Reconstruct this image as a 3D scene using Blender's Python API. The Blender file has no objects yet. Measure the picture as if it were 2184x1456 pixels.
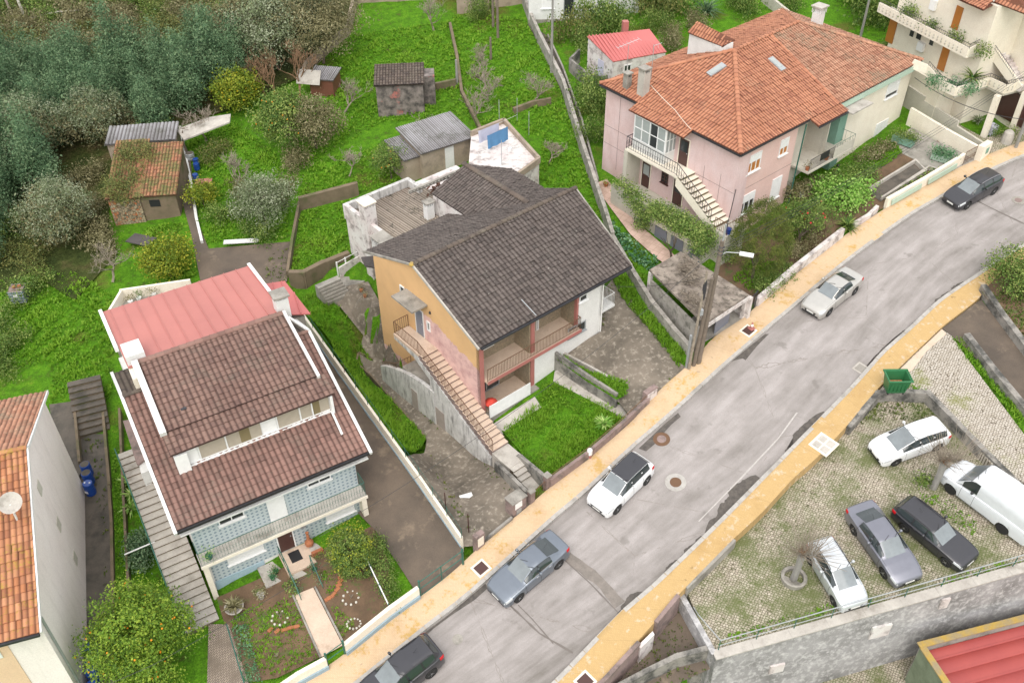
import bpy,math,random
import numpy as np
from mathutils import Vector,Matrix
random.seed(7);RNG=np.random.default_rng(11)
R=math.radians
SC=bpy.context.scene
COL=SC.collection
CH=42.0;FPX=1995.5;PIT=R(40.175);ROL=R(-0.671)
_f=np.array([0,math.cos(PIT),-math.sin(PIT)]);_r=np.array([1.,0,0]);_u=np.cross(_r,_f)
CR=math.cos(ROL)*_r +math.sin(ROL)*_u;CU=-math.sin(ROL)*_r +math.cos(ROL)*_u
C0=np.array([0,0,CH])
cam=bpy.data.cameras.new('camera');camo=bpy.data.objects.new('camera',cam);COL.objects.link(camo)
cam.sensor_width=36;cam.lens=36*FPX/2184;cam.clip_start=0.5;cam.clip_end=8000
camo.matrix_world=Matrix(((CR[0],CU[0],-_f[0],0),(CR[1],CU[1],-_f[1],0),(CR[2],CU[2],-_f[2],CH),(0,0,0,1)))
SC.camera=camo
SUN_EL,SUN_AZ=55,188
w=bpy.data.worlds.new('World');SC.world=w;w.use_nodes=True
nt=w.node_tree;bg=nt.nodes['Background']
sky=nt.nodes.new('ShaderNodeTexSky');sky.sky_type='NISHITA';sky.sun_disc=False
sky.sun_elevation=R(SUN_EL);sky.sun_rotation=R(SUN_AZ);sky.air_density=1.0;sky.dust_density=6.0;sky.ozone_density=.6
hs=nt.nodes.new('ShaderNodeHueSaturation');hs.inputs['Saturation'].default_value=.35
nt.links.new(sky.outputs[0],hs.inputs['Color']);ov=nt.nodes.new('ShaderNodeMix');ov.data_type='RGBA';ov.inputs[0].default_value=.6;ov.inputs[7].default_value=(7.4,7.4,7.5,1)
nt.links.new(hs.outputs[0],ov.inputs[6]);nt.links.new(ov.outputs[2],bg.inputs[0]);bg.inputs[1].default_value=0.15
sun=bpy.data.lights.new('sun','SUN');sun.energy=.85;sun.angle=R(60);sun.color=(1,.94,.86)
suno=bpy.data.objects.new('sun',sun);COL.objects.link(suno)
_sd=Vector((math.sin(R(SUN_AZ))*math.cos(R(SUN_EL)),math.cos(R(SUN_AZ))*math.cos(R(SUN_EL)),math.sin(R(SUN_EL))))
suno.rotation_euler=_sd.to_track_quat('Z','Y').to_euler()
SC.view_settings.view_transform='Standard';SC.view_settings.look='None'
SC.view_settings.exposure=0.7;SC.view_settings.gamma=1
def sm(x,a,b):
    t=np.clip((x-a)/(b-a),0,1);return t*t*(3-2*t)
MO=np.array([-1.916,41.072]);MA=R(39.8);ME=np.array([math.cos(MA),math.sin(MA)]);MN=np.array([-math.sin(MA),math.cos(MA)])
def h(x,y):
    x=np.asarray(x,float);y=np.asarray(y,float)
    z=.08*np.clip(x,-120,120)+.12*(np.clip(y,-20,150)-28.6)
    dx=x-MO[0];dy=y-MO[1];u=dx*ME[0]+dy*ME[1];v=dx*MN[0]+dy*MN[1]
    uw=-6.5+(v+6.3)*.132
    D=(2.1*sm(v,-6,-.2)+.9*sm(v,0,10))*(1-sm(v,11.3,16.5))
    D=D*sm(u,uw+.1,uw+2.6)*(1-sm(u,-.15,.3))
    return z-D
def ray(px,py):return CR*(px-1092)/FPX-CU*(py-728)/FPX+_f
def G(px,py,dz=0.):
    d=ray(px,py);den=.08*d[0]+.12*d[1]-d[2];t=(CH+3.432-dz)/den
    for _ in range(12):
        p=C0+d*t;t+=(p[2]-dz-float(h(p[0],p[1])))/den*.8
    return C0+d*t
def P(px,py,z):
    d=ray(px,py);return C0+d*((z-CH)/d[2])
def PV(px,py,A,n):
    d=ray(px,py);A=np.array([A[0],A[1],0.]);n=np.array([n[0],n[1],0.])
    return C0+d*((n@(A-C0))/(n@d))
class Fr:
    """local frame: u along e, v along n (left of e), z up"""
    def __init__(s,O,deg):
        s.O=np.array([O[0],O[1]],float);a=R(deg);s.deg=deg
        s.e=np.array([math.cos(a),math.sin(a)]);s.n=np.array([-math.sin(a),math.cos(a)])
    def W(s,u,v,z):
        p=s.O+s.e*u+s.n*v;return np.array([p[0],p[1],z])
    def inv(s,p):
        d=np.array([p[0]-s.O[0],p[1]-s.O[1]]);return d@s.e,d@s.n
    def g(s,u,v,dz=0):
        p=s.O+s.e*u+s.n*v;return np.array([p[0],p[1],float(h(*p))+dz])
    def atz(s,px,py,z):
        p=P(px,py,z);return s.inv(p)
    def onv(s,px,py,v=0):
        p=PV(px,py,s.O+s.n*v,s.n);return s.inv(p)[0],p[2]
    def onu(s,px,py,u=0):
        p=PV(px,py,s.O+s.e*u,s.e);return s.inv(p)[1],p[2]
    def side(s,u,v=0):
        o=s.O+s.e*u+s.n*v;return Fr(o,s.deg-90)
class NT:
    def __init__(s,name):
        m=bpy.data.materials.new(name);m.use_nodes=True;s.m=m;s.t=m.node_tree;s.b=s.t.nodes['Principled BSDF']
    def n(s,typ,props=None,**ins):
        nd=s.t.nodes.new('ShaderNode'+typ)
        for k,v in (props or {}).items():setattr(nd,k,v)
        for k,v in ins.items():
            k=k.replace('_',' ') if k not in nd.inputs else k
            s.set(nd.inputs[int(k[1:])] if k[0]=='i' and k[1:].isdigit() else nd.inputs[k],v)
        return nd
    def set(s,sock,v):
        if isinstance(v,bpy.types.NodeSocket):s.t.links.new(v,sock)
        elif isinstance(v,bpy.types.Node):s.t.links.new(v.outputs[0],sock)
        elif isinstance(v,tuple) and len(v)==3 and sock.type=='RGBA':sock.default_value=(*v,1)
        else:sock.default_value=v
    def obj(s):return s.n('TexCoord').outputs['Object']
    def geo(s):return s.n('NewGeometry').outputs['Position']
    def noise(s,vec,scale,detail=4,rough=.6,out=0,stretch=None):
        if stretch:vec=s.n('Mapping',Vector=vec,Scale=stretch).outputs[0]
        return s.n('TexNoise',Vector=vec,Scale=float(scale),Detail=float(detail),Roughness=rough).outputs[out]
    def ramp(s,fac,stops):
        r=s.n('ValToRGB',Fac=fac);el=r.color_ramp.elements
        while len(el)<len(stops):el.new(.5)
        for e_,(p,c) in zip(el,stops):
            e_.position=p;e_.color=(*c,1) if len(c)==3 else c
        return r.outputs[0]
    def mask(s,fac,a,b):
        return s.n('MapRange',Value=fac,i1=float(a),i2=float(b),i3=0.,i4=1.).outputs[0]
    def mix(s,f,a,b,mode='MIX'):
        m=s.n('Mix',{'data_type':'RGBA','blend_type':mode})
        s.set(m.inputs[0],f);s.set(m.inputs[6],a);s.set(m.inputs[7],b);return m.outputs[2]
    def math(s,op,a,b=0.):
        m=s.n('Math',{'operation':op});s.set(m.inputs[0],a);s.set(m.inputs[1],b);return m.outputs[0]
    def bump(s,hgt,strength=.3,dist=.02):
        b=s.n('Bump',Height=hgt,Strength=strength,Distance=dist);s.set(s.b.inputs['Normal'],b.outputs[0])
    def fin(s,col,rough=.85,metal=0.,spec=None):
        s.set(s.b.inputs['Base Color'],col);s.set(s.b.inputs['Roughness'],rough);s.set(s.b.inputs['Metallic'],metal)
        if spec is not None:s.b.inputs['Specular IOR Level'].default_value=spec
        return s.m
def dk(c,k):return tuple(x*k for x in c)
def rough(name,col,col2=None,scale=1.2,amt=1.,dirt=None,dlo=.55,dhi=.75,dscale=.6,rgh=.88,bscale=25,bst=.25,streak=False,fine=.15):
    s=NT(name);v=s.geo();col2=col2 or dk(col,.8)
    n1=s.noise(v,scale,5);c=s.mix(s.mask(n1,.35,.65),col,col2)
    nf=s.noise(v,14,3);c=s.mix(s.mask(nf,.3,.7),c,s.mix(1.,c,(1-fine,)*3,'MULTIPLY'))
    if dirt:
        d=s.noise(v,dscale,7,.68,stretch=(1.6,1.6,.35) if streak else None)
        c=s.mix(s.math('MULTIPLY',s.mask(d,dlo,dhi),amt),c,dirt)
    s.bump(s.noise(v,bscale,4),bst,.03)
    return s.fin(c,rgh)
def plain(name,col,rgh=.6,metal=0.,spec=None,var=.12,scale=3):
    s=NT(name);n1=s.noise(s.obj(),scale,4)
    return s.fin(s.mix(s.mask(n1,.3,.7),col,dk(col,1-var)),rgh,metal,spec)
def tilemat(name,c1,c2,c3,moss,mlo=.55,mhi=.7,mscale=.5,fleck=None,chan_shade=(.42,.38,.37)):
    """per-tile tone from the tile lattice (uv counts tiles), growth in patches"""
    s=NT(name);uv=s.n('TexCoord').outputs['UV'];v=s.geo()
    fl=s.n('VectorMath',{'operation':'FLOOR'},i0=uv).outputs[0]
    wn=s.n('TexWhiteNoise',{'noise_dimensions':'2D'},Vector=fl).outputs[0]
    c=s.ramp(wn,[(0,c1),(.5,c2),(1,c3)])
    big=s.noise(v,.35,5);c=s.mix(s.mask(big,.35,.7),c,s.mix(1.,c,(.8,.78,.78),'MULTIPLY'))
    m=s.noise(v,mscale,8,.75);m2=s.noise(v,9,3)
    mm=s.mask(s.math('ADD',s.math('MULTIPLY',m,.7),s.math('MULTIPLY',m2,.3)),mlo,mhi)
    c=s.mix(mm,c,moss)
    if fleck:c=s.mix(s.mask(s.noise(v,7,2),.68,.72),c,fleck)
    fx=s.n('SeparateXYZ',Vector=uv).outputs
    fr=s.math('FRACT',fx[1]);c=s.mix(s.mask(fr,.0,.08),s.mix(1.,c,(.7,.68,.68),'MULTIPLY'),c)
    fu=s.math('ABSOLUTE',s.math('SUBTRACT',s.math('FRACT',fx[0]),.5));c=s.mix(s.mask(fu,.2,.46),c,s.mix(1.,c,chan_shade,'MULTIPLY'))  # valleys between ribs tinted darker: their shade is painted into the colour
    s.bump(s.noise(v,18,4),.2,.02)
    return s.fin(c,.9)
def leafmat(name,a,b,c,tint=None,tl=.22):
    s=NT(name);t=s.n('Attribute',{'attribute_name':'tone'}).outputs['Fac']
    col=s.ramp(t,[(0,a),(.45,b),(1,c)])
    if tint:
        col=s.mix(s.mask(s.noise(s.obj(),.7,3),.5,.65),col,tint)
    s.b.inputs['Specular IOR Level'].default_value=.25
    tr=s.n('BsdfTranslucent',Color=col);mx=s.n('MixShader',i0=tl)
    out=s.t.nodes['Material Output']
    s.fin(col,.6,spec=.25);s.t.links.new(s.b.outputs[0],mx.inputs[1]);s.t.links.new(tr.outputs[0],mx.inputs[2]);s.t.links.new(mx.outputs[0],out.inputs[0])
    return s.m
M={}
M['plaster_white']=rough('white_plaster',(.78,.77,.74),(.7,.69,.66),dirt=(.42,.4,.37),dlo=.6,dhi=.85,amt=.5,streak=True)
M['plaster_cream']=rough('cream_plaster',(.83,.77,.65),(.77,.7,.58),dirt=(.4,.36,.28),dlo=.62,dhi=.85,amt=.5,streak=True)
M['plaster_pale']=rough('pale_pink_grey_plaster',(.88,.81,.77),(.84,.76,.72),scale=.5,dirt=(.5,.45,.41),dlo=.5,dhi=.8,dscale=1.3,amt=.4,streak=True)
M['plaster_peach']=rough('peach_plaster',(.78,.56,.38),(.74,.52,.35))
M['plaster_pink']=rough('pink_plaster',(.68,.53,.52),(.64,.46,.44),scale=.7,dirt=(.42,.28,.26),dlo=.5,dhi=.75,dscale=1.2,amt=.5,streak=True)
M['pink_front']=rough('salmon_pink_plaster',(.7,.5,.45),(.66,.45,.4),scale=.6,dirt=(.62,.36,.3),dlo=.55,dhi=.8,amt=.35,streak=True)
M['plaster_grey_cream']=rough('grey_cream_plaster',(.56,.53,.45),(.5,.47,.4),dirt=(.25,.24,.2),dlo=.55,dhi=.75,amt=.6,streak=True)
M['green_trim']=rough('green_painted_plaster',(.2,.36,.28),(.18,.32,.25))
M['mint_trim']=rough('mint_painted_plaster',(.45,.57,.47),(.42,.54,.44))
M['stained_white']=rough('mould_stained_white_plaster',(.64,.63,.61),(.5,.49,.47),dirt=(.07,.065,.06),dlo=.47,dhi=.72,dscale=2.2,amt=.85,streak=True)
M['worn_white']=rough('worn_white_plaster',(.68,.66,.63),(.6,.52,.5),scale=.8,dirt=(.14,.13,.12),dlo=.5,dhi=.66,dscale=1.6,amt=.75)
M['concrete']=rough('weathered_concrete',(.36,.34,.3),(.26,.24,.21),dirt=(.09,.085,.07),dlo=.5,dhi=.7,dscale=.9,amt=.8)
M['concrete_light']=rough('light_concrete',(.5,.47,.42),(.4,.37,.33),dirt=(.17,.15,.12),dlo=.52,dhi=.72,dscale=.9,amt=.8)
M['wall_grey']=rough('greyish_old_wall',(.42,.39,.35),(.3,.28,.25),dirt=(.08,.08,.065),dlo=.5,dhi=.66,dscale=1.8,amt=.8)
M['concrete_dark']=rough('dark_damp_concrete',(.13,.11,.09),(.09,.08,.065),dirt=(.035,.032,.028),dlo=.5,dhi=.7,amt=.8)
M['wall_dark']=rough('old_blackened_wall',(.3,.28,.25),(.2,.19,.17),dirt=(.05,.05,.045),dlo=.45,dhi=.62,dscale=1.2,amt=.9)
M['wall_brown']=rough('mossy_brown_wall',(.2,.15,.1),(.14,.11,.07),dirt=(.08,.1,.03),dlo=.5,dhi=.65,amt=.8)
M['retaining']=rough('grey_retaining_wall',(.38,.37,.37),(.2,.195,.19),scale=.5,dirt=(.6,.59,.58),dlo=.48,dhi=.66,dscale=3.2,amt=.7)
M['pinkish_wall']=rough('pinkish_stained_wall',(.3,.22,.2),(.22,.16,.145),dirt=(.09,.08,.07),dlo=.5,dhi=.66,dscale=1.5,amt=.8)
M['shed_brown']=rough('beige_stained_render',(.38,.31,.24),(.3,.24,.18),dirt=(.14,.12,.1),dlo=.52,dhi=.7,amt=.7)
M['burnt']=rough('sooty_red_render',(.26,.22,.2),(.05,.045,.042),scale=1.7,dirt=(.4,.13,.11),dlo=.58,dhi=.64,dscale=.7,amt=.85)
M['soil']=rough('brown_soil',(.17,.105,.06),(.11,.07,.04),dirt=(.06,.12,.02),dlo=.55,dhi=.65,dscale=1.1,amt=.8,bst=.6)
M['peach_path']=rough('worn_peach_path',(.62,.49,.38),(.56,.43,.33),scale=1.5,dirt=(.3,.2,.13),dlo=.58,dhi=.75,dscale=1.3,amt=.6)
M['white']=plain('white_paint',(.8,.8,.79),.5)
M['white_dirty']=rough('dirty_white_paint',(.74,.74,.72),(.66,.66,.64),dirt=(.3,.29,.26),dlo=.6,dhi=.75,amt=.5)
M['shutter']=plain('white_roller_shutter',(.78,.78,.77),.55)
M['glass']=plain('dark_window_glass',(.035,.04,.042),.12,spec=.8)
M['curtain']=plain('curtained_glass',(.35,.38,.37),.25)
M['tanblind']=plain('tan_blind',(.4,.35,.28),.6)
M['olive_blind']=plain('olive_blind',(.2,.16,.08),.6)
M['door_brown']=plain('dark_brown_door',(.07,.03,.025),.4)
M['door_orange']=plain('varnished_wood',(.42,.16,.03),.4)
M['wood_red']=plain('reddish_wood',(.17,.065,.045),.5)
M['grey_door']=plain('grey_metal_door',(.2,.21,.25),.5)
M['door_tan']=plain('tan_metal_door',(.36,.31,.28),.6)
M['rust']=plain('rusty_brown_iron',(.14,.075,.04),.8)
M['iron']=plain('black_iron',(.035,.035,.04),.5)
M['green_iron']=plain('green_painted_iron',(.03,.12,.09),.5)
M['grey_metal']=plain('galvanised_metal',(.42,.44,.45),.4,.4)
M['redpaint']=plain('brick_red_paint',(.4,.15,.13),.6)
M['red_metal']=rough('faded_red_sheet_metal',(.45,.16,.135),(.4,.14,.12),scale=.3,fine=.05,rgh=.45,bst=.05)
M['red_metal_strong']=rough('red_sheet_metal',(.34,.06,.05),(.3,.05,.045),scale=.5,fine=.05,rgh=.45,bst=.05)
M['pink_metal']=rough('pinkish_red_sheet_metal',(.5,.14,.13),(.44,.12,.11),scale=.5,fine=.05,rgh=.5,bst=.05)
M['asphalt_patch']=rough('dark_asphalt',(.12,.105,.09),(.07,.062,.055),scale=4)
M['kerb']=rough('kerb_stone',(.45,.43,.4),(.36,.34,.31),scale=3,dirt=(.15,.14,.12),dlo=.55,dhi=.7,amt=.6)
M['bark']=rough('bark',(.14,.11,.08),(.09,.07,.05),scale=4)
M['twig']=rough('grey_brown_twig',(.34,.29,.23),(.22,.18,.14),scale=4)
M['twig_red']=rough('reddish_twig',(.26,.15,.08),(.2,.12,.07),scale=4)
M['wood_pole']=rough('weathered_wooden_pole',(.2,.16,.125),(.15,.12,.095),scale=3)
M['concrete_pole']=rough('grey_concrete_pole',(.3,.29,.27),(.24,.23,.21))
M['terracotta']=rough('terracotta',(.42,.16,.07),(.36,.13,.06))
M['blue_plastic']=plain('blue_plastic',(.01,.06,.3),.3,spec=.6)
M['green_plastic']=plain('green_plastic',(.03,.16,.06),.45)
M['green_plastic_in']=plain('green_plastic_inside',(.02,.1,.04),.6)
M['blue_cloth']=plain('blue_cloth',(.09,.23,.42),.9)
M['lilac_cloth']=plain('pale_lilac_cloth',(.5,.5,.6),.9)
M['trim_black']=plain('black_trim',(.02,.02,.022),.5)
M['rubber']=plain('black_rubber',(.02,.02,.02),.8)
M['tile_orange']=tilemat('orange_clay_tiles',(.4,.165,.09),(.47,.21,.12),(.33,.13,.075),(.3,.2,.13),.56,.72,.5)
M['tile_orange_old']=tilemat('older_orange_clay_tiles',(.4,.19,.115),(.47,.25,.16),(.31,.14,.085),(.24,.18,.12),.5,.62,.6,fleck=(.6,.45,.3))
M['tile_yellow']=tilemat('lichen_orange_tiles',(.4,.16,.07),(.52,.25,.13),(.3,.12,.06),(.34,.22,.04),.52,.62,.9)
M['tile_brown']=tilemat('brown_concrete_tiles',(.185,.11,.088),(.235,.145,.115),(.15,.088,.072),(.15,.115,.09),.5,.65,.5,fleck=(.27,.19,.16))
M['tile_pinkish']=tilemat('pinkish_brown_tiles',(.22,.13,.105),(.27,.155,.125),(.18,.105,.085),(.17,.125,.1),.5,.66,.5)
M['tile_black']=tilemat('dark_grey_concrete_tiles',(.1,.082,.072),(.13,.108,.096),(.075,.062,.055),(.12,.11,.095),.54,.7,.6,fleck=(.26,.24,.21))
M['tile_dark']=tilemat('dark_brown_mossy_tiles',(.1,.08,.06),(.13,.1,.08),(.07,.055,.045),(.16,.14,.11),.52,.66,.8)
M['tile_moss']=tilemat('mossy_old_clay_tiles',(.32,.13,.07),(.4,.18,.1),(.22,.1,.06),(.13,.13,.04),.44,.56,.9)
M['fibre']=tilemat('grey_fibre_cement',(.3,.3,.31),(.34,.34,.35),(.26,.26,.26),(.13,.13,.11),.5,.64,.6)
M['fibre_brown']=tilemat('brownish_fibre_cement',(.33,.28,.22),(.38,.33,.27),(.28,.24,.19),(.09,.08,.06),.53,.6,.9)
def road_mat():
    s=NT('worn_asphalt');uv=s.n('TexCoord').outputs['UV'];v=s.geo()
    xy=s.n('SeparateXYZ',Vector=uv).outputs
    st=s.n('Mapping',Vector=uv,Scale=(.24,1.2,1.)).outputs[0]
    n1=s.noise(st,1.2,6,.58);n2=s.noise(v,.8,6,.62);n3=s.noise(v,22,3)
    t=xy[1]
    band=s.ramp(s.math('DIVIDE',t,8.),[(0,(.75,)*3),(.1,(.5,)*3),(.2,(.22,)*3),(.36,(.2,)*3),(.5,(.35,)*3),(.62,(.55,)*3),(.72,(.35,)*3),(.84,(.55,)*3),(1,(.9,)*3)])
    k=s.math('ADD',s.math('MULTIPLY',n1,1.1),s.math('ADD',s.math('MULTIPLY',n2,.6),s.math('MULTIPLY',s.n('RGBToBW',Color=band).outputs[0],.55)))
    c=s.mix(s.mask(k,.76,1.55),(.385,.355,.342),(.16,.144,.126))
    c=s.mix(s.mask(n3,.3,.75),c,s.mix(1.,c,(.8,.79,.78),'MULTIPLY'))
    c=s.mix(s.math('MULTIPLY',s.mask(s.noise(v,.9,4),.62,.7),.5),c,(.15,.135,.12))
    c=s.mix(s.mask(s.noise(v,60,2),.6,.75),c,s.mix(1.,c,(1.2,1.2,1.2),'MULTIPLY'))
    cr=s.n('TexVoronoi',{'feature':'DISTANCE_TO_EDGE'},Vector=v,Scale=.14).outputs[0]
    wob=s.math('ADD',cr,s.math('MULTIPLY',s.math('SUBTRACT',n2,.5),.06))
    c=s.mix(s.mask(s.math('ABSOLUTE',wob),.0,.0022),(.2,.175,.155),c)
    s.bump(n3,.25,.02)
    return s.fin(c,s.mix(s.mask(k,.95,1.35),(.8,)*3,(.6,)*3))
M['road']=road_mat()
def pave_mat(name,base,ochre,lo,hi,nsc=.9):
    s=NT(name);v=s.geo();n1=s.noise(v,nsc,8,.72);n2=s.noise(v,6,4)
    k=s.math('ADD',s.math('MULTIPLY',n1,.75),s.math('MULTIPLY',n2,.25))
    c=s.mix(s.mask(k,lo,hi),base,ochre)
    mp=s.n('Mapping',Vector=v,Rotation=(0,0,R(42)))
    br=s.n('TexBrick',Vector=mp.outputs[0],Color1=(1,1,1),Color2=(.9,.9,.9),Mortar=(.78,.76,.72),Scale=4.,Mortar_Size=.03)
    c=s.mix(1.,c,br.outputs[0],'MULTIPLY')
    c=s.mix(s.mask(s.noise(v,.5,5),.55,.75),c,s.mix(1.,c,(.86,.82,.76),'MULTIPLY'))
    c=s.mix(s.mask(s.noise(v,2.2,2),.72,.76),c,dk(base,.55))
    uv=s.n('SeparateXYZ',Vector=s.n('TexCoord').outputs['UV']).outputs;fj=s.math('FRACT',s.math('MULTIPLY',uv[0],.42));c=s.mix(s.mask(fj,.012,.0),c,dk(base,.6))
    c=s.mix(s.math('MULTIPLY',s.mask(s.math('ADD',uv[1],s.noise(v,1.5,4)),.85,.45),.5),c,dk(base,.6))
    s.bump(n2,.2,.02);return s.fin(c,.85)
M['pave_left']=pave_mat('peach_paving_bricks',(.6,.44,.28),(.52,.34,.12),.53,.6)
M['pave_right']=pave_mat('ochre_paving_bricks',(.5,.34,.15),(.56,.44,.3),.55,.6,1.6)
def calcada(name,light,dark,moss,mlo,mhi,sc=6.8):
    s=NT(name);v=s.geo();mp=s.n('Mapping',Vector=v,Rotation=(0,0,R(30)),Scale=(1.,1.15,0.)).outputs[0]
    vo=s.n('TexVoronoi',{'feature':'F1'},Vector=mp,Scale=sc,Randomness=.45)
    ve=s.n('TexVoronoi',{'feature':'DISTANCE_TO_EDGE'},Vector=mp,Scale=sc,Randomness=.45).outputs[0]
    tone=s.n('SeparateColor',Color=vo.outputs['Color']).outputs[0]
    c=s.mix(tone,light,dark)
    ms=s.noise(v,.45,7,.7)
    joint=s.mix(s.mask(ms,mlo-.06,mhi-.06),(.1,.08,.055),dk(moss,.6))
    c=s.mix(s.mask(ve,.04,.15),joint,c)
    c=s.mix(s.math('MULTIPLY',s.mask(s.math('ADD',ms,s.math('MULTIPLY',s.noise(v,7,3),.2)),mlo+.1,mhi+.12),.85),c,moss)
    s.bump(ve,.6,.03);return s.fin(c,.9)
M['calcada']=calcada('small_stone_paving',(.46,.41,.33),(.29,.25,.19),(.09,.11,.03),.44,.6)
M['calcada_light']=calcada('pale_small_stone_paving',(.5,.46,.4),(.37,.33,.27),(.16,.17,.04),.56,.68)
def ground_mat():
    s=NT('grassy_ground');v=s.geo()
    n1=s.noise(v,.22,6,.65);n2=s.noise(v,1.6,5,.7);n3=s.noise(v,9,3)
    c=s.ramp(n2,[(.28,(.09,.1,.025)),(.42,(.075,.19,.012)),(.58,(.11,.27,.014)),(.75,(.2,.29,.03))])
    c=s.mix(s.mask(n1,.56,.66),c,(.13,.14,.03))
    c=s.mix(s.mask(n3,.35,.7),s.mix(1.,c,(.6,.65,.6),'MULTIPLY'),c)
    s.bump(s.math('ADD',s.noise(v,5,4),s.math('MULTIPLY',n3,.6)),.9,.12)
    return s.fin(c,.95,spec=.1)
M['ground']=ground_mat()
def wild_mat():
    s=NT('scrubby_undergrowth');v=s.geo();n1=s.noise(v,.3,6,.7);n2=s.noise(v,2.6,5,.7)
    c=s.ramp(n1,[(.3,(.03,.05,.015)),(.5,(.07,.09,.025)),(.7,(.16,.12,.06))])
    c=s.mix(s.mask(n2,.3,.7),s.mix(1.,c,(.5,.5,.5),'MULTIPLY'),c);s.bump(n2,1.,.3);return s.fin(c,.95,spec=.1)
M['wild']=wild_mat()
def azulejo():
    s=NT('patterned_blue_wall_tiles');uv=s.n('TexCoord').outputs['UV'];fr=s.n('VectorMath',{'operation':'FRACTION'},i0=uv).outputs[0]
    d=s.n('VectorMath',{'operation':'DISTANCE'},i0=s.n('VectorMath',{'operation':'MULTIPLY'},i0=fr,i1=(1.,1.15,0)).outputs[0],i1=(.5,.58,0)).outputs['Value']
    c=s.mix(s.mask(d,.22,.32),(.13,.19,.24),(.45,.505,.52))
    c=s.mix(s.mask(d,.1,.16),s.mix(.6,c,(.34,.42,.46)),c)
    x=s.n('SeparateXYZ',Vector=fr).outputs
    e_=s.math('MINIMUM',x[0],x[1]);c=s.mix(s.mask(e_,.0,.05),(.36,.44,.47),c)
    c=s.mix(s.mask(s.noise(s.geo(),.6,4),.45,.75),c,s.mix(1.,c,(.84,.84,.84),'MULTIPLY'))
    return s.fin(c,.35)
M['azulejo']=azulejo()
M['dado']=rough('pale_blue_dado',(.36,.48,.54),(.3,.42,.48),scale=2.5,dirt=(.2,.3,.33),dlo=.56,dhi=.62,amt=.6)
M['blue_base']=rough('blue_grey_wall_base',(.3,.4,.46),(.27,.36,.42))
M['brown_tilewall']=rough('beige_patterned_tiles',(.36,.29,.2),(.25,.2,.135),scale=6,fine=.3)
def patio():
    s=NT('pinkish_square_paving');v=s.geo();mp=s.n('Mapping',Vector=v,Rotation=(0,0,R(-50)))
    br=s.n('TexBrick',{'offset':0.},Vector=mp.outputs[0],Color1=(.56,.4,.33),Color2=(.5,.36,.29),Mortar=(.3,.2,.15),Scale=2.,Mortar_Size=.02,Brick_Width=1.,Row_Height=1.)
    c=s.mix(s.mask(s.noise(v,.8,5),.45,.75),br.outputs[0],(.3,.21,.16));return s.fin(c,.9)
M['patio']=patio()
def block_pave():
    s=NT('grey_paving_slabs');v=s.geo();mp=s.n('Mapping',Vector=v,Rotation=(0,0,R(-60)))
    br=s.n('TexBrick',Vector=mp.outputs[0],Color1=(.32,.26,.2),Color2=(.25,.2,.16),Mortar=(.06,.05,.04),Scale=2.5,Mortar_Size=.03)
    return s.fin(s.mix(s.mask(s.noise(v,1.2,5),.45,.7),br.outputs[0],(.15,.12,.09)),.9)
M['slabs']=block_pave()
M['drive_stained']=rough('stained_driveway_concrete',(.15,.115,.085),(.085,.068,.053),scale=.35,dirt=(.3,.23,.16),dlo=.56,dhi=.72,dscale=.5,amt=.7)
M['drive_spotted']=rough('lichen_spotted_concrete',(.22,.185,.145),(.1,.085,.065),scale=.4,dirt=(.42,.37,.3),dlo=.52,dhi=.7,dscale=3.5,amt=.75)
def stonewall():
    s=NT('rubble_and_brick_wall');v=s.geo();vo=s.n('TexVoronoi',{},Vector=v,Scale=5.)
    t=s.n('SeparateColor',Color=vo.outputs['Color']).outputs[0]
    ve=s.n('TexVoronoi',{'feature':'DISTANCE_TO_EDGE'},Vector=v,Scale=5.).outputs[0]
    c=s.ramp(t,[(0,(.4,.12,.04)),(.4,(.3,.22,.14)),(.7,(.36,.3,.2)),(1,(.12,.1,.07))])
    return s.fin(s.mix(s.mask(ve,.02,.09),(.05,.05,.03),c),.95)
M['rubble']=stonewall()
L_={}
L_['orange']=leafmat('orange_tree_leaves',(.045,.1,.014),(.14,.25,.025),(.38,.48,.06))
L_['yellow']=leafmat('yellow_green_leaves',(.05,.1,.01),(.17,.24,.02),(.42,.4,.04))
L_['olive']=leafmat('grey_green_leaves',(.06,.09,.035),(.18,.225,.11),(.44,.47,.34))
L_['dark']=leafmat('dark_blue_green_leaves',(.03,.07,.033),(.09,.17,.08),(.26,.36,.19))
L_['mid']=leafmat('mid_green_leaves',(.035,.08,.014),(.11,.19,.035),(.34,.4,.11))
L_['bronze']=leafmat('olive_brown_leaves',(.075,.07,.028),(.18,.165,.075),(.36,.33,.19))
L_['cypress']=leafmat('cypress_green',(.035,.06,.01),(.09,.125,.02),(.2,.22,.045))
L_['cabbage']=leafmat('blue_green_leaves',(.03,.1,.04),(.09,.22,.1),(.25,.4,.22))
L_['grass']=leafmat('bright_grass',(.08,.17,.012),(.15,.32,.018),(.28,.46,.045),tl=.4)
L_['grass_dull']=leafmat('dull_grass',(.03,.07,.01),(.08,.13,.02),(.2,.2,.05))
L_['vine']=leafmat('ivy_leaves',(.05,.11,.02),(.15,.25,.05),(.45,.5,.16))
L_['lime']=leafmat('lime_leaves',(.1,.25,.03),(.25,.45,.08),(.55,.65,.25))
L_['bamboo_y']=leafmat('scrub_leaves',(.05,.08,.02),(.12,.15,.04),(.28,.25,.08))
M['orange_fruit']=plain('orange_fruit',(.8,.28,.01),.5)
M['yellow_bloom']=plain('yellow_blossom',(.65,.45,.01),.7)
M['red_bloom']=plain('red_blossom',(.6,.04,.04),.7)
M['stone_white']=rough('white_stone',(.65,.62,.55),(.5,.47,.4),scale=5)
def red_corr():return M['red_metal']
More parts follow.
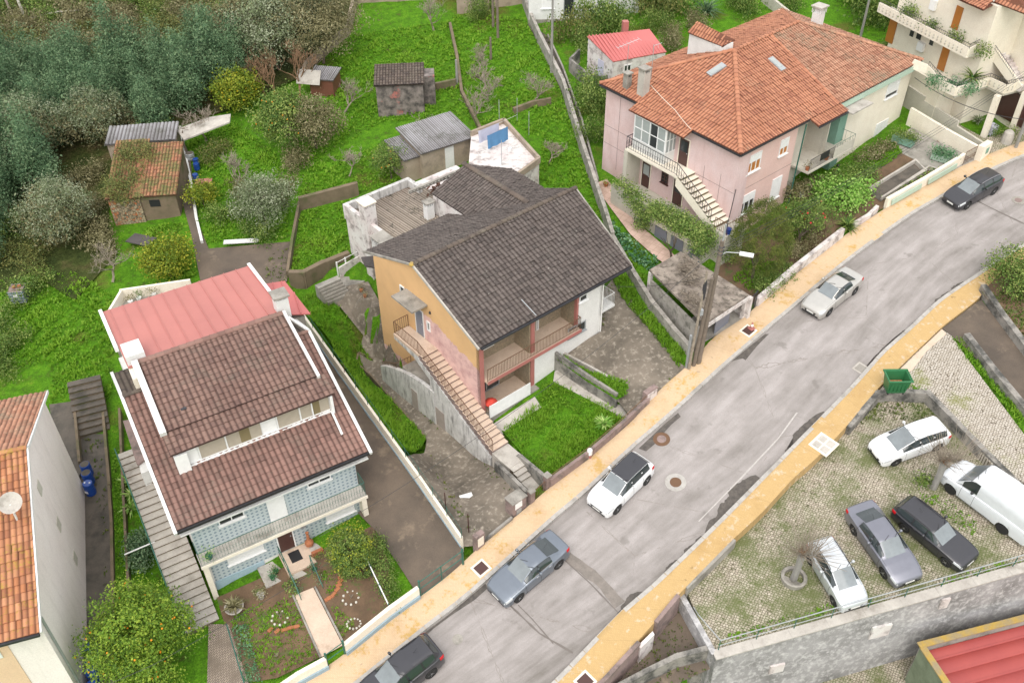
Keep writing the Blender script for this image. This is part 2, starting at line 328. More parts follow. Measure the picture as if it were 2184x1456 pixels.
class MB:
    def __init__(s):s.v=[];s.f=[];s.uv=None
    def add(s,vs,fs):
        b=len(s.v);s.v.extend([tuple(map(float,p)) for p in vs]);s.f.extend([tuple(i+b for i in q) for q in fs]);return s
    def box8(s,p):
        return s.add(p,[(3,2,1,0),(4,5,6,7),(0,1,5,4),(1,2,6,5),(2,3,7,6),(3,0,4,7)])
    def fbox(s,fr,u0,u1,v0,v1,z0,z1):
        c=[(u0,v0),(u1,v0),(u1,v1),(u0,v1)]
        return s.box8([fr.W(u,v,z0) for u,v in c]+[fr.W(u,v,z1) for u,v in c])
    def beam(s,a,b,w_,h_=None,up=(0,0,1)):
        h_=h_ or w_;a=Vector(a);b=Vector(b);d=(b-a).normalized();up=Vector(up)
        if abs(d.dot(up))>.99:up=Vector((1,0,0))
        x=d.cross(up).normalized()*w_/2;y=x.cross(d).normalized()*h_/2
        return s.box8([a-x-y,a+x-y,b+x-y,b-x-y,a-x+y,a+x+y,b+x+y,b-x+y])
    def tube(s,pts,r,n=6,cap=True,closed=False):
        pts=[Vector(p) for p in pts];rs=r if isinstance(r,(list,tuple)) else [r]*len(pts);b=len(s.v);N=len(pts)
        for i,p in enumerate(pts):
            d=(pts[(i+1) % N if closed else min(i+1,N-1)]-pts[(i-1) if closed else max(i-1,0)]).normalized()
            x=d.cross(Vector((0,0,1)) if abs(d.z)<.95 else Vector((1,0,0))).normalized();y=d.cross(x)
            for k in range(n):
                a=2*math.pi*k/n;s.v.append(tuple(p+(x*math.cos(a)+y*math.sin(a))*rs[i]))
        for i in range(N if closed else N-1):
            j=(i+1) % N
            for k in range(n):
                s.f.append((b+i*n+k,b+i*n+(k+1) % n,b+j*n+(k+1) % n,b+j*n+k))
        if cap and not closed:s.f.append(tuple(b+k for k in range(n))[::-1]);s.f.append(tuple(b+(N-1)*n+k for k in range(n)))
        return s
    def lathe(s,c,prof,n=16,ax=None):
        """prof: (radius, height) list, axis z (or ax) from c"""
        c=Vector(c);ax=Vector(ax or (0,0,1)).normalized();x=ax.orthogonal().normalized();y=ax.cross(x);b=len(s.v)
        for r,z in prof:
            for k in range(n):
                a=2*math.pi*k/n;s.v.append(tuple(c+ax*z+(x*math.cos(a)+y*math.sin(a))*r))
        for i in range(len(prof)-1):
            for k in range(n):s.f.append((b+i*n+k,b+i*n+(k+1) % n,b+(i+1)*n+(k+1) % n,b+(i+1)*n+k))
        s.f.append(tuple(b+k for k in range(n))[::-1]);s.f.append(tuple(b+(len(prof)-1)*n+k for k in range(n)));return s
    def prism(s,top,bot):
        n=len(top);return s.add(list(top)+list(bot),[tuple(range(n)),tuple(range(2*n-1,n-1,-1))]+[(i,n+i,n+(i+1) % n,(i+1) % n) for i in range(n)])
    def wallpoly(s,fr,uz,v0,v1):
        return s.prism([fr.W(u,v0,z) for u,z in uz],[fr.W(u,v1,z) for u,z in uz])
    def slabpoly(s,pts,thick):
        return s.prism(pts,[np.array(p)-np.array([0,0,thick]) for p in pts])
    def build(s,name,mat,parent=None,smooth=False):
        me=bpy.data.meshes.new(name)
        if parent is None:
            a=np.array(s.v);org=Vector(((a[:,0].min()+a[:,0].max())/2,(a[:,1].min()+a[:,1].max())/2,a[:,2].min()))
        else:
            org=parent.get('_o');org=Vector(org) if org is not None else Vector((0,0,0))
        me.from_pydata([(x-org.x,y-org.y,z-org.z) for x,y,z in s.v],[],s.f)
        if s.uv is not None:
            l=me.uv_layers.new(name='UVMap');l.data.foreach_set('uv',np.array(s.uv,'f')[[i for q in s.f for i in q]].ravel())
        me.materials.append(M[mat] if isinstance(mat,str) else mat)
        bm_fix(me)
        if smooth:me.polygons.foreach_set('use_smooth',[True]*len(me.polygons))
        o=bpy.data.objects.new(name,me);COL.objects.link(o)
        if parent is None:o.location=org;o['_o']=list(org)
        else:o.parent=parent;o['_o']=list(org)
        return o
def bm_fix(me):
    import bmesh
    bm=bmesh.new();bm.from_mesh(me)
    if len(bm.faces)<6000:bmesh.ops.recalc_face_normals(bm,faces=bm.faces)
    bm.to_mesh(me);bm.free()
def tag(o,label,cat,group=None,kind=None):
    o['label']=label;o['category']=cat
    if group:o['group']=group
    if kind:o['kind']=kind
    return o
def thing(name,loc,label,cat,group=None):
    o=bpy.data.objects.new(name,None);COL.objects.link(o);o.location=Vector([float(a) for a in loc]);o['_o']=[float(a) for a in loc]
    o.empty_display_size=.3
    return tag(o,label,cat,group)
def struct(o):o['kind']='structure';return o
def dup(root,loc,rz=0.,label=None,scale=1.):
    r=root.copy();COL.objects.link(r);r.location=Vector([float(a) for a in loc]);r.rotation_euler=(0,0,rz);r.scale=(scale,)*3
    if label:r['label']=label
    for ch in list(root.children):
        c=ch.copy();COL.objects.link(c);c.parent=r
        for g in ch.children:
            d=g.copy();COL.objects.link(d);d.parent=c
    return r
def fastmesh(name,V_,F_,mat,tone=None,smooth=False):
    """V_ (n,3), F_ (m,k) arrays"""
    me=bpy.data.meshes.new(name);V_=np.asarray(V_,'f');F_=np.asarray(F_,'i');m,k=F_.shape
    me.vertices.add(len(V_));me.vertices.foreach_set('co',V_.ravel());me.loops.add(m*k);me.loops.foreach_set('vertex_index',F_.ravel())
    me.polygons.add(m);me.polygons.foreach_set('loop_start',np.arange(0,m*k,k,dtype='i'))
    try:me.polygons.foreach_set('loop_total',np.full(m,k,'i'))
    except Exception:pass
    me.update(calc_edges=True)
    if tone is not None:
        a=me.attributes.new('tone','FLOAT','FACE');a.data.foreach_set('value',np.asarray(tone,'f'))
    if smooth:me.polygons.foreach_set('use_smooth',[True]*m)
    me.materials.append(mat);return me
def link(me,name,parent=None,loc=(0,0,0)):
    o=bpy.data.objects.new(name,me);COL.objects.link(o);o.location=Vector([float(a) for a in loc])
    if parent is not None:o.parent=parent
    return o
def clip_sheet(poly,dz,step,skirt=0.,bumpy=0.):
    """polygon (xy list) cut into cells, draped on the terrain"""
    import bmesh
    bm=bmesh.new();vs=[bm.verts.new((float(p[0]),float(p[1]),0)) for p in poly];bm.faces.new(vs)
    bmesh.ops.triangulate(bm,faces=bm.faces)
    xs=[p[0] for p in poly];ys=[p[1] for p in poly]
    for ax,a,b in ((0,min(xs),max(xs)),(1,min(ys),max(ys))):
        k=a+step
        while k<b:
            co=(k,0,0) if ax==0 else (0,k,0);no=(1,0,0) if ax==0 else (0,1,0)
            bmesh.ops.bisect_plane(bm,geom=bm.verts[:]+bm.edges[:]+bm.faces[:],plane_co=co,plane_no=no,dist=1e-4);k+=step
    bmesh.ops.recalc_face_normals(bm,faces=bm.faces)
    for f in bm.faces:
        if f.normal.z<0:f.normal_flip()
    if skirt:
        be=[e for e in bm.edges if e.is_boundary]
        r=bmesh.ops.extrude_edge_only(bm,edges=be);low=set(v for v in r['geom'] if isinstance(v,bmesh.types.BMVert))
    else:low=set()
    co=np.array([v.co[:] for v in bm.verts]);z=h(co[:,0],co[:,1])+dz
    if bumpy:z=z+bumpy*(np.sin(co[:,0]*3.1+co[:,1]*1.7)*np.cos(co[:,1]*2.3-co[:,0])*.5+np.sin(co[:,0]*1.1-co[:,1]*.8)*.5)
    for v,zz in zip(bm.verts,z):v.co.z=zz-(skirt if v in low else 0)
    me=bpy.data.meshes.new('sheet');bm.to_mesh(me);bm.free();return me
def sheet(name,pix,mat,dz=.03,step=1.,skirt=.0,kind='structure',bumpy=0.,world=False):
    poly=pix if world else [G(*p,dz)[:2] for p in pix]
    me=clip_sheet(poly,dz,step,skirt,bumpy);me.name=name;me.materials.append(M[mat] if isinstance(mat,str) else mat)
    o=link(me,name)
    if kind:o['kind']=kind
    return o
def resample(pts,n):
    pts=np.array(pts,float);d=np.r_[0,np.cumsum(np.linalg.norm(np.diff(pts[:,:2],axis=0),axis=1))]
    t=np.linspace(0,d[-1],n);return np.array([np.interp(t,d,pts[:,k]) for k in range(pts.shape[1])]).T
def smooth_line(p,it=6):
    p=p.copy()
    for _ in range(it):p[1:-1]=(p[:-2]+2*p[1:-1]+p[2:])/4
    return p
def strip(name,A,B,dz,mat,nx=3,lip=0.,uvw=None):
    """band between two world polylines with the same count"""
    n=len(A);V_=[];uv=[];ln=np.r_[0,np.cumsum(np.linalg.norm(np.diff(A[:,:2],axis=0),axis=1))]
    for i in range(n):
        for k in range(nx+1):
            p=A[i,:2]*(1-k/nx)+B[i,:2]*k/nx;V_.append((p[0],p[1],float(h(*p))+dz));uv.append((ln[i],np.linalg.norm(p-A[i,:2])))
    F_=[(i*(nx+1)+k,i*(nx+1)+k+1,(i+1)*(nx+1)+k+1,(i+1)*(nx+1)+k) for i in range(n-1) for k in range(nx)]
    m=MB();m.add(V_,F_);m.uv=uv
    if lip:
        for E_,s_ in ((0,0),(nx,1)):
            b=len(m.v)
            for i in range(n):
                p=V_[i*(nx+1)+E_];m.v+=[p,(p[0],p[1],p[2]-lip)];m.uv+=[uv[i*(nx+1)+E_]]*2
            m.f+=[(b+2*i,b+2*i+1,b+2*i+3,b+2*i+2) for i in range(n-1)]
    return struct(m.build(name,mat))
def wall_line(name,pts,ht,th,mat,label=None,cat='wall',parent=None,base=.5,cap=None,group=None,top=None,px=True,dz=0.,steps=4):
    """free wall following the terrain; pts = pixels of its foot (or world xy)"""
    W_=np.array([G(*p,dz)[:2] if px else p[:2] for p in pts]);m=MB();mc=MB()
    hs=ht if isinstance(ht,(list,tuple)) else [ht]*len(pts)
    for i in range(len(W_)-1):
        a,b=W_[i],W_[i+1];d=b-a;L=np.linalg.norm(d);d /= L;nrm=np.array([-d[1],d[0]])*th/2;ext=th*.45
        n=max(1,int(L/3)) if top is None else 1
        for k in range(n):
            t0,t1=k/n,(k+1)/n;p=a+(b-a)*t0-(d*ext if k==0 and i>0 else 0);q=a+(b-a)*t1+(d*ext if k==n-1 and i<len(W_)-2 else 0)
            h0=hs[i]+(hs[i+1]-hs[i])*t0;h1=hs[i]+(hs[i+1]-hs[i])*t1
            if top is None:z0,z1=float(h(*p))+dz+h0,float(h(*q))+dz+h1
            else:z0=z1=top
            zb0,zb1=float(h(*p))+dz-base,float(h(*q))+dz-base
            r=[p-nrm,q-nrm,q+nrm,p+nrm];zt=[z0,z1,z1,z0];zb=[zb0,zb1,zb1,zb0]
            m.box8([(*c,z) for c,z in zip(r,zb)]+[(*c,z) for c,z in zip(r,zt)])
            if cap:
                g=nrm/th*2*.03;r2=[p-nrm-g,q-nrm-g,q+nrm+g,p+nrm+g]
                mc.box8([(*c,z-.003) for c,z in zip(r2,zt)]+[(*c,z+.05) for c,z in zip(r2,zt)])
    if cap:
        c0=W_[0];o=parent or thing(name,(*c0,float(h(*c0))),label,cat,group)
        m.build('wall' if not parent else name,mat,o);mc.build('coping',cap,o);return o
    o=m.build(name,mat,parent)
    if label:tag(o,label,cat,group)
    return o
def cable(pts,r=.012,sag=.3,n=10):
    P_=[]
    for a,b in zip(pts[:-1],pts[1:]):
        a=np.array(a,float);b=np.array(b,float)
        for k in range(n+1):
            t=k/n;p=a+(b-a)*t;P_.append((p[0],p[1],p[2]-4*sag*t*(1-t)))
    return MB().tube(P_,r,4)
def tiled(name,poly,eave,mat,parent,pu=.25,pv=.4,amp=.045,lift=.03,ss=4,thick=.08):
    """corrugated / tiled sheet on a planar convex polygon; eave = (a, b) points along the bottom"""
    pts=[Vector([float(c) for c in p]) for p in poly];a=Vector([float(c) for c in eave[0]]);b=Vector([float(c) for c in eave[1]]);su=(b-a).normalized()
    nr=Vector((0,0,0))
    for i in range(len(pts)):nr+=(pts[i]-pts[0]).cross(pts[(i+1) % len(pts)]-pts[0])
    nr.normalize();nr=nr if nr.z>0 else -nr
    up=nr.cross(su).normalized()
    if up.z<0:up=-up
    st=[((p-a).dot(su),(p-a).dot(up)) for p in pts];smin=min(x for x,_ in st);smax=max(x for x,_ in st)
    def rng(s_):
        ts=[]
        for i in range(len(st)):
            (x0,y0),(x1,y1)=st[i],st[(i+1) % len(st)]
            if (x0-s_)*(x1-s_)<=0 and abs(x1-x0)>1e-9:ts.append(y0+(y1-y0)*(s_-x0)/(x1-x0))
        return (min(ts),max(ts)) if len(ts)>1 else None
    K=int((smax-smin)/pu*ss)+1;S=np.linspace(smin+1e-4,smax-1e-4,K+1);m=MB();m.uv=[]
    tmin=min(y for _,y in st);tmax=max(y for _,y in st);J=int((tmax-tmin)/pv)+1
    R_=[rng(s_) for s_ in S]
    pf=lambda s_:amp*(abs(math.sin(math.pi*(s_-smin)/pu))**.8)
    jit=RNG.normal(0,.011,(int((smax-smin)/pu)+3,J+1))
    for k in range(K):
        if R_[k] is None or R_[k+1] is None:continue
        ci=int((S[k]-smin+1e-5)/pu)
        for j in range(J):
            lo=tmin+j*pv;hi=lo+pv;q=[]
            for s_,r_ in ((S[k],R_[k]),(S[k+1],R_[k+1])):
                q.append((s_,max(lo,r_[0]),min(hi,r_[1])))
            if q[0][2]<=q[0][1]+1e-3 and q[1][2]<=q[1][1]+1e-3:continue
            q=[(s_,t0,max(t1,t0)) for s_,t0,t1 in q];b0=len(m.v);jj=jit[ci,j]
            for s_,t in ((q[0][0],q[0][1]),(q[1][0],q[1][1]),(q[1][0],q[1][2]),(q[0][0],q[0][2])):
                o_=pf(s_)+lift*(1-(t-lo)/pv)+jj;p=a+su*s_+up*t+nr*o_;m.v.append(tuple(p));m.uv.append((ci+.5+(s_-S[k])*.0+((s_-smin)/pu-ci-.5)*.98,j+max(0,min(.999,(t-lo)/pv))))
            m.f.append((b0,b0+1,b0+2,b0+3))
            if lift and q[0][1]==lo and q[1][1]==lo and j>0:
                b1=len(m.v)
                for s_,t,w_ in ((q[0][0],lo,lift),(q[1][0],lo,lift),(q[1][0],lo,-.004),(q[0][0],lo,-.004)):
                    m.v.append(tuple(a+su*s_+up*(t)+nr*(pf(s_)+w_+(jj if w_>0 else -.01))));m.uv.append((ci+.5,j+.02))
                m.f.append((b1,b1+1,b1+2,b1+3))
    n=len(pts);und=[p-nr*.012 for p in pts];b0=len(m.v);m.v+=[tuple(p) for p in und]+[tuple(p-nr*thick) for p in pts];m.uv+=[(0,.5)]*(2*n)
    m.f+=[tuple(range(b0,b0+n)),tuple(range(b0+2*n-1,b0+n-1,-1))]+[(b0+i,b0+n+i,b0+n+(i+1) % n,b0+(i+1) % n) for i in range(n)]
    return m.build(name,mat,parent)
def seamed(name,poly,eave,mat,parent,gap=.9,rh=.05,rw=.05,thick=.06):
    """flat metal sheet with standing seams running up the slope"""
    pts=[Vector([float(c) for c in p]) for p in poly];a=Vector([float(c) for c in eave[0]]);b=Vector([float(c) for c in eave[1]]);su=(b-a).normalized()
    nr=Vector((0,0,0))
    for i in range(len(pts)):nr+=(pts[i]-pts[0]).cross(pts[(i+1) % len(pts)]-pts[0])
    nr.normalize();nr=nr if nr.z>0 else -nr;up=nr.cross(su).normalized()
    st=[((p-a).dot(su),(p-a).dot(up)) for p in pts];m=MB();m.prism(pts,[p-nr*thick for p in pts])
    s_=min(x for x,_ in st)+gap*.5;smax=max(x for x,_ in st)
    while s_<smax:
        ts=[]
        for i in range(len(st)):
            (x0,y0),(x1,y1)=st[i],st[(i+1) % len(st)]
            if (x0-s_)*(x1-s_)<=0 and abs(x1-x0)>1e-9:ts.append(y0+(y1-y0)*(s_-x0)/(x1-x0))
        if len(ts)>1:m.beam(a+su*s_+up*(min(ts)+.01)+nr*rh/2,a+su*s_+up*(max(ts)-.01)+nr*rh/2,rw,rh,up=nr)
        s_+=gap
    return m.build(name,mat,parent)
def ridge(name,a,b,mat,parent,r=.12,seg=.42):
    a=np.array(a,float);b=np.array(b,float);L=np.linalg.norm(b-a);n=max(2,int(L/seg));m=MB();m.uv=[]
    d=(b-a)/L;x=np.cross(d,[0,0,1]);x /= np.linalg.norm(x);y=np.cross(x,d)
    for i in range(n):
        p=a+(b-a)*i/n;q=a+(b-a)*(i+1)/n;b0=len(m.v)
        for e_,rr in ((p,r*1.12),(q,r*.93)):
            for k in range(7):
                an=math.pi*k/6;m.v.append(tuple(e_+x*math.cos(an)*rr*1.15+y*(math.sin(an)*rr*.8-.02)));m.uv.append((i*3+.5,.5))
        m.f+=[(b0+k,b0+k+1,b0+8+k,b0+7+k) for k in range(6)]
    return m.build(name,mat,parent,smooth=False)
def window(fr,u0,u1,z0,z1,v=0.,parent=None,shut=0.,mull=1,frame='white',glass='glass',depth=.06,sill=True,name='window',fw=.07,shmat='shutter',hbars=0):
    m=MB();a,b=v-depth,v+.02
    m.fbox(fr,u0,u1,a,b,z1-fw,z1);m.fbox(fr,u0,u1,a,b,z0,z0+fw);m.fbox(fr,u0,u0+fw,a,b,z0+fw,z1-fw);m.fbox(fr,u1-fw,u1,a,b,z0+fw,z1-fw)
    for k in range(mull):
        c=u0+(u1-u0)*(k+1)/(mull+1);m.fbox(fr,c-fw*.45,c+fw*.45,a+.005,b,z0+fw,z1-fw)
    for k in range(hbars):
        c=z0+(z1-z0)*(k+1)/(hbars+1);m.fbox(fr,u0+fw,u1-fw,a+.01,b,c-.025,c+.025)
    o=m.build(name,frame,parent)
    MB().fbox(fr,u0+fw,u1-fw,v-.012,v-.004,z0+fw,z1-fw).build('pane',glass,o)
    if sill:MB().fbox(fr,u0-.08,u1+.08,v-.14,v+.0,z0-.06,z0-.003).build('sill',frame if frame != 'door_orange' else 'white_dirty',o)
    if shut>0:
        zs=z1-fw-(z1-z0-2*fw)*shut;ms=MB()
        nsl=max(2,int((z1-fw-zs)/.07))
        for k in range(nsl):
            q0=zs+(z1-fw-zs)*k/nsl;q1=zs+(z1-fw-zs)*(k+1)/nsl;ms.fbox(fr,u0+fw,u1-fw,a+.012+(.004 if k % 2 else 0),v-.015,q0,q1-.006)
        ms.build('shutter',shmat,o)
    return o
def door(fr,u0,u1,z0,z1,v=0.,parent=None,mat='door_brown',frame='white',glass=None,step=False):
    m=MB();fw=.07;m.fbox(fr,u0,u0+fw,v-.05,v+.02,z0,z1);m.fbox(fr,u1-fw,u1,v-.05,v+.02,z0,z1);m.fbox(fr,u0+fw,u1-fw,v-.05,v+.02,z1-fw,z1)
    o=MB().fbox(fr,u0+fw,u1-fw,v-.03,v-.005,z0+.01,z1-fw).build('door',mat,parent)
    m.build('frame',frame,o)
    zc=(z0+z1)/2
    MB().fbox(fr,u1-fw-.14,u1-fw-.08,v-.075,v-.032,z0+1.0,z0+1.06).build('handle','grey_metal',o)
    if glass:MB().fbox(fr,u0+fw+.12,u1-fw-.12,v-.04,v-.0305,zc+.0,z1-fw-.15).build('pane',glass,o)
    return o
def railing(name,pts,mat,parent,ht=1.,gap=.13,r=.012,rail=.022,scroll=False):
    m=MB();pts=[np.array(p,float) for p in pts]
    for a,b in zip(pts[:-1],pts[1:]):
        L=np.linalg.norm(b-a);n=max(1,int(L/gap));up=np.array([0,0,ht]);m.tube([a+up,b+up],rail,5);m.tube([a+[0,0,.1],b+[0,0,.1]],r*1.2,4)
        for k in range(n+1):
            p=a+(b-a)*k/n;m.tube([p+[0,0,0 if k in (0,n) else .1],p+up],r*(1.5 if k in (0,n) else 1),4,cap=False)
            if scroll and k<n:
                q=a+(b-a)*(k+.5)/n;c=[(q+(b-a)/L*gap*.42*math.cos(t)+np.array([0,0,ht*.5+.14*math.sin(t)])) for t in np.linspace(0,2*math.pi,9)[:-1]];m.tube(c,r*.8,3,closed=True)
    return m.build(name,mat,parent)
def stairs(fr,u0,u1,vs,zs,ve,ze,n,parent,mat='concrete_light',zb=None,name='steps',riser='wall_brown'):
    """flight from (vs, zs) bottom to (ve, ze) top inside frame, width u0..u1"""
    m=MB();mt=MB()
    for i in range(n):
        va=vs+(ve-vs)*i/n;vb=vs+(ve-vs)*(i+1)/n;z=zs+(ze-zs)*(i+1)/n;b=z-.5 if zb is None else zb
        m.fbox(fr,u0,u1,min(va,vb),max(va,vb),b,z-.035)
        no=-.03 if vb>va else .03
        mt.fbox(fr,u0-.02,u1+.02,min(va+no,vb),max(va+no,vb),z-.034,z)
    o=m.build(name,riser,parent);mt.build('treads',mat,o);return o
def pot_plant(px,py,label,leaf='mid',s=.3,dz=0.,z=None,pot='terracotta',bloom=None,group=None,at=None,pr=None):
    p=at if at is not None else (G(px,py,dz) if z is None else P(px,py,z));r=pr or s*.45
    t=thing('potted_plant',p,label,'plant',group)
    MB().lathe(p,[(r*.7,0),(r,r*1.5),(r*1.08,r*1.5),(r*1.08,r*1.7),(r*.9,r*1.7),(r*.85,r*1.55)],12).build('pot',pot,t)
    me=crown_mesh([(0,0,r*1.6+s*.5,s*.75,s*.75,s*.65)],160,s*.22,L_[leaf]);link(me,'foliage',t)
    return t
def leaf_quads(c,nrm,size,rng,asp=.55):
    n=len(c);d=rng.normal(size=(n,3));d -=(d*nrm).sum(1)[:,None]*nrm;d /= np.linalg.norm(d,axis=1)[:,None]+1e-9
    e_=np.cross(nrm,d);s_=size*rng.uniform(.6,1.35,n)[:,None]
    a=c-d*s_*.5;b=c+e_*s_*.5*asp;cc=c+d*s_*.5;dd=c-e_*s_*.5*asp
    V_=np.stack([a,b,cc,dd],1).reshape(-1,3);F_=np.arange(4*n).reshape(n,4);return V_,F_
def crown_mesh(lobes,n,leaf,mat,seed=None,gap=.25,asp=.6,up=.35,cl=16,core=.5,tonep=1.,fl=1.):
    rng=np.random.default_rng(seed if seed is not None else RNG.integers(1e9));lob=np.array(lobes,float)
    vol=(lob[:,3]*lob[:,4]*lob[:,5])**.75;nc=max(3,n//cl);k=rng.choice(len(lob),nc,p=vol/vol.sum())
    d=rng.normal(size=(nc,3));d[:,2]+=.25;d /= np.linalg.norm(d,axis=1)[:,None]
    ph=rng.uniform(0,6.28,6);lump=1+gap*(np.sin(d[:,0]*5+ph[0]+k)*np.sin(d[:,1]*5+ph[1])+.6*np.sin(d[:,2]*7+ph[2]))
    r=rng.uniform(core,1,nc)**.6*lump;cc=lob[k,:3]+d*lob[k,3:6]*r[:,None]
    m=rng.integers(0,nc,n);sp=leaf*1.6*fl
    pts=cc[m]+rng.normal(size=(n,3))*sp;nr=d[m]*.7+rng.normal(size=(n,3))*.7+np.array([0,0,up]);nr /= np.linalg.norm(nr,axis=1)[:,None]
    V_,F_=leaf_quads(pts,nr,leaf,rng,asp)
    ct=rng.uniform(0,1,nc);tone=np.clip(ct[m]*.72+rng.uniform(0,.28,n),0,1)**tonep
    return fastmesh('foliage',V_,F_,mat,tone)
def branch_mesh(H,spread,mat,seed=1,depth=4,r0=.12,trunk=.3,kids=4,up=.5,name='trunk',curl=.15,len0=None,sides=4,shrink=.68,rmin=.0):
    rng=random.Random(seed);m=MB()
    def grow(p,d,L,r,k):
        pts=[p];q=p.copy();dd=d.copy();ns=3;r=max(r,rmin)
        for i in range(ns):
            dd=(dd+Vector((rng.gauss(0,curl),rng.gauss(0,curl),rng.gauss(0,curl*.5)+.03))).normalized();q=q+dd*(L/ns);pts.append(q.copy())
        m.tube(pts,[r*(1-.45*i/ns) for i in range(ns+1)],max(3,sides if k>depth-2 else 3),cap=False)
        if k<=0:return
        for j in range(kids if k==depth else rng.randint(2,3)):
            t=rng.choice([.5,.75,1,1]) if k<depth else rng.choice([.8,1,1]);s_=pts[min(ns,max(1,round(t*ns)))]
            a=rng.uniform(0,6.283);e_=Vector((math.cos(a)*spread,math.sin(a)*spread,up));nd=(dd*.8+e_).normalized()
            grow(s_.copy(),nd,L*shrink*rng.uniform(.8,1.15),r*.52,k-1)
    grow(Vector((0,0,-.05)),Vector((rng.gauss(0,.06),rng.gauss(0,.06),1)).normalized(),len0 or H*trunk,r0,depth)
    me=bpy.data.meshes.new(name);me.from_pydata(m.v,[],m.f);me.materials.append(M[mat] if isinstance(mat,str) else mat);return me
def tree(px,py,name,label,cat,lobes,n,leaf,lm,group=None,bark='bark',th=None,r0=.12,fruit=None,nf=40,seed=None,at=None,scale=1.,dz=0.,**kw):
    p=at if at is not None else G(px,py,dz);t=thing(name,p,label,cat,group);seed=seed or int(abs(px*7+py*13)) % 9973
    L=np.array(lobes,float)*scale;top=(L[:,2]+L[:,5]).max();cz=L[:,2].mean()
    link(branch_mesh(top,.9,bark,seed,depth=3,r0=r0*scale,len0=(th or cz*.6)*scale if th else cz*.7,kids=5),'trunk',t)
    link(crown_mesh(L,n,leaf,L_[lm],seed,**kw),'crown',t)
    if fruit:
        rng=np.random.default_rng(seed+5);k=rng.integers(0,len(L),nf);d=rng.normal(size=(nf,3));d[:,2]=abs(d[:,2])*.8;d /= np.linalg.norm(d,axis=1)[:,None]
        c=L[k,:3]+d*L[k,3:6]*rng.uniform(.85,1.08,nf)[:,None];m=MB()
        fr_=.055 if fruit=='orange_fruit' else .07
        for q in c:m.lathe(q,[(.01,-fr_),(fr_*.8,-fr_*.5),(fr_,0),(fr_*.8,fr_*.5),(.01,fr_)],6)
        me=bpy.data.meshes.new('fruit');me.from_pydata(m.v,[],m.f);me.materials.append(M[fruit]);o=link(me,'fruit' if 'fruit' in fruit else 'blossom',t);o['kind']='stuff'
    return t
def bare(px,py,label,H,seed,mat='twig',group=None,spread=.8,depth=4,r0=.1,kids=4,up=.45,at=None,**kw):
    o=link(branch_mesh(H,spread,mat,seed,depth,r0,kids=kids,up=up,name='bare_tree',**kw),'bare_tree',None,at if at is not None else G(px,py))
    return tag(o,label,'bare tree',group)
def bush(px,py,label,lobes,n,leaf,lm,name='bush',cat='bush',group=None,at=None,seed=None,dz=0.,**kw):
    p=at if at is not None else G(px,py,dz);o=link(crown_mesh(lobes,n,leaf,L_[lm],seed or int(abs(px*3+py*17)) % 9973,**kw),name,None,p)
    return tag(o,label,cat,group)
def in_poly(x,y,poly):
    r=np.zeros(len(x),bool);n=len(poly)
    for i in range(n):
        x0,y0=poly[i][:2];x1,y1=poly[(i+1) % n][:2]
        c=((y0>y) != (y1>y)) & (x<(x1-x0)*(y-y0)/((y1-y0) if y1 != y0 else 1e-9)+x0);r ^= c
    return r
def grass_tufts(pix,dens,ht,mat='grass',dz=0.,name='grass',seed=1,label=None,world=False,patch=.5,wid=.05,avoid=()):
    poly=pix if world else [G(*p,dz)[:2] for p in pix];rng=np.random.default_rng(seed);a=np.array([p[:2] for p in poly])
    lo,hi=a.min(0),a.max(0);n=int((hi-lo).prod()*dens);xy=rng.uniform(lo,hi,(n,2));k=in_poly(xy[:,0],xy[:,1],poly)
    for q in avoid:k &= ~in_poly(xy[:,0],xy[:,1],q)
    xy=xy[k];n=len(xy)
    nz=np.sin(xy[:,0]*1.3+seed)*np.sin(xy[:,1]*1.1)+.5*np.sin(xy[:,0]*3.7-xy[:,1]*2.9)+rng.normal(0,.5,n)
    hh=ht*(1+patch*nz*.6).clip(.35,2.)*rng.uniform(.7,1.3,n);c=np.c_[xy,h(xy[:,0],xy[:,1])+dz-.01]
    an=rng.uniform(0,6.283,(n,3));V_=[];
    for j in range(3):
        lean=np.c_[np.cos(an[:,j]),np.sin(an[:,j]),np.zeros(n)];side=np.c_[-lean[:,1],lean[:,0],np.zeros(n)]
        b=c+lean*.03;w_=wid*rng.uniform(.7,1.4,n)[:,None]
        V_.append(np.stack([b-side*w_,b+side*w_,b+lean*(hh*rng.uniform(.3,1.1,n))[:,None]+np.array([0,0,1])*hh[:,None]],1))
    V_=np.stack(V_,1).reshape(-1,3);F_=np.arange(len(V_)).reshape(-1,3)
    tone=np.repeat(np.clip(.5+.15*nz+rng.normal(0,.07,n),0,1),3)
    org=np.array([*a.mean(0),float(h(*a.mean(0)))]);o=link(fastmesh(name,V_-org,F_,L_[mat],tone),name,None,org);o['kind']='stuff'
    if label:o['label']=label;o['category']='grass'
    return o
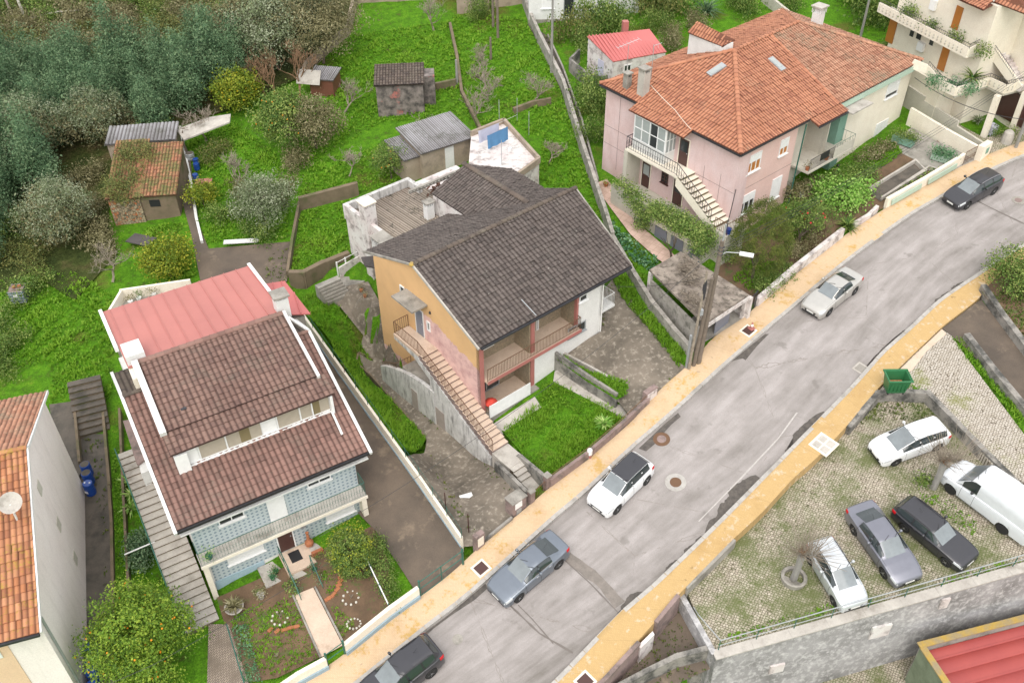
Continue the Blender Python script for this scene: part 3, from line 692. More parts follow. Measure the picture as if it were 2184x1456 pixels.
def leafy_cover(pix,dens,leaf,mat,ht=.3,name='ground_cover',label=None,cat='ground cover',seed=3,dz=0.,stuff=True,world=False):
    poly=pix if world else [G(*p,dz)[:2] for p in pix];rng=np.random.default_rng(seed);a=np.array([p[:2] for p in poly]);lo,hi=a.min(0),a.max(0)
    n=int((hi-lo).prod()*dens);xy=rng.uniform(lo,hi,(n,2));xy=xy[in_poly(xy[:,0],xy[:,1],poly)];n=len(xy)
    nz=(np.sin(xy[:,0]*2.1+seed)*np.sin(xy[:,1]*1.9+seed)+.4*np.sin(xy[:,0]*5+xy[:,1]*4));z=h(xy[:,0],xy[:,1])+dz+rng.uniform(0,1,n)*ht*(.7+.5*nz).clip(.1,1.6)
    nr=rng.normal(size=(n,3))*.5+np.array([0,0,.8]);nr /= np.linalg.norm(nr,axis=1)[:,None]
    V_,F_=leaf_quads(np.c_[xy,z],nr,leaf,rng,.65);tone=np.clip(.45+.2*nz+rng.normal(0,.2,n),0,1)
    org=np.array([*a.mean(0),float(h(*a.mean(0)))]);o=link(fastmesh(name,V_-org,F_,L_[mat],tone),name,None,org)
    if stuff:o['kind']='stuff'
    if label:o['label']=label;o['category']=cat
    return o
def spiky(px,py,label,n=40,L=.7,mat='mid',name='spiky_plant',at=None,group=None,seed=2,arch=.5,w_=.05,dz=0.):
    rng=np.random.default_rng(seed);V_=[];
    for i in range(n):
        a=rng.uniform(0,6.283);el=rng.uniform(.3,1.3);l=L*rng.uniform(.7,1.1);d=np.array([math.cos(a),math.sin(a),0]);s_=np.array([-d[1],d[0],0])*w_
        p0=np.zeros(3);p1=d*l*.5*math.cos(el)+np.array([0,0,l*.5*math.sin(el)]);p2=p1+d*l*.5*math.cos(el-arch*1.3)+np.array([0,0,l*.5*math.sin(el-arch*1.3)])
        V_+=[p0-s_*.6,p0+s_*.6,p1+s_,p1-s_,p1-s_,p1+s_,p2+s_*.1,p2-s_*.1]
    V_=np.array(V_);F_=np.arange(len(V_)).reshape(-1,4);p=at if at is not None else G(px,py,dz)
    return tag(link(fastmesh(name,V_,F_,L_[mat],rng.uniform(0,1,len(F_))),name,None,p),label,'plant',group)
def paint(name,col,metal=.3,rgh=.32):
    s=NT(name);c=s.mix(s.mask(s.noise(s.obj(),2.5,4),.35,.7),col,dk(col,.92));s.b.inputs['Coat Weight'].default_value=.6;s.b.inputs['Coat Roughness'].default_value=.12
    return s.fin(c,rgh,metal)
M['car_glass']=plain('car_window_glass',(.03,.04,.042),.08,spec=.9,var=0)
M['windscreen_glass']=plain('windscreen_glass',(.19,.215,.225),.12,spec=1.,var=.3,scale=1.5)
M['tail_red']=plain('red_tail_lamp',(.5,.01,.015),.25)
M['lamp_glass']=plain('headlamp_lens',(.62,.64,.66),.15,.3)
M['alloy']=plain('alloy_rim',(.42,.42,.44),.35,.7)
M['steelcap']=plain('white_hubcap',(.6,.6,.6),.5)
M['chrome']=plain('chrome_strip',(.6,.6,.62),.25,.8)
M['plate']=plain('number_plate',(.75,.75,.72),.5)
M['seam']=plain('panel_gap',(.015,.015,.017),.7)
class Car:
    def __init__(s,L,W,deck,roof,wr,axf,axr,rw=.32,ends=(.16,.12),zb=.2,pw=7):
        s.L,s.W,s.deck,s.roof,s.wr,s.axf,s.axr,s.rw,s.ends,s.zb,s.pw=L,W/2,deck,roof,wr/2,axf,axr,rw,ends,zb,pw
        s.X=sorted(set(list(np.round(np.linspace(-L/2,L/2,60),4))+[round(a+o,4) for a in (axf,axr) for o in np.linspace(-rw-.07,rw+.07,13)]+[round(L/2-e_,4) for e_ in (.01,.03,.06,.1)]+[round(-L/2+e_,4) for e_ in (.01,.03,.06,.1)]))
    def sec(s,x):
        hl=s.L/2;k=s.ends[0] if x>0 else s.ends[1];q=abs(x)/hl;W_=s.W*(1-k*q**s.pw);rnd=max(0,(q-.955)/.045);W_ *= 1-.1*rnd**2
        zd=float(np.interp(x,*zip(*s.deck)))-.07*rnd**2;zr=float(np.interp(x,*zip(*s.roof)));g=max(0,zr-zd);b=min(1,g/.12)
        zb=s.zb+.05*rnd
        for ax in (s.axf,s.axr):
            d2=(s.rw+.06)**2-(x-ax)**2
            if d2>0:zb=max(zb,s.rw+math.sqrt(d2))
        z3=max(zb+.04,s.zb+.45*(zd-s.zb));z4=max(z3+.02,zd-.14)
        P_=[(0,zb),(.8*W_,zb),(.975*W_,zb+.02),(W_,z3),(.99*W_,z4),(.955*W_,zd-.025),(.91*W_,zd)]
        bw=.91*W_;wr=min(s.wr,bw-.03)
        gh=[(bw-(bw-wr)*.45,zd+g*.52),(wr,zd+g*.9),(wr*.93,zd+g*.97),(wr*.55,zd+g*1.),(0,zd+g*1.+.015)]
        hd=[(.84*W_,zd+.015),(.76*W_,zd+.025),(.6*W_,zd+.035),(.35*W_,zd+.045),(0,zd+.05)]
        return P_+[(gh[i][0]*b+hd[i][0]*(1-b),gh[i][1]*b+hd[i][1]*(1-b)) for i in range(5)]
    def S(s,x,t,sg=1):
        P_=s.sec(x);i=min(10,int(t));f_=t-i;return np.array([x,sg*(P_[i][0]*(1-f_)+P_[i+1][0]*f_),P_[i][1]*(1-f_)+P_[i+1][1]*f_])
    def body(s):
        m=MB();n=12;full=2*n-2
        for x in s.X:
            P_=s.sec(x);m.v+=[(x,y,z) for y,z in P_]+[(x,-y,z) for y,z in P_[-2:0:-1]]
        for i in range(len(s.X)-1):
            for k in range(full):m.f.append((i*full+k,i*full+(k+1) % full,(i+1)*full+(k+1) % full,(i+1)*full+k))
        m.f.append(tuple(range(full))[::-1]);b=(len(s.X)-1)*full;m.f.append(tuple(range(b,b+full)));return m
    def panel(s,x0,x1,t0,t1,sg=0,nx=8,nt=6,off=.007):
        """glass or trim laid on the skin; sg 0 = across the centre line"""
        m=MB();xs=np.linspace(x0,x1,nx+1) if not callable(x0) else None
        ts=[(t,1) for t in np.linspace(t0,t1,nt+1)] if sg==0 else [(t,sg) for t in np.linspace(t0,t1,nt+1)]
        if sg==0:ts=ts[:-1]+[(t,-1) for t,_ in ts[::-1]]
        Gd=np.array([[s.S((xs[i]),t,g_) for t,g_ in ts] for i in range(len(xs))])
        du=np.gradient(Gd,axis=0);dv=np.gradient(Gd,axis=1);N=np.cross(du,dv);N /= np.linalg.norm(N,axis=2)[:,:,None]+1e-9
        ref=Gd-np.array([0,0,.7]);ref[:,:,0] *= .3;sgn=np.sign((N*ref).sum(2))[:,:,None];Gd=Gd+N*sgn*off;a,b=Gd.shape[:2]
        m.v=[tuple(p) for p in Gd.reshape(-1,3)];m.f=[(i*b+k,i*b+k+1,(i+1)*b+k+1,(i+1)*b+k) for i in range(a-1) for k in range(b-1)];return m
def make_car(name,label,cat,c,pm,front,rear,vis,ws,rwn,sides,rim='alloy',roofmat=None,group=None,axles=True,heading=None,rails=None,tail='tail_red',belt=None,head=None,dz=.03,sp=5,plates=True,stripe=None,grille='trim_black',roofx=None):
    """front/rear: pixels where the visible wheels touch the ground; vis = 'L' or 'R' side seen"""
    Pf=G(*front,dz) if front else None;Pr=G(*rear,dz) if rear else None
    if heading is not None:
        d=np.array([math.cos(R(heading)),math.sin(R(heading)),0]);
        if Pr is None:Pr=Pf-d*(c.axf-c.axr)
        else:Pf=Pr+d*(c.axf-c.axr)
    F_=Vector(Pf-Pr);F_.z=float(h(*Pf[:2])-h(*Pr[:2]));F_=F_.normalized();a=Vector((-.08,-.12,1)).normalized();Y=a.cross(F_).normalized();Z=F_.cross(Y)
    sg=1 if vis=='L' else -1;mid=(Vector(Pf)+Vector(Pr))/2;org=mid-Y*(sg*(c.W-.09))-F_*((c.axf+c.axr)/2);org.z=float(h(org.x,org.y))+dz
    t=thing(name,org,label,cat,group);t.matrix_world=Matrix(((F_.x,Y.x,Z.x,org.x),(F_.y,Y.y,Z.y,org.y),(F_.z,Y.z,Z.z,org.z),(0,0,0,1)))
    t['_o']=[0.,0.,0.]
    def B(m,nm,mat,par=t,sm_=False):return m.build(nm,mat,par,smooth=sm_)
    body=B(c.body(),'body',pm,sm_=True);
    md=body.modifiers.new('sharp','EDGE_SPLIT');md.split_angle=R(38)
    B(c.panel(ws[0],ws[1],8.75,11,nx=8),'windscreen','windscreen_glass',sm_=True)
    if rwn:B(c.panel(rwn[0],rwn[1],8.9,11,nx=6),'rear_window','car_glass',sm_=True)
    for s_ in (1,-1):B(c.panel(min(q[0] for q in sides)-.03,max(q[1] for q in sides)+.03,6.22,8.0,s_,nx=16,nt=3,off=.004),'window_surround','trim_black',sm_=True)
    for x0,x1 in sides:
        for s_ in (1,-1):B(c.panel(x0,x1,6.28,7.95,s_,nx=6,nt=3,off=.009),'side_window','car_glass',sm_=True)
    if roofmat:B(c.panel(roofx[0],roofx[1],8.3,11,nx=10,off=.012),'roof_panel',roofmat,sm_=True)
    hl=c.L/2;hp=head or (hl-.5,hl-.02,4.15,5.6);tp=(-hl+.015,-hl+.3,3.9,5.7)
    for s_ in (1,-1):
        B(c.panel(*hp,s_,nx=5,nt=3,off=.012),'headlight','lamp_glass',sm_=True)
        B(c.panel(*tp,s_,nx=5,nt=3,off=.012),'tail_light',tail,sm_=True)
        B(c.panel(min(c.axr+.7,-.1),c.axf-.45,1.9,2.15,s_,nx=6,nt=1,off=.012),'sill_trim','trim_black')
    se=MB()
    for x in [c.axf-.52]+[b_[0] if i else b_[0] for i,b_ in enumerate(sorted(sides,reverse=True)) ][:2]:
        for s_ in (1,-1):q=c.panel(x-.008,x+.008,2.2,6,s_,nx=1,nt=6,off=.005);se.add(q.v,q.f)
    for s_ in (1,-1):
        q=c.panel(ws[0]+.12,hl-.12,6.55,6.7,s_,nx=8,nt=1,off=.005);se.add(q.v,q.f)
    q=c.panel(ws[0]+.02,ws[0]+.06,7.2,11,nx=1,nt=8,off=.006);se.add(q.v,q.f)
    B(se,'panel_gaps','seam')
    zh=float(np.interp(hl-.05,*zip(*c.deck)))
    B(MB().box8([(hl-.05,-.42*c.W,zh-.3),(hl+.012,-.42*c.W,zh-.3),(hl+.012,.42*c.W,zh-.3),(hl-.05,.42*c.W,zh-.3),(hl-.05,-.5*c.W,zh-.13),(hl+.005,-.5*c.W,zh-.13),(hl+.005,.5*c.W,zh-.13),(hl-.05,.5*c.W,zh-.13)]),'grille',grille)
    B(MB().box8([(hl-.05,-.7*c.W,c.zb+.06),(hl+.01,-.7*c.W,c.zb+.06),(hl+.01,.7*c.W,c.zb+.06),(hl-.05,.7*c.W,c.zb+.06),(hl-.05,-.7*c.W,c.zb+.16),(hl+.01,-.7*c.W,c.zb+.16),(hl+.01,.7*c.W,c.zb+.16),(hl-.05,.7*c.W,c.zb+.16)]),'lower_grille','trim_black')
    if plates:
        for x in (hl+.016,-hl-.01):B(MB().box8([(x-.012,-.26,.42),(x+.008,-.26,.42),(x+.008,.26,.42),(x-.012,.26,.42),(x-.012,-.26,.53),(x+.008,-.26,.53),(x+.008,.26,.53),(x-.012,.26,.53)]),'number_plate','plate')
    mx=ws[0]-.3
    for s_ in (1,-1):
        p=c.S(mx,6.3,s_);mm=MB();mm.beam(p+[0,-s_*.02,.03],p+[0,s_*.1,.06],.05,.04)
        mm.lathe(p+np.array([-.0,s_*.16,.09]),[(.02,-.07),(.085,-.05),(.1,0),(.085,.06),(.02,.075)],10,ax=(-1,s_*.12,.05));B(mm,'wing_mirror',pm if name != 'parked_van' else 'trim_black',sm_=True)
        for (x0,x1) in sides[:2]:
            xh=min(x0,x1)+.12;q=c.S(xh,5.0,s_);q2=c.S(xh+.17,5.0,s_);o_=np.array([0,s_*.02,-.04]);B(MB().beam(q+o_,q2+o_,.025,.03),'door_handle','chrome' if stripe else pm)
    if stripe:
        for s_ in (1,-1):B(c.panel(sides[-1][0]-.05,sides[0][1]+.05,6.05,6.18,s_,nx=10,nt=1,off=.01),'window_strip',stripe)
    if rails:
        for s_ in (1,-1):
            B(MB().tube([c.S(x,8.6,s_)+np.array([0,0,.05 if 0<i<8 else .0]) for i,x in enumerate(np.linspace(rails[0],rails[1],9))],.018,5),'roof_rail',rails[2])
    B(MB().tube([c.S(c.axr+.25,11)+np.array([0,0,0]),c.S(c.axr+.2,11)+np.array([-.2,0,.16])],.008,4),'aerial','trim_black')
    for s_ in (.35,-.3):
        a_=c.S(ws[0]-.06,10.6,1);b_=c.S(ws[0]-.3,9.6,1);B(MB().beam((ws[0]+.02,s_*c.W,a_[2]+.01),(ws[0]-.18,(s_+.4)*c.W*.9,b_[2]+.02),.02,.015),'wiper','trim_black')
    for ax in (c.axf,c.axr):
        for s_ in (1,-1):
            yc=s_*(c.W-.11);wl=B(MB().lathe((ax,yc,c.rw),[(c.rw*.6,-.1),(c.rw*.96,-.1),(c.rw,-.07),(c.rw,.07),(c.rw*.96,.1),(c.rw*.62,.1)],20,ax=(0,s_,0)),'wheel','rubber')
            mr=MB().lathe((ax,yc+s_*.06,c.rw),[(c.rw*.64,-.02),(c.rw*.64,.035),(c.rw*.57,.035),(c.rw*.55,.0),(.03,-.0)],18,ax=(0,s_,0))
            if rim=='alloy':
                B(MB().lathe((ax,yc+s_*.056,c.rw),[(c.rw*.55,0),(c.rw*.55,.007)],14,ax=(0,s_,0)),'brake_disc','trim_black',wl)
                mr2=MB();mr2.tube([(ax+math.cos(a_)*c.rw*.6,yc+s_*.075,c.rw+math.sin(a_)*c.rw*.6) for a_ in np.linspace(0,6.283,19)[:-1]],.022,4,closed=True)
                for k in range(sp):an=2*math.pi*k/sp;pc=np.array([ax,yc+s_*.085,c.rw]);mr2.beam(pc,pc+np.array([math.cos(an),0,math.sin(an)])*c.rw*.6,.06,.03,up=(0,1,0))
                mr2.lathe((ax,yc+s_*.06,c.rw),[(.06,.0),(.06,.045),(.03,.05)],10,ax=(0,s_,0));B(mr2,'rim','alloy',wl)
            else:B(mr,'rim',rim,wl)
    B(MB().fbox(Fr((0,0),0),c.axr-c.rw,c.axf+c.rw,-c.W*.72,c.W*.72,c.zb+.02,c.rw+.32),'underbody','trim_black')
    return t
LK=[(700,1512),(800,1430),(860,1384),(905,1344),(980,1290),(1034,1242),(1105,1178),(1150,1138),(1179,1110),(1252,1050),(1349,957),(1417,900),(1498,826),(1539,787),(1632,707.5),(1701,650),(1800,564.6),(1900,490.4),(1947,457.6),(2002,426),(2123,361),(2185,335),(2330,284)]
LO=[(560,1512),(639,1456),(698,1427),(737,1396),(833,1319),(896,1276),(964,1226),(1031,1160),(1094,1109),(1132,1079),(1168,1044),(1253,984),(1358,893),(1399,840),(1465,784),(1492,760),(1514,724),(1586,683),(1610,658),(1685,595),(1792,511),(1889,446),(2047,359),(2132,322),(2184,304),(2330,262)]
RK=[(1120,1512),(1190,1447),(1332,1297),(1377,1263),(1457,1187),(1536,1110),(1600,1045),(1666,978),(1763,879),(1820,821),(1881,751),(1935,705),(2003,640),(2061,602),(2154,540),(2184,522),(2330,440)]
RO=[(1230,1505),(1285,1450),(1355,1375),(1396,1329),(1451,1266),(1565,1150),(1622,1099),(1694,1019),(1738,983),(1802,915),(1872,830),(1921,783),(2009,699),(2085,642),(2122,594),(2185,560),(2330,490)]
NR=110
def pl(px):return smooth_line(resample([G(*p)[:2] for p in px],NR),3)
lk,lo,rk,ro=pl(LK),pl(LO),pl(RK),pl(RO)
struct(strip('street',lk,rk,.02,'road',nx=8))
strip('pavement_left',lo,lk,.15,'pave_left',nx=4,lip=.3)
strip('pavement_right',rk,ro,.15,'pave_right',nx=4,lip=1.9)
def kerb(A,side,name):
    nrm=np.gradient(A,axis=0);nrm=np.c_[-nrm[:,1],nrm[:,0]];nrm /= np.linalg.norm(nrm,axis=1)[:,None];ln=np.r_[0,np.cumsum(np.linalg.norm(np.diff(A,axis=0),axis=1))]
    m=MB();k=0;s_=0.
    while s_<ln[-1]-1.1:
        a=np.array([np.interp(s_,ln,A[:,0]),np.interp(s_,ln,A[:,1])]);b=np.array([np.interp(s_+.97,ln,A[:,0]),np.interp(s_+.97,ln,A[:,1])])
        d=(b-a)/np.linalg.norm(b-a);n_=np.array([-d[1],d[0]])*side;j=random.gauss(0,.008);p=[a-n_*.03,b-n_*.03,b+n_*.2,a+n_*.2]
        if side<0:p=p[::-1]
        m.box8([(*q,float(h(*q))-.1) for q in p]+[(*q,float(h(*q))+.165+j) for q in p]);s_+=1.0
    return struct(m.build(name,'kerb'))
kerb(lk,1,'kerb_left');kerb(rk,-1,'kerb_right')
def road_patch(name,pix,mat='asphalt_patch',dz=.026):return sheet(name,pix,mat,dz,1.)
road_patch('road_patch',[(905,1349),(958,1309),(1035,1244),(1042,1252),(1013,1278),(960,1313),(924,1340),(890,1372),(860,1398),(858,1388)])
road_patch('road_patch',[(1362,956),(1417,904),(1446,880),(1452,888),(1432,905),(1420,918),(1398,945),(1378,962)])
road_patch('road_patch',[(1560,770),(1632,712),(1640,712),(1616,736),(1590,768),(1584,764)])
def ragged(a,b,wmax,n,seed,name='road_patch'):
    rs=random.Random(seed);A=np.array([resample([G(*p)[:2] for p in RK],400)])[0];i0=int(np.argmin(np.linalg.norm(A-G(*a)[:2],axis=1)));i1=int(np.argmin(np.linalg.norm(A-G(*b)[:2],axis=1)))
    seg=A[i0:i1+1];d=np.gradient(seg,axis=0);nn_=np.c_[-d[:,1],d[:,0]];nn_ /= np.linalg.norm(nn_,axis=1)[:,None];q=[];w_=.05
    for i in range(len(seg)):
        w_+=rs.gauss(0,.07);w_=min(wmax,max(.06,w_));e_=math.sin(math.pi*(i+.3)/(len(seg)+.6))**.4;q.append(seg[i]+nn_[i]*w_*e_)
    return sheet(name,list(seg+nn_*.02)+q[::-1],'asphalt_patch',.027,1.,world=True)
ragged((1310,1325),(1400,1243),.55,9,3);ragged((1400,1243),(1500,1145),.4,9,5);ragged((1502,1143),(1625,1020),.95,9,8);ragged((1660,985),(1763,880),.5,9,12);ragged((1830,808),(1960,680),.22,9,15);ragged((1985,655),(2058,604),.5,5,21)
def line_patch(name,pts,w_,mat,dz=.03):
    c=[G(*p)[:2] for p in pts];c=resample(c,14);d=np.gradient(c,axis=0);n_=np.c_[-d[:,1],d[:,0]];n_ /= np.linalg.norm(n_,axis=1)[:,None];ws=np.array([w_*random.uniform(.6,1.25) for _ in c])[:,None]
    return sheet(name,list(c+n_*ws)+list((c-n_*ws))[::-1],mat,dz,1.5,world=True)
M['seal']=rough('trench_repair_asphalt',(.24,.21,.185),(.18,.16,.14),scale=3)
line_patch('road_patch',[(1150,1140),(1215,1190),(1280,1240),(1322,1290)],.42,'seal')
M['crack']=plain('tarred_crack',(.16,.14,.125),.8)
line_patch('road_crack',[(1205,1195),(1260,1245),(1318,1306)],.035,'crack',.034);line_patch('road_crack',[(1085,1288),(1150,1350),(1222,1392)],.05,'crack');line_patch('road_crack',[(1105,1290),(1135,1320),(1180,1372)],.03,'crack',.034)
line_patch('road_crack',[(2075,425),(2125,450),(2184,478)],.06,'crack')
M['paleline']=rough('pale_worn_line',(.5,.47,.44),scale=5)
line_patch('road_line',[(1490,1112),(1580,1020),(1660,935),(1700,880)],.04,'paleline',.033)
LOT=[(1462,1252),(1565,1150),(1622,1099),(1694,1019),(1738,983),(1806,914),(1872,842),(1975,842),(2110,975),(2330,1110),(2330,1163),(2184,1205),(1520,1393)]
LDZ=-.5
lotw=[G(*p,LDZ)[:2] for p in LOT]
rw0=G(1520,1393,LDZ)[:2];rw1=G(2184,1205,LDZ)[:2];rwd=(rw1-rw0)/np.linalg.norm(rw1-rw0);rwn_=np.array([rwd[1],-rwd[0]])
yardp=[(1230,1505),(1285,1450),(1355,1375),(1396,1329),(1451,1266),(1522,1395),(1370,1462),(1300,1500)]
yardw=[G(*p,0)[:2] for p in yardp]
lowbits=[rw0-rwd*.2,rw1+rwd*40,rw1+rwd*40+rwn_*40,rw0-rwd*30+rwn_*40,np.array(G(1200,1560)[:2]),np.array(G(1300,1495)[:2])]
def nonuni(c0,c1,st,far,k):
    a=np.arange(c0,c1,st);g_=np.geomspace(st*3,far,k);return np.r_[c0-g_[::-1],a,c1+g_]
gx=nonuni(-70,85,.45,3500,9);gy=nonuni(8,130,.45,3500,9);X_,Y_=np.meshgrid(gx,gy);Z_=h(X_,Y_)-.03
near=(X_>-70) & (X_<85) & (Y_>8) & (Y_<129)
Z_=Z_+np.where(near,.05*(np.sin(X_*1.9+Y_)*np.cos(Y_*1.3-X_*.7))+.04*np.sin(X_*.6)*np.sin(Y_*.5),0)-.06
def pit(poly,dz,g=0):
    global Z_
    q_=[tuple(p) for p in poly];k=in_poly(X_.ravel(),Y_.ravel(),q_)
    if g:
        for a_ in range(8):k |= in_poly(X_.ravel()+g*math.cos(a_*.785),Y_.ravel()+g*math.sin(a_*.785),q_)
    k=k.reshape(X_.shape);Z_=np.where(k,np.minimum(Z_,h(X_,Y_)+dz),Z_)
roadw=list(lo)+list(ro)[::-1]
pit([G(*q)[:2] for q in [(1094,1112),(1130,1078),(1015,962),(880,840),(822,790),(815,740),(775,600),(690,590),(640,600),(640,640),(700,740),(830,900),(990,1165)]],-.5,.5);pit(list(rk)+list(ro)[::-1],-2.2);pit(roadw,-.25);BW=lambda u,v:MO+ME*u+MN*v;GARD=[BW(-.1,1.9),BW(9.6,1.9),G(1283,712)[:2],G(1192,764)[:2],G(1325,862)[:2],G(1378,866)[:2],G(1320,915)[:2],G(1253,972)[:2],G(1174,1026)[:2],G(1110,975)[:2],G(1066,935)[:2],BW(-.1,-2.2)];pit(GARD,-.95,.2);pit([BW(-1.3,-2.3),BW(.1,-2.3),BW(.1,-5.9),BW(-1.3,-5.9)],-.8,.2);pit(lotw,LDZ-.3);pit(yardw,-1.9,.7);pit(lowbits,-6.0,.3)
ny,nx_=X_.shape;idx=np.arange(ny*nx_).reshape(ny,nx_)
me=fastmesh('ground',np.c_[X_.ravel(),Y_.ravel(),Z_.ravel()],np.stack([idx[:-1,:-1],idx[:-1,1:],idx[1:,1:],idx[1:,:-1]],-1).reshape(-1,4),M['ground'],smooth=True)
struct(link(me,'ground'))
sheet('parking_ground',lotw,'calcada',LDZ,1.2,skirt=.3,world=True)
LANE=[(1900,805),(1954,752),(2009,702),(2030,716),(2060,760),(2105,820),(2184,925),(2330,1095),(2330,1112),(2110,985),(2060,925),(1975,840),(1930,838),(1870,838)]
sheet('cobbled_lane',LANE,'calcada_light',.04,1.2,skirt=.8)
sheet('concrete_apron',[(1921,786),(2009,701),(2018,712),(1975,750),(1945,790),(1905,808)],'peach_path',.06,1.)
sheet('ramp',[(2010,700),(2085,643),(2094,640),(2184,758),(2330,930),(2330,1040),(2184,868),(2060,742)],'drive_stained',.05,1.2)
grass_tufts([(2025,714),(2055,722),(2100,780),(2184,870),(2184,925),(2105,815),(2055,760)],60,.16,seed=5,name='grass_strip',label='green grass strip along the low grey wall of the lane')
sheet('lower_yard',yardw,'drive_stained',-1.3,1.,world=True)
grass_tufts(yardw,18,.1,'grass_dull',-1.3,world=True,seed=9,name='grass',label='dull mossy grass in the sunken yard')
lowg=[rw0+rwn_*.1-rwd*6,rw1+rwd*14+rwn_*.1,rw1+rwd*14+rwn_*22,rw0-rwd*6+rwn_*22]
sheet('lower_lane',lowg,'calcada',-5.7,2.,world=True)
rw=thing('retaining_wall',(*rw0,float(h(*rw0))),'long grey mould-streaked retaining wall below the railed car park','wall')
m=MB()
for k in range(12):
    a=rw0+rwd*(k*2.6);b=rw0+rwd*((k+1)*2.6);zt=[float(h(*q))+LDZ+.06 for q in (a,b)]
    for q in (0,):
        p=[a+rwn_*.35,b+rwn_*.35,b-rwn_*.05,a-rwn_*.05];p2=[a+rwn_*.6,b+rwn_*.6,b-rwn_*.05,a-rwn_*.05]
        m.box8([(*c,float(h(*rw0))-7) for c in p2]+[(*c,z) for c,z in zip(p,(zt[0],zt[1],zt[1],zt[0]))])
m.build('wall','retaining',rw)
m=MB()
for k in range(16):a=rw0+rwd*(k*2.);b=rw0+rwd*((k+1)*2.-.01);z0,z1=float(h(*a))+LDZ,float(h(*b))+LDZ;m.box8([(*(a+rwn_*.42),z0+.062),(*(b+rwn_*.42),z1+.062),(*(b-rwn_*.12),z1+.062),(*(a-rwn_*.12),z0+.062),(*(a+rwn_*.42),z0+.13),(*(b+rwn_*.42),z1+.13),(*(b-rwn_*.12),z1+.13),(*(a-rwn_*.12),z0+.13)])
m.build('coping','concrete_light',rw)
for a_,w_,z_,h_ in ((8.6,1.1,-2.6,1.0),(3.2,.8,-3.2,.7),(12.2,.5,-1.6,.8)):q=Fr(rw0+rwd*a_,math.degrees(math.atan2(rwd[1],rwd[0])));zz=float(h(*q.O));MB().box8([q.W(x,y-.004 if t_ else y,zz+z) for z,t_ in ((z_,0),(z_+h_,1)) for x,y in ((0,-.35-.25*(-z_/7)-.06),(w_,-.35-.25*(-z_/7)-.06),(w_,-.3),(0,-.3))]).build('render_patch','worn_white',rw)
c_=G(1451,1268,-.4)[:2];d_=G(1522,1395,-.4)[:2];wv=(d_-c_)/np.linalg.norm(d_-c_);wn2=np.array([-wv[1],wv[0]])
m=MB();z0,z1=float(h(*c_))-.35,float(h(*d_))-.36
for (n0,n1) in ((0.,.35),):
    m.box8([(*(c_-wn2*.25),z0-4),(*(d_-wn2*.25),z1-6.5),(*(d_+wn2*.2),z1-6.5),(*(c_+wn2*.2),z0-4),(*(c_-wn2*.1),z0),(*(d_-wn2*.1),z1),(*(d_+wn2*.2),z1),(*(c_+wn2*.2),z0)])
tag(m.build('retaining_wall','retaining'),'short side of the grey retaining wall beside the sunken yard','wall')
wall_line('yard_wall',[(1516,1398),(1440,1418),(1375,1450),(1300,1490)],.9,.28,'wall_dark','dark mossy wall closing the sunken yard at the bottom of the photo',base=5.5,dz=-1.3)
wall_line('low_wall',[(1446,1274),(1398,1332)],.28,.22,'pinkish_wall','low rough wall at the pavement edge above the gap of the sunken yard',base=1.6)
wall_line('low_wall',[(1362,1374),(1290,1452),(1240,1500)],.28,.22,'pinkish_wall','low rough wall at the pavement edge running out of the bottom of the photo',base=1.6)
o=sheet('yard_step',[(1392,1345),(1362,1374),(1366,1382),(1396,1352)],'worn_white',.06,1.,skirt=1.4);
wall_line('kerb_wall',[(1463,1255),(1525,1195),(1566,1153)],.14,.2,'concrete','low crumbling concrete edging between ochre pavement and car park',base=1.)
rl=thing('railing',(*rw0,float(h(*rw0))),'galvanised two-rail railing along the top of the grey retaining wall','railing')
gp=[G(1462,1258,LDZ)+[0,0,.1],G(1500,1340,LDZ)+[0,0,.1]];pr=[np.array([*(rw0-rwn_*.0+rwd*.25),0])];q0=rw0+rwd*.3-rwn_*.05
pts=[]
for k in range(0,14):
    q=q0+rwd*k*2.;pts.append(np.array([*q,float(h(*q))+LDZ+.1]))
m=MB()
for a,b in zip(pts[:-1],pts[1:]):m.tube([a+[0,0,.85],b+[0,0,.85]],.03,6);m.tube([a+[0,0,.4],b+[0,0,.4]],.022,5)
e0=np.array([*(c_+wn2*.1+wv*1.6),0]);e0[2]=float(h(*e0[:2]))-.4;m.tube([pts[0]+[0,0,.85],e0+[0,0,.55],G(1478,1300,LDZ)+[0,0,.25]],.03,6)
m.build('rail','grey_metal',rl)
for p in pts:MB().tube([p-[0,0,.2],p+[0,0,.85]],.025,6).build('post','green_iron',rl)
wall_line('bay_wall',[(1808,912),(1872,842),(1900,838),(1978,842),(2040,905),(2110,975),(2200,1060)],[.1,.22,.25,.25,.22,.18,.1],.34,'wall_dark','low blackened stone wall enclosing the end bay of the car park',base=1.2)
wall_line('lane_wall',[(2058,722),(2110,790),(2184,880),(2300,1010)],.45,.4,'wall_dark','low grey wall between the grass strip and the bare ramp',base=.5)
wall_line('garden_wall',[(2092,622),(2130,680),(2184,752),(2300,900)],.6,.4,'wall_dark','dark mossy wall around the corner garden at the right edge',base=.5)
sheet('corner_garden',[(2094,622),(2124,594),(2184,560),(2330,490),(2330,920),(2184,745)],'soil',.4,1.2)
grass_tufts([(2110,630),(2184,600),(2184,740)],50,.12,'grass_dull',dz=.4,seed=13,name='grass',label='sparse yellowish grass in the corner garden at the right edge')
bush(2152,618,'large dense green bush in the corner garden at the right edge',[(0,0,1.1,1.7,1.7,1.25),(1.3,-.4,1.,1.4,1.4,1.2),(.6,1.3,1.1,1.5,1.4,1.2)],9000,.13,'mid',dz=.3,up=.2)
grass_tufts([(1822,905),(1870,856),(1965,858),(2020,905),(2000,900),(1900,895),(1860,900)],45,.09,'grass_dull',LDZ,seed=21,label='mossy grass inside the end bay around the parked white car')
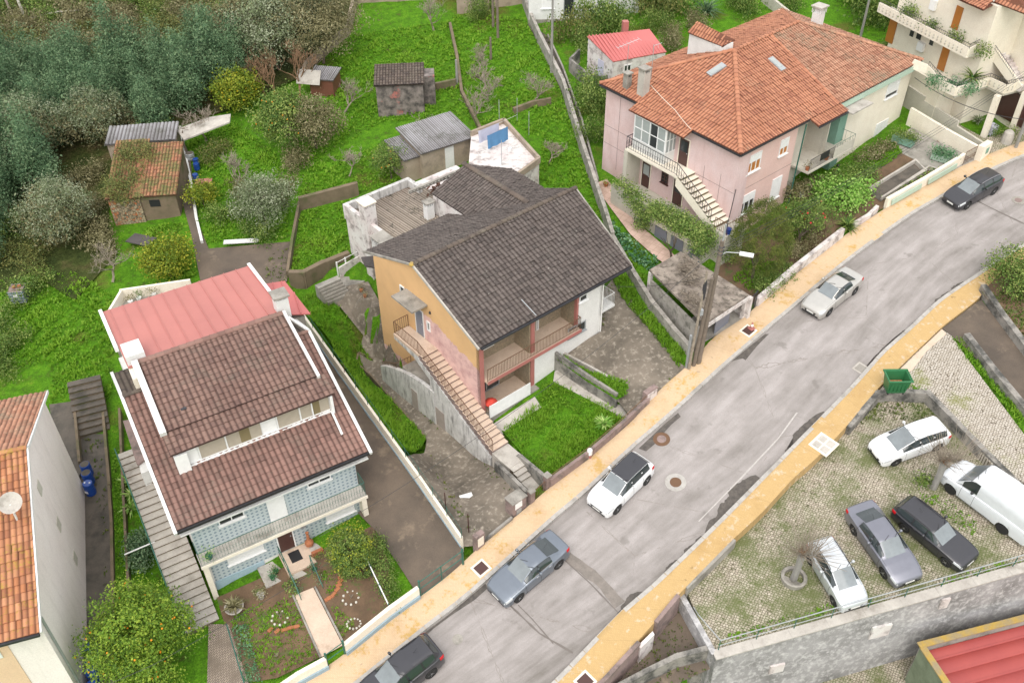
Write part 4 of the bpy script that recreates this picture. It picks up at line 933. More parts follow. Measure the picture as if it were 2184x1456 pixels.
for i,q in enumerate([[(1895,815),(1935,812),(1985,838),(1960,842),(1900,838)],[(1960,1290),(2010,1235),(2184,1190),(2184,1204),(2000,1258)],[(1940,1050),(2020,1060),(2090,1120),(2070,1150),(2000,1085)],[(1530,1378),(1700,1325),(1870,1285),(1850,1270),(1700,1305),(1560,1350)]]):
    grass_tufts(q,50,.1,'grass',LDZ if i else .04,seed=31+i,name='weeds',label=['weedy grass at the foot of the green wheeled bin','weeds along the railing behind the dark cars','weeds under the front of the white van','weeds along the railing at the lower left of the car park'][i])
pc=PV(1966,1369,rw0+rwn_*3.2,rwn_);zR=float(h(*pc[:2]))-2.2;pc=P(1966,1369,zR);FRs=Fr(pc[:2],math.degrees(math.atan2(rwd[1],rwd[0]))-1)
q=P(2184,1312,zR);FRs=Fr(pc[:2],math.degrees(math.atan2(q[1]-pc[1],q[0]-pc[0])))
sh=thing('workshop',pc,'green-walled outbuilding with ribbed red metal roof and yellow-edged parapet at the bottom right corner','building')
m=MB();m.fbox(FRs,0,16,-.25,0,zR-5,zR);m.build('parapet','concrete',sh)
m=MB();m.fbox(FRs,-.25,0,-12,-.25,zR-5,zR-.02);m.build('side_wall',rough('mouldy_green_render',(.2,.24,.16),(.13,.16,.1)),sh)
M['yellow_cap']=rough('yellow_lichen_coping',(.42,.28,.06),(.3,.24,.14),scale=2)
m=MB();m.fbox(FRs,-.28,16,-.3,.04,zR+.003,zR+.07);m.fbox(FRs,-.3,.06,-12,-.302,zR-.017,zR+.05);m.build('coping','yellow_cap',sh)
ra=FRs.W(0,-.27,zR-.55);rb=FRs.W(16,-.27,zR-.55);rc=FRs.W(16,-12,zR-1.9);rd=FRs.W(0,-12,zR-1.9)
tiled('roof',[rd,rc,rb,ra],(FRs.W(0,-12,zR-1.9),FRs.W(0,-.27,zR-.55)),'red_metal_strong',sh,pu=.75,pv=40,amp=.1,lift=0,ss=8)
fl=MB();fl.box8([FRs.W(-4.5,-8,zR-7),FRs.W(-.25,-8,zR-7),FRs.W(-.25,-1.6,zR-7),FRs.W(-4.5,-1.6,zR-7),FRs.W(-4.5,-8,zR-3.1),FRs.W(-.25,-8,zR-3.1),FRs.W(-.25,-1.6,zR-3.1),FRs.W(-4.5,-1.6,zR-3.1)])
tag(fl.build('outbuilding_block','plaster_grey_cream'),'flat-topped block beside the green wall at the bottom edge right of centre','outbuilding')
A=Fr(G(458,1275),30.3);ZF=1.7
hA=thing('tiled_house',A.g(4.5,6),'house faced with blue patterned tiles under brown and red roofs','house')
m=MB();m.fbox(A,.0,9.2,.95,16.3,-2.2,3.85);m.build('wall','plaster_white',hA)
def tilewall(nm,u0,u1,v,z0,z1,par):
    mm=MB();mm.add([A.W(u0,v,z0),A.W(u1,v,z0),A.W(u1,v,z1),A.W(u0,v,z1)],[(0,1,2,3)]);s_=3.9
    mm.uv=[(u0*s_,z0*s_),(u1*s_,z0*s_),(u1*s_,z1*s_),(u0*s_,z1*s_)];return mm.build(nm,'azulejo',par)
tilewall('tiled_wall',.0,9.2,.94,ZF,4.2,hA)
MB().fbox(A,.0,9.2,.95,1.2,3.8,4.6).build('wall_head','plaster_white',hA)
m=MB();m.fbox(A,.15,9.05,.5,.9,-2.4,ZF-.15);m.build('lower_wall','plaster_white',hA)
tilewall('tiled_wall',.35,8.9,.49,-.5,ZF-.15,hA)
MB().fbox(A,.3,3.05,.44,.485,-1.9,-.48).build('dado','dado',hA)
MB().fbox(A,6.1,8.95,.44,.485,-1.9,-.48).build('dado','dado',hA)
for u in (-.05,8.95):MB().fbox(A,u,u+.28,-.02,.48,-2.4,ZF-.16).build('column','plaster_cream',hA)
m=MB();m.fbox(A,-.1,9.3,-.05,.95,ZF-.15,ZF);m.build('balcony_slab','concrete_light',hA)
MB().fbox(A,-.12,9.32,-.09,-.052,ZF-.17,ZF+.03).build('slab_edge','plaster_cream',hA)
railing('railing',[A.W(-.05,.9,ZF),A.W(-.05,.0,ZF),A.W(9.25,.0,ZF),A.W(9.25,.9,ZF)],'green_iron',hA,1.05,.16,.007,.022,scroll=True)
def wA(px0,px1,v=.94,**k):
    u0,z0=A.onv(*px0,v);u1,z1=A.onv(*px1,v);return window(A,u0,u1,z0,z1,v,hA,**k)
z36=lambda x,y:(360+x*.25414,960+y*.25414)
for q0,q1 in ((z36(425,632),z36(618,480)),(z36(1165,312),z36(1348,165))):u0,z0=A.onv(*q0,.94);window(A,u0,A.onv(*q1,.94)[0],z0,4.0,.94,hA,fw=.06)
MB().fbox(A,*(lambda a,b:(a[0],b[0]))(A.onv(*z36(850,570),.94),A.onv(*z36(992,500),.94)),.88,.938,ZF+.02,3.95).build('shutter','shutter',hA)
window(A,1.25,3.25,.35,1.35,.49,hA,shut=1,mull=0);window(A,6.9,8.6,.35,1.35,.49,hA,shut=1,mull=0)
uD,zD=A.onv(*z36(935,872),.49);uD1,_=A.onv(*z36(1075,815),.49)
door(A,uD,uD1,-.45,1.5,.49,hA,'door_brown');MB().fbox(A,uD1+.45,uD1+.75,.42,.488,.75,.98).build('letterbox','grey_metal',hA)
SL=.37;zr=lambda v:4.6+SL*(v-.35)
E0,E1=-.62,9.92;VR=8.2
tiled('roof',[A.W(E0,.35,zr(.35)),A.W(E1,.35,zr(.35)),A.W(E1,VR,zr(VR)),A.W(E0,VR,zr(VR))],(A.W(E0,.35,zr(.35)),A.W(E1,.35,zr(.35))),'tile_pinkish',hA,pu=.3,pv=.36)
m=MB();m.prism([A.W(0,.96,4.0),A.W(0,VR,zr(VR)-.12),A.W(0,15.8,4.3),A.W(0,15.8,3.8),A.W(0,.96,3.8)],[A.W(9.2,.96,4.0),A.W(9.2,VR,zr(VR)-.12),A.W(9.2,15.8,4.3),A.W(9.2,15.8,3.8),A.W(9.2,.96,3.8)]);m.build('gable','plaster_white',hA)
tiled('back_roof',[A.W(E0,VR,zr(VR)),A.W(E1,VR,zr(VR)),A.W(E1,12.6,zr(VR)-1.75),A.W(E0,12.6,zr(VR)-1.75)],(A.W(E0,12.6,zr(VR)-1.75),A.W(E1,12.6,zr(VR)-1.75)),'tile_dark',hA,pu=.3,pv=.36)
for u in (E0,E1):ridge_a=A.W(u,VR,zr(VR)+.05)
ridge('ridge_cap',A.W(E0,VR,zr(VR)+.06),A.W(.6,VR,zr(VR)+.06),'tile_dark',hA);ridge('ridge_cap',A.W(9.15,VR,zr(VR)+.06),A.W(E1,VR,zr(VR)+.06),'tile_pinkish',hA)
for u,nm in ((E0,'l'),(E1,'r')):
    m=MB();s_=-.11 if u<0 else .0
    m.beam(A.W(u+s_+.05,.2,zr(.2)-.02),A.W(u+s_+.05,VR,zr(VR)-.02),.17,.26);m.beam(A.W(u+s_+.05,VR,zr(VR)-.02),A.W(u+s_+.05,12.7,zr(VR)-1.8),.17,.26);m.build('barge_board','white_dirty',hA)
MB().fbox(A,E0,E1,.2,.33,zr(.35)-.14,zr(.35)+.0).build('gutter','trim_black' if 'trim_black' in M else 'iron',hA)
MB().fbox(A,E0+.1,E1-.1,.34,.96,4.02,4.1).build('soffit','white_dirty',hA)
DE,DT=2.95,9.2;zE,zT=7.12,8.5;dU0,dU1=.45,9.25;zSill=zr(3.3)
m=MB();m.fbox(A,.75,9.05,3.35,9.3,4.4,zE-.05);m.build('dormer','white',hA)
sl2=(zT-zE)/(DT-DE)
tiled('dormer_roof',[A.W(dU0,DE+1.35,zE+sl2*1.35+.08),A.W(8.95,DE+1.35,zE+sl2*1.35+.08),A.W(8.95,DT,zT+.08),A.W(dU0+.1,DT,zT+.08)],(A.W(dU0,DE+1.35,zE+sl2*1.35+.08),A.W(8.95,DE+1.35,zE+sl2*1.35+.08)),'tile_brown',hA,pu=.3,pv=.36)
tiled('dormer_eave',[A.W(dU0-.05,DE,zE-.02),A.W(dU1+.1,DE,zE-.02),A.W(dU1+.1,DE+1.4,zE+sl2*1.4),A.W(dU0-.05,DE+1.4,zE+sl2*1.4)],(A.W(dU0-.05,DE,zE-.02),A.W(dU1+.1,DE,zE-.02)),'tile_brown',hA,pu=.3,pv=.36)
m=MB();m.prism([A.W(.75,3.35,zE-.06),A.W(.75,DT+.1,zT-.05),A.W(.75,DT+.1,zE-.06)],[A.W(9.05,3.35,zE-.06),A.W(9.05,DT+.1,zT-.05),A.W(9.05,DT+.1,zE-.06)]);m.build('dormer_side','white',hA)
m=MB();m.beam(A.W(.5,DE+1.2,zE+sl2*1.2+.2),A.W(.55,DT,zT+.2),.34,.3);m.build('parapet','white_dirty',hA)
m=MB();m.beam(A.W(8.98,DE+1.2,zE+sl2*1.2+.16),A.W(9.0,DT,zT+.16),.16,.24);m.build('parapet','white_dirty',hA)
m=MB();m.fbox(A,.6,9.15,3.15,3.36,zSill-.25,zSill+.03);m.build('sill','white',hA)
m=MB();m.fbox(A,.55,1.2,3.0,3.5,zSill-.3,zE-.25);m.build('dormer_corner','white',hA);MB().fbox(A,9.05,9.2,3.0,3.5,zSill-.4,zE-.2).build('dormer_corner','white',hA)
cells=[(1.2,1.75,'white'),(1.85,3.2,'tanblind'),(3.3,4.0,'tanblind'),(4.0,4.55,'olive_blind'),(4.55,5.15,'tanblind'),(5.2,6.0,'white'),(6.1,7.3,'tanblind'),(7.4,8.0,'tanblind'),(8.1,8.5,'olive_blind'),(8.5,9.03,'tanblind')]
for a,b,c in cells:
    o=MB().fbox(A,a,b,3.31,3.345,zSill+.06,zE-.1).build('window',c,hA)
m=MB()
for u in (1.78,3.22,6.02,7.32,8.02):m.fbox(A,u,u+.07,3.27,3.348,zSill+.06,zE-.1)
m.fbox(A,1.2,9.03,3.25,3.3,zSill+.08,zSill+.12);m.build('window_frame','white',hA)
MB().beam(A.W(9.05,3.1,zr(3.1)+.12),A.W(9.0,1.7,zr(1.7)+.1),.12,.1).build('flashing','white_dirty',hA)
MB().fbox(A,1.75,2.05,5.2,5.4,zE+sl2*2.25+.12,zE+sl2*2.25+.18).build('vent_tile','iron',hA)
zt=lambda v:8.42-.13*(v-DT)
seamed('metal_roof',[A.W(.15,DT+.05,zt(DT)),A.W(9.0,DT+.05,zt(DT)),A.W(9.15,16.4,zt(16.4)),A.W(.07,16.4,zt(16.4))],(A.W(.07,16.4,zt(16.4)),A.W(9.15,16.4,zt(16.4))),'red_metal',hA,gap=.78)
MB().fbox(A,.25,9.0,DT+.1,16.2,4.0,7.35).build('upper_wall','white_dirty',hA)
for u in (-.02,9.14):MB().beam(A.W(u,11.5 if u<0 else 11.2,zt(11.5)+.02),A.W(u,16.45,zt(16.45)+.02),.2,.3).build('roof_edge','white',hA)
ridge('ridge_cap',A.W(.4,DT,zT+.13),A.W(9.0,DT,zT+.13),'tile_pinkish',hA,r=.16)
zq=7.0
seamed('metal_roof',[A.W(9.2,11.2,zq),A.W(10.9,10.6,zq-.2),A.W(10.8,14.9,zq-.4),A.W(9.25,15.2,zq-.3)],(A.W(9.25,15.2,zq-.3),A.W(10.8,14.9,zq-.4)),'pink_metal',hA,gap=.55)
MB().fbox(A,9.2,10.6,10.9,14.7,-1,zq-.45).build('side_block','concrete',hA)
MB().fbox(A,.2,1.2,9.4,10.7,6.5,9.0).build('white_stack','white_dirty',hA)
MB().fbox(A,.15,.7,8.3,9.3,6.2,8.3).build('white_stack','plaster_cream',hA)
ch=MB();c=A.onv(600,668,9.5);uc=8.75
ch.fbox(A,uc,uc+.75,9.55,10.3,7.9,9.25);o=ch.build('chimney','white_dirty',hA)
MB().fbox(A,uc-.1,uc+.85,9.45,10.4,9.38,9.5).build('chimney_cap','concrete',o);m=MB()
for a_,b_ in ((uc+.02,9.57),(uc+.63,9.57),(uc+.02,10.18),(uc+.63,10.18)):m.fbox(A,a_,a_+.1,b_,b_+.1,9.24,9.39)
m.build('chimney_vent','white_dirty',o)
MB().beam(A.W(9.2,9.2,8.2),A.W(9.95,8.2,zr(VR)+.1),.12,.12).build('rake_trim','white',hA)
tw=thing('terrace_parapet',A.g(1,18),'cream parapet with grey top beyond the red sheet roof','wall')
zc=4.6
a,b,c,d=P(258,625,zc),P(405,603,zc),P(262,622,zc),P(235,668,zc)
m=MB();m.beam(P(258,628,zc-.4),P(408,606,zc-.4),.16,.8);m.beam(P(262,628,zc-.4),P(225,690,zc-.4),.16,.8);m.build('parapet','plaster_cream',tw)
q=[P(258,628,zc-.8),P(408,606,zc-.8),P(470,700,zc-.8),P(240,720,zc-.8)];MB().slabpoly(q,4.5).build('terrace','concrete',tw)
for i,(px,py) in enumerate(((280,648),(298,641),(329,633))):
    pot_plant(px,py,['round-leaved plant in a white pot at the end of the cream parapet','middle pot plant behind the red sheet roof','pot plant nearest the middle of the cream parapet'][i],'bronze' if i != 1 else 'mid',.38,z=zc-.75,pot='white')
st=thing('garden_stairs',A.g(-1,0),'long worn concrete stairs with dark risers beside the blue tiled house','stairs')
sA=Fr(A.W(-.2,-1.3,0)[:2],30.3);stairs(sA,-1.75,.0,0,-1.3,11.3,2.1,27,st,'concrete_light',zb=-3.)
railing('railing',[A.W(-2.0,-1.3,-1.2),A.W(-2.0,9.5,2.1)],'green_iron',st,.95,.5,.012,.035)
cn=thing('side_canopy',A.W(-1.2,8,3),'flat pinkish canopy slab over the top of the outer stairs','canopy')
zq2=2.6
MB().slabpoly([P(262,897,zq2),P(285,892,zq2),P(313,975,zq2),P(294,990,zq2),P(290,985,zq2)],.15).build('canopy','pinkish_wall',cn);MB().slabpoly([P(296,988,zq2-.2),P(318,978,zq2-.2),P(322,1000,zq2-.2),P(301,1010,zq2-.2)],1.9).build('wall','white_dirty',cn)
ed=thing('entrance_steps',A.W(4.5,-1,-1),'worn peach entrance landing and steps lined with pot plants','stairs')
uL,uR=A.onv(*z36(940,900),-0.1)[0],A.onv(*z36(1140,800),-.1)[0]
uL,uR=uD-.1,uD1+.55
MB().fbox(A,uL,uR,-1.15,.43,-1.8,-.47).build('landing','peach_path',ed)
eF=Fr(A.W(0,0,0)[:2],30.3)
stairs(A,uL+.1,uR-.35,-2.75,-1.35,-1.16,-.6,5,ed,'concrete_light',zb=-2.2)
MB().fbox(A,uL+.45,uR-.55,-.55,.2,-.465,-.445).build('doormat','trim_black',ed)
railing('handrail',[A.W(uL+.05,-2.8,-1.3),A.W(uL+.05,-1.15,-.45),A.W(uL+.05,.3,-.45)],'green_iron',ed,.8,.6,.015,.03)
railing('handrail',[A.W(uR-.3,-2.8,-1.3),A.W(uR-.3,-1.15,-.45)],'green_iron',ed,.8,.6,.015,.03)
sheet('garden_path',[(628,1268),(668,1252),(731,1375),(686,1400)],'peach_path',.05,1.)
wall_line('path_edge',[(625,1270),(684,1402)],.1,.1,'concrete');wall_line('path_edge',[(672,1252),(733,1372)],.1,.1,'concrete')
for n_ in ('path_edge','path_edge.001'):struct(bpy.data.objects[n_])
sheet('garden_soil',[(462,1274),(560,1230),(700,1165),(795,1120),(830,1200),(832,1312),(735,1375),(590,1445),(520,1456),(500,1400)],'soil',.02,1.)
grass_tufts([(480,1330),(540,1290),(625,1275),(680,1400),(590,1440),(560,1440),(530,1380)],60,.12,seed=41,name='grass',label='patchy grass in the left half of the tiled house garden')
grass_tufts([(685,1215),(735,1215),(745,1260),(700,1280),(760,1330),(735,1360),(720,1345)],60,.12,seed=42,name='grass',label='patchy grass in the right half of the tiled house garden')
leafy_cover([(495,1340),(530,1330),(545,1400),(560,1456),(520,1456)],260,.1,'cabbage',.35,name='leafy_plants',label='low leafy plants along the green fence at the lower left of the garden',seed=44)
leafy_cover([(600,1250),(625,1240),(640,1270),(618,1280)],300,.1,'mid',.5,name='leafy_plants',label='green leafy plants left of the entrance steps',seed=45)
for i,(px,py,s_) in enumerate(((597,1318,.8),(590,1400,.6),(748,1275,.5))):
    bare(px,py,['small pale twiggy shrub in front of the tiled house','tiny bare shrub near the street wall','thin bare shrub ringed with pale stones'][i],s_,60+i,'twig',spread=1.,depth=3,r0=.03,kids=6,up=.6,len0=s_*.35)
    if i != 1:
        for k in range(9):
            an=k*.7;p=G(px,py)+[.42*math.cos(an),.42*math.sin(an),0];
            if k==0:rg=thing('stone_ring',p,['ring of pale stones round the twiggy shrub','','ring of pale stones round the thin bare shrub'][i],'stone border')
            MB().lathe(p,[(.03,-.03),(.075,.0),(.06,.07),(.02,.09)],6).build('stone','stone_white',rg)
rg=thing('stone_ring',G(755,1330),'small ring of white stones around bare earth near the street wall','stone border')
for k in range(12):
    an=k*.523;MB().lathe(G(755,1330)+[.36*math.cos(an),.3*math.sin(an),0],[(.03,-.03),(.07,.0),(.06,.06),(.02,.08)],6).build('stone','stone_white',rg)
for nm,pts,lab in (('a',[(726,1213),(728,1222),(727,1231),(726,1240),(723,1248),(720,1257)],'curved row of orange bricks across the right garden'),('b',[(712,1268),(704,1274),(699,1278)],'short row of orange bricks by the path'),('c',[(577,1343),(592,1346),(607,1343),(620,1339),(633,1336)],'arc of orange bricks in the left garden')):
    br=thing('brick_border',G(*pts[0]),lab,'brick border')
    for q in pts:p=G(*q);MB().fbox(Fr(p[:2],random.uniform(10,60)),-.16,.16,-.09,.09,p[2]-.02,p[2]+.08).build('brick','terracotta',br)
p=G(752,1205);t=thing('round_bush',p,'large round dark bush with yellow tips at the corner of the tiled house','bush')
link(crown_mesh([(0,0,1.35,1.15,1.15,1.15),(.3,-.3,.9,1.1,1.1,.9)],13000,.09,L_['mid'],5,gap=.06,core=.85,fl=.6),'foliage',t)
link(crown_mesh([(0,0,1.6,1.15,1.15,1.1)],1500,.1,L_['yellow'],6,gap=.1,core=.95,cl=16,tonep=.5),'tips',t)
link(branch_mesh(1,.8,'bark',3,2,.09,len0=.7),'stem',t)
bush(822,1225,'ragged green shrubs between garden fence and driveway',[(0,0,.4,.5,1.3,.5),(.5,-1.3,.35,.4,.9,.4),(-.6,1.4,.5,.5,.9,.6)],4500,.09,'mid')
pot_plant(0,0,'spiky yellow-green plant in a dark pot on the balcony of the tiled house','lime',.4,at=A.W(.45,.3,ZF),pot='green_iron')
t=thing('planter_bowl',G(502,1302),'round stone bowl planted with aloe at the corner of the garden','planter');p=G(502,1302)
MB().lathe(p,[(.25,0),(.5,.35),(.52,.4),(.44,.4),(.4,.3)],16).build('bowl','concrete_light',t);link(fastmesh('x',np.zeros((3,3)),[[0,1,2]],L_['mid']),'soil',t) if 0 else None
spiky(502,1302,'aloe with toothed leaves growing in the round stone bowl',50,.8,'bronze',at=p+[0,0,.3])
pot_plant(558,1274,'leafy plant in a stone pot below the blue dado','bronze',.45,pot='concrete_light')
jar=G(715,1190,.7);t=thing('oil_jar',A.W(uR+.1,-.2,-.47),'tall red clay chimenea-like jar beside the dark front door','jar');q=A.W(uR+.1,.1,-.47)
MB().lathe(q,[(.12,0),(.24,.15),(.24,.35),(.1,.55),(.07,1.1),(.1,1.15)],12).build('jar','terracotta',t)
bx=thing('flower_box',A.W(uR+.2,-.6,-.47),'terracotta trough on the plinth right of the entrance','planter');MB().fbox(A,uR-.05,uR+.6,-.75,-.55,-.45,-.2).build('trough','terracotta',bx)
MB().fbox(A,uR,uR+1.0,-1.1,.4,-1.8,-.48).build('plinth','concrete_light',ed)
MB().fbox(A,uL-1.3,uL-.02,-1.1,.4,-1.8,-.75).build('plinth','concrete_light',ed)
for i,(u,v) in enumerate(((uR-.25,-1.5),(uR-.25,-1.9),(uR-.25,-2.3),(uL+.05,-1.7),(uL+.05,-2.2),(uL-.5,-.5),(uL-.8,-.8),(uR+.3,-.9))):
    lb=['potted fern on the steps just below the landing, right side','potted fern halfway down the right of the steps','potted plant at the foot of the right handrail','potted plant halfway down the left of the steps','potted plant at the foot of the left handrail','bushy pot plant on the left plinth against the tiles','pot plant at the outer corner of the left plinth','pot plant on the right plinth in front of the trough'][i]
    pot_plant(0,0,lb,'mid' if i % 2 else 'cabbage',.32,at=A.W(u,v,(-.5 if v>-1.2 else -.6-(abs(v)-1.15)*.42)+(.0 if i<5 else -.2)),group='pot plants round the entrance steps',pot='green_plastic_in')
sw=thing('street_wall',G(820,1330),'low cream garden wall with blue-grey base along the pavement','wall')
for seg in (([(560,1512),(640,1457),(700,1424)]),([(738,1395),(833,1318),(894,1274)])):
    wall_line('wall',seg,.95,.22,'plaster_cream',parent=sw,base=.8);
    seg2=[(x+3,y+5) for x,y in seg];wall_line('base',seg2,.42,.08,'blue_base',parent=sw,base=.8)
for i,(a,b,hgt,lb) in enumerate((((700,1423),(737,1396),1.15,'small green tube gate at the end of the peach garden path'),((897,1273),(988,1206),1.3,'wide green tube gate across the driveway'))):
    gt=thing('gate',G(*a),lb,'gate');a_,b_=G(*a),G(*b);m=MB();U=np.array([0,0,1.])
    n=1 if i==0 else 2
    for k in range(n+1):p=a_+(b_-a_)*k/n;m.tube([p,p+U*hgt],.035,6)
    for z in (.12,hgt*.55,hgt):m.tube([a_+U*z,b_+U*z],.028,6)
    m.build('frame','green_iron',gt)
    MB().tube([a_+U*.02,a_+U*(hgt+.15)],.06,8).build('post','green_iron',gt);MB().tube([b_+U*.02,b_+U*(hgt+.15)],.06,8).build('post','green_iron',gt)
fn=thing('wire_fence',G(832,1310),'green posts and white pipe rail between garden and driveway','fence');a,b=G(832,1310)+[0,0,.9],G(775,1190)+[0,0,.9]
MB().tube([a,b],.035,6).build('rail','white',fn)
for k in range(4):q=a+(b-a)*k/3;MB().tube([q-[0,0,.9],q+[0,0,.1]],.03,6).build('post','green_iron',fn)
fn=thing('wire_fence',G(520,1440),'green rail fence between the slab path and the tiled house garden','fence');a,b=G(490,1350)+[0,0,.8],G(535,1500)+[0,0,.8]
MB().tube([a,b],.03,6).build('rail','green_iron',fn)
for k in range(4):q=a+(b-a)*k/3;MB().tube([q-[0,0,.8],q+[0,0,.1]],.025,6).build('post','green_iron',fn)
sheet('slab_path',[(445,1330),(488,1330),(530,1456),(560,1512),(440,1512)],'slabs',.04,1.)
sheet('driveway',[(760,1090),(700,860),(640,690),(652,682),(800,880),(985,1160),(988,1206),(895,1275),(862,1222),(800,1130)],'drive_stained',.03,1.)
cw=thing('boundary_wall',G(985,1160),'long cream wall with blue foot line and green mesh fence along the driveway','wall')
wl=[(986,1166),(900,1040),(760,845),(650,690)]
wall_line('wall',wl,.85,.16,'plaster_cream',parent=cw,base=.8);wall_line('base',[(x-3,y+2) for x,y in wl],.14,.05,'blue_base',parent=cw)
wp=resample([G(*q) for q in wl],14)
for k,q in enumerate(wp):MB().tube([q+[.0,.0,.8],q+[0,0,1.6]],.022,5).build('post','green_iron' if k != 9 else 'rust',cw)
MB().tube([q+[0,0,1.55] for q in wp],.012,4).build('wire','green_iron',cw);MB().tube([q+[0,0,1.1] for q in wp],.01,4).build('wire','green_iron',cw)
B=Fr(MO,39.8);ZT=9.6;ZE=7.12;VE=-.3;VB=12.3;rz=lambda v:ZE+(ZT-ZE)*(v-VE)/(6-VE);rb=lambda v:ZT-.4*(v-6)
hB=thing('gabled_house',B.g(5,5),'two storey house with orange gable and dark tiled roof','house')
M['gable_mix']=None
def gable_mat():
    s=NT('orange_over_pink_plaster');g=s.geo();px=s.n('SeparateXYZ',Vector=g).outputs
    dx=s.math('SUBTRACT',px[0],float(MO[0]));dy=s.math('SUBTRACT',px[1],float(MO[1]));v=s.math('ADD',s.math('MULTIPLY',dx,float(MN[0])),s.math('MULTIPLY',dy,float(MN[1])))
    wob=s.math('MULTIPLY',s.math('SUBTRACT',s.noise(g,1.1,6,.7),.5),1.6)
    edge=s.math('ADD',s.math('ADD',5.0,s.math('MULTIPLY',s.math('MAXIMUM',s.math('SUBTRACT',v,.0),0.),.22)),wob)
    hi=s.math('SUBTRACT',px[2],edge);k=s.mask(hi,-.04,.04)
    back=s.mask(s.math('ADD',v,s.math('MULTIPLY',wob,.2)),5.5,5.6)
    low=s.mask(s.math('SUBTRACT',px[2],s.math('ADD',.25,wob)),-.05,.05)
    f=s.math('MAXIMUM',k,s.math('MULTIPLY',back,low))
    o=s.mix(s.mask(s.noise(g,.8,5),.35,.7),(.64,.4,.19),(.56,.35,.17));p=s.mix(s.mask(s.noise(g,1.4,6,.7),.42,.66),(.66,.44,.4),(.46,.27,.26))
    s.bump(s.noise(g,20,3),.2,.02);return s.fin(s.mix(f,p,o),.88)
M['gable_mix']=gable_mat()
m=MB();pro=[(10.8,-2.2),(10.8,rb(10.8)-.1),(6,ZT-.12),(0.0,rz(0)-.12),(0,-.2),(0,-2.2)]
m.prism([B.W(0,v,z) for v,z in pro],[B.W(.25,v,z) for v,z in pro]);m.build('side_wall','gable_mix',hB)
m=MB();m.prism([B.W(10.05,v,z) for v,z in pro],[B.W(9.8,v,z) for v,z in pro]);m.build('side_wall','plaster_white',hB)
m=MB();m.fbox(B,.25,9.8,1.5,10.7,-1,rz(1.5)-.2);m.build('core','plaster_white',hB)
m=MB();m.prism([B.W(.25,v,z) for v,z in [(1.5,rz(1.5)-.19),(6,ZT-.14),(10.7,rb(10.7)-.14),(10.7,rz(1.5)-.19)]],[B.W(9.8,v,z) for v,z in [(1.5,rz(1.5)-.19),(6,ZT-.14),(10.7,rb(10.7)-.14),(10.7,rz(1.5)-.19)]]);m.build('attic','plaster_white',hB)
F1,F2=1.42,4.2
MB().fbox(B,.3,4.0,1.46,1.498,F1,F2-.2).build('tiled_back_wall','brown_tilewall',hB);MB().fbox(B,.3,4.0,1.46,1.498,F2,rz(1.4)-.25).build('tiled_back_wall','brown_tilewall',hB)
MB().fbox(B,4.3,7.85,1.46,1.498,F2,rz(1.4)-.25).build('back_wall','brown_tilewall',hB)
MB().fbox(B,4.3,5.6,1.43,1.458,F2,6.9).build('white_panel','plaster_white',hB)
MB().fbox(B,3.9,4.02,.05,1.455,F1,F2-.16).build('tiled_cheek','brown_tilewall',hB);MB().fbox(B,3.9,4.02,.05,1.455,F2,rz(.1)-.2).build('tiled_cheek','brown_tilewall',hB)
MB().fbox(B,7.8,7.92,.05,1.455,F2,rz(.1)-.2).build('tiled_cheek','brown_tilewall',hB)
MB().fbox(B,4.25,9.82,0,1.46,-1.2,F2-.16).build('front_wall','plaster_white',hB);MB().fbox(B,7.95,10.05,0,1.46,F2-.16,rz(0)-.14).build('front_wall','plaster_white',hB)
MB().fbox(B,-.0,.3,-.03,.3,.2,rz(0)-.16).build('corner_pillar','redpaint_b' if 'redpaint_b' in M else 'redpaint',hB)
MB().fbox(B,4.0,4.28,-.03,.25,.9,rz(0)-.16).build('pillar','redpaint',hB);MB().fbox(B,7.78,7.94,-.03,.2,F2-.16,rz(0)-.16).build('pillar','redpaint',hB)
MB().fbox(B,.3,7.94,-.35,1.46,F2-.16,F2).build('balcony_slab','peach_path',hB);MB().fbox(B,.28,7.96,-.39,-.352,F2-.2,F2+.03).build('slab_edge','redpaint',hB)
railing('railing',[B.W(.32,-.3,F2),B.W(7.9,-.3,F2)],'rust',hB,.95,.12,.014,.03);railing('railing',[B.W(7.9,-.3,F2),B.W(7.9,.0,F2)],'rust',hB,.95,.12,.014,.03)
z4=lambda x,y:(1000+x*.24725,560+y*.24725)
window(B,.4,2.1,5.1,6.5,1.46,hB,mull=1,shut=.25);window(B,.5,2.6,F1+.05,3.7,1.46,hB,mull=1,sill=False,frame='grey_metal');window(B,5.7,5.9,F2,6.8,1.46,hB,mull=0,sill=False)
u0,z0=B.onv(*z4(582,800));u1,z1=B.onv(*z4(680,715));window(B,4.32,u1,z0,z1+.05,0,hB,mull=1,frame='grey_metal')
u0,z0=B.onv(*z4(850,655));u1,z1=B.onv(*z4(1005,490));window(B,u0,u1,z0,z1,0,hB,mull=1,frame='grey_metal');window(B,7.97,8.65,6.1,6.6,0,hB,mull=0)
MB().tube([B.W(10.02,-.06,ZE-.1),B.W(10.02,-.06,2.7)],.045,8).build('downpipe','plaster_white',hB)
MB().fbox(B,10.06,11.4,.1,2.6,F2-.16,F2).build('side_balcony','white_dirty',hB);railing('railing',[B.W(10.1,.15,F2),B.W(11.35,.15,F2),B.W(11.35,2.6,F2)],'white_dirty',hB,.95,.12,.012,.022)
MB().fbox(B,-.02,4.3,-.42,.0,-.2,F1-.0).build('terrace','concrete',hB);MB().fbox(B,.3,4.0,-.0,1.46,-.5,F1-.004).build('terrace_floor','peach_path',hB)
u0=.3;MB().slabpoly([B.W(.25,-.5,2.35),B.W(3.55,-.5,2.35),B.W(3.55,-.46,2.35),B.W(.25,-.46,2.35)],1.0).build('parapet_panel','white',hB)
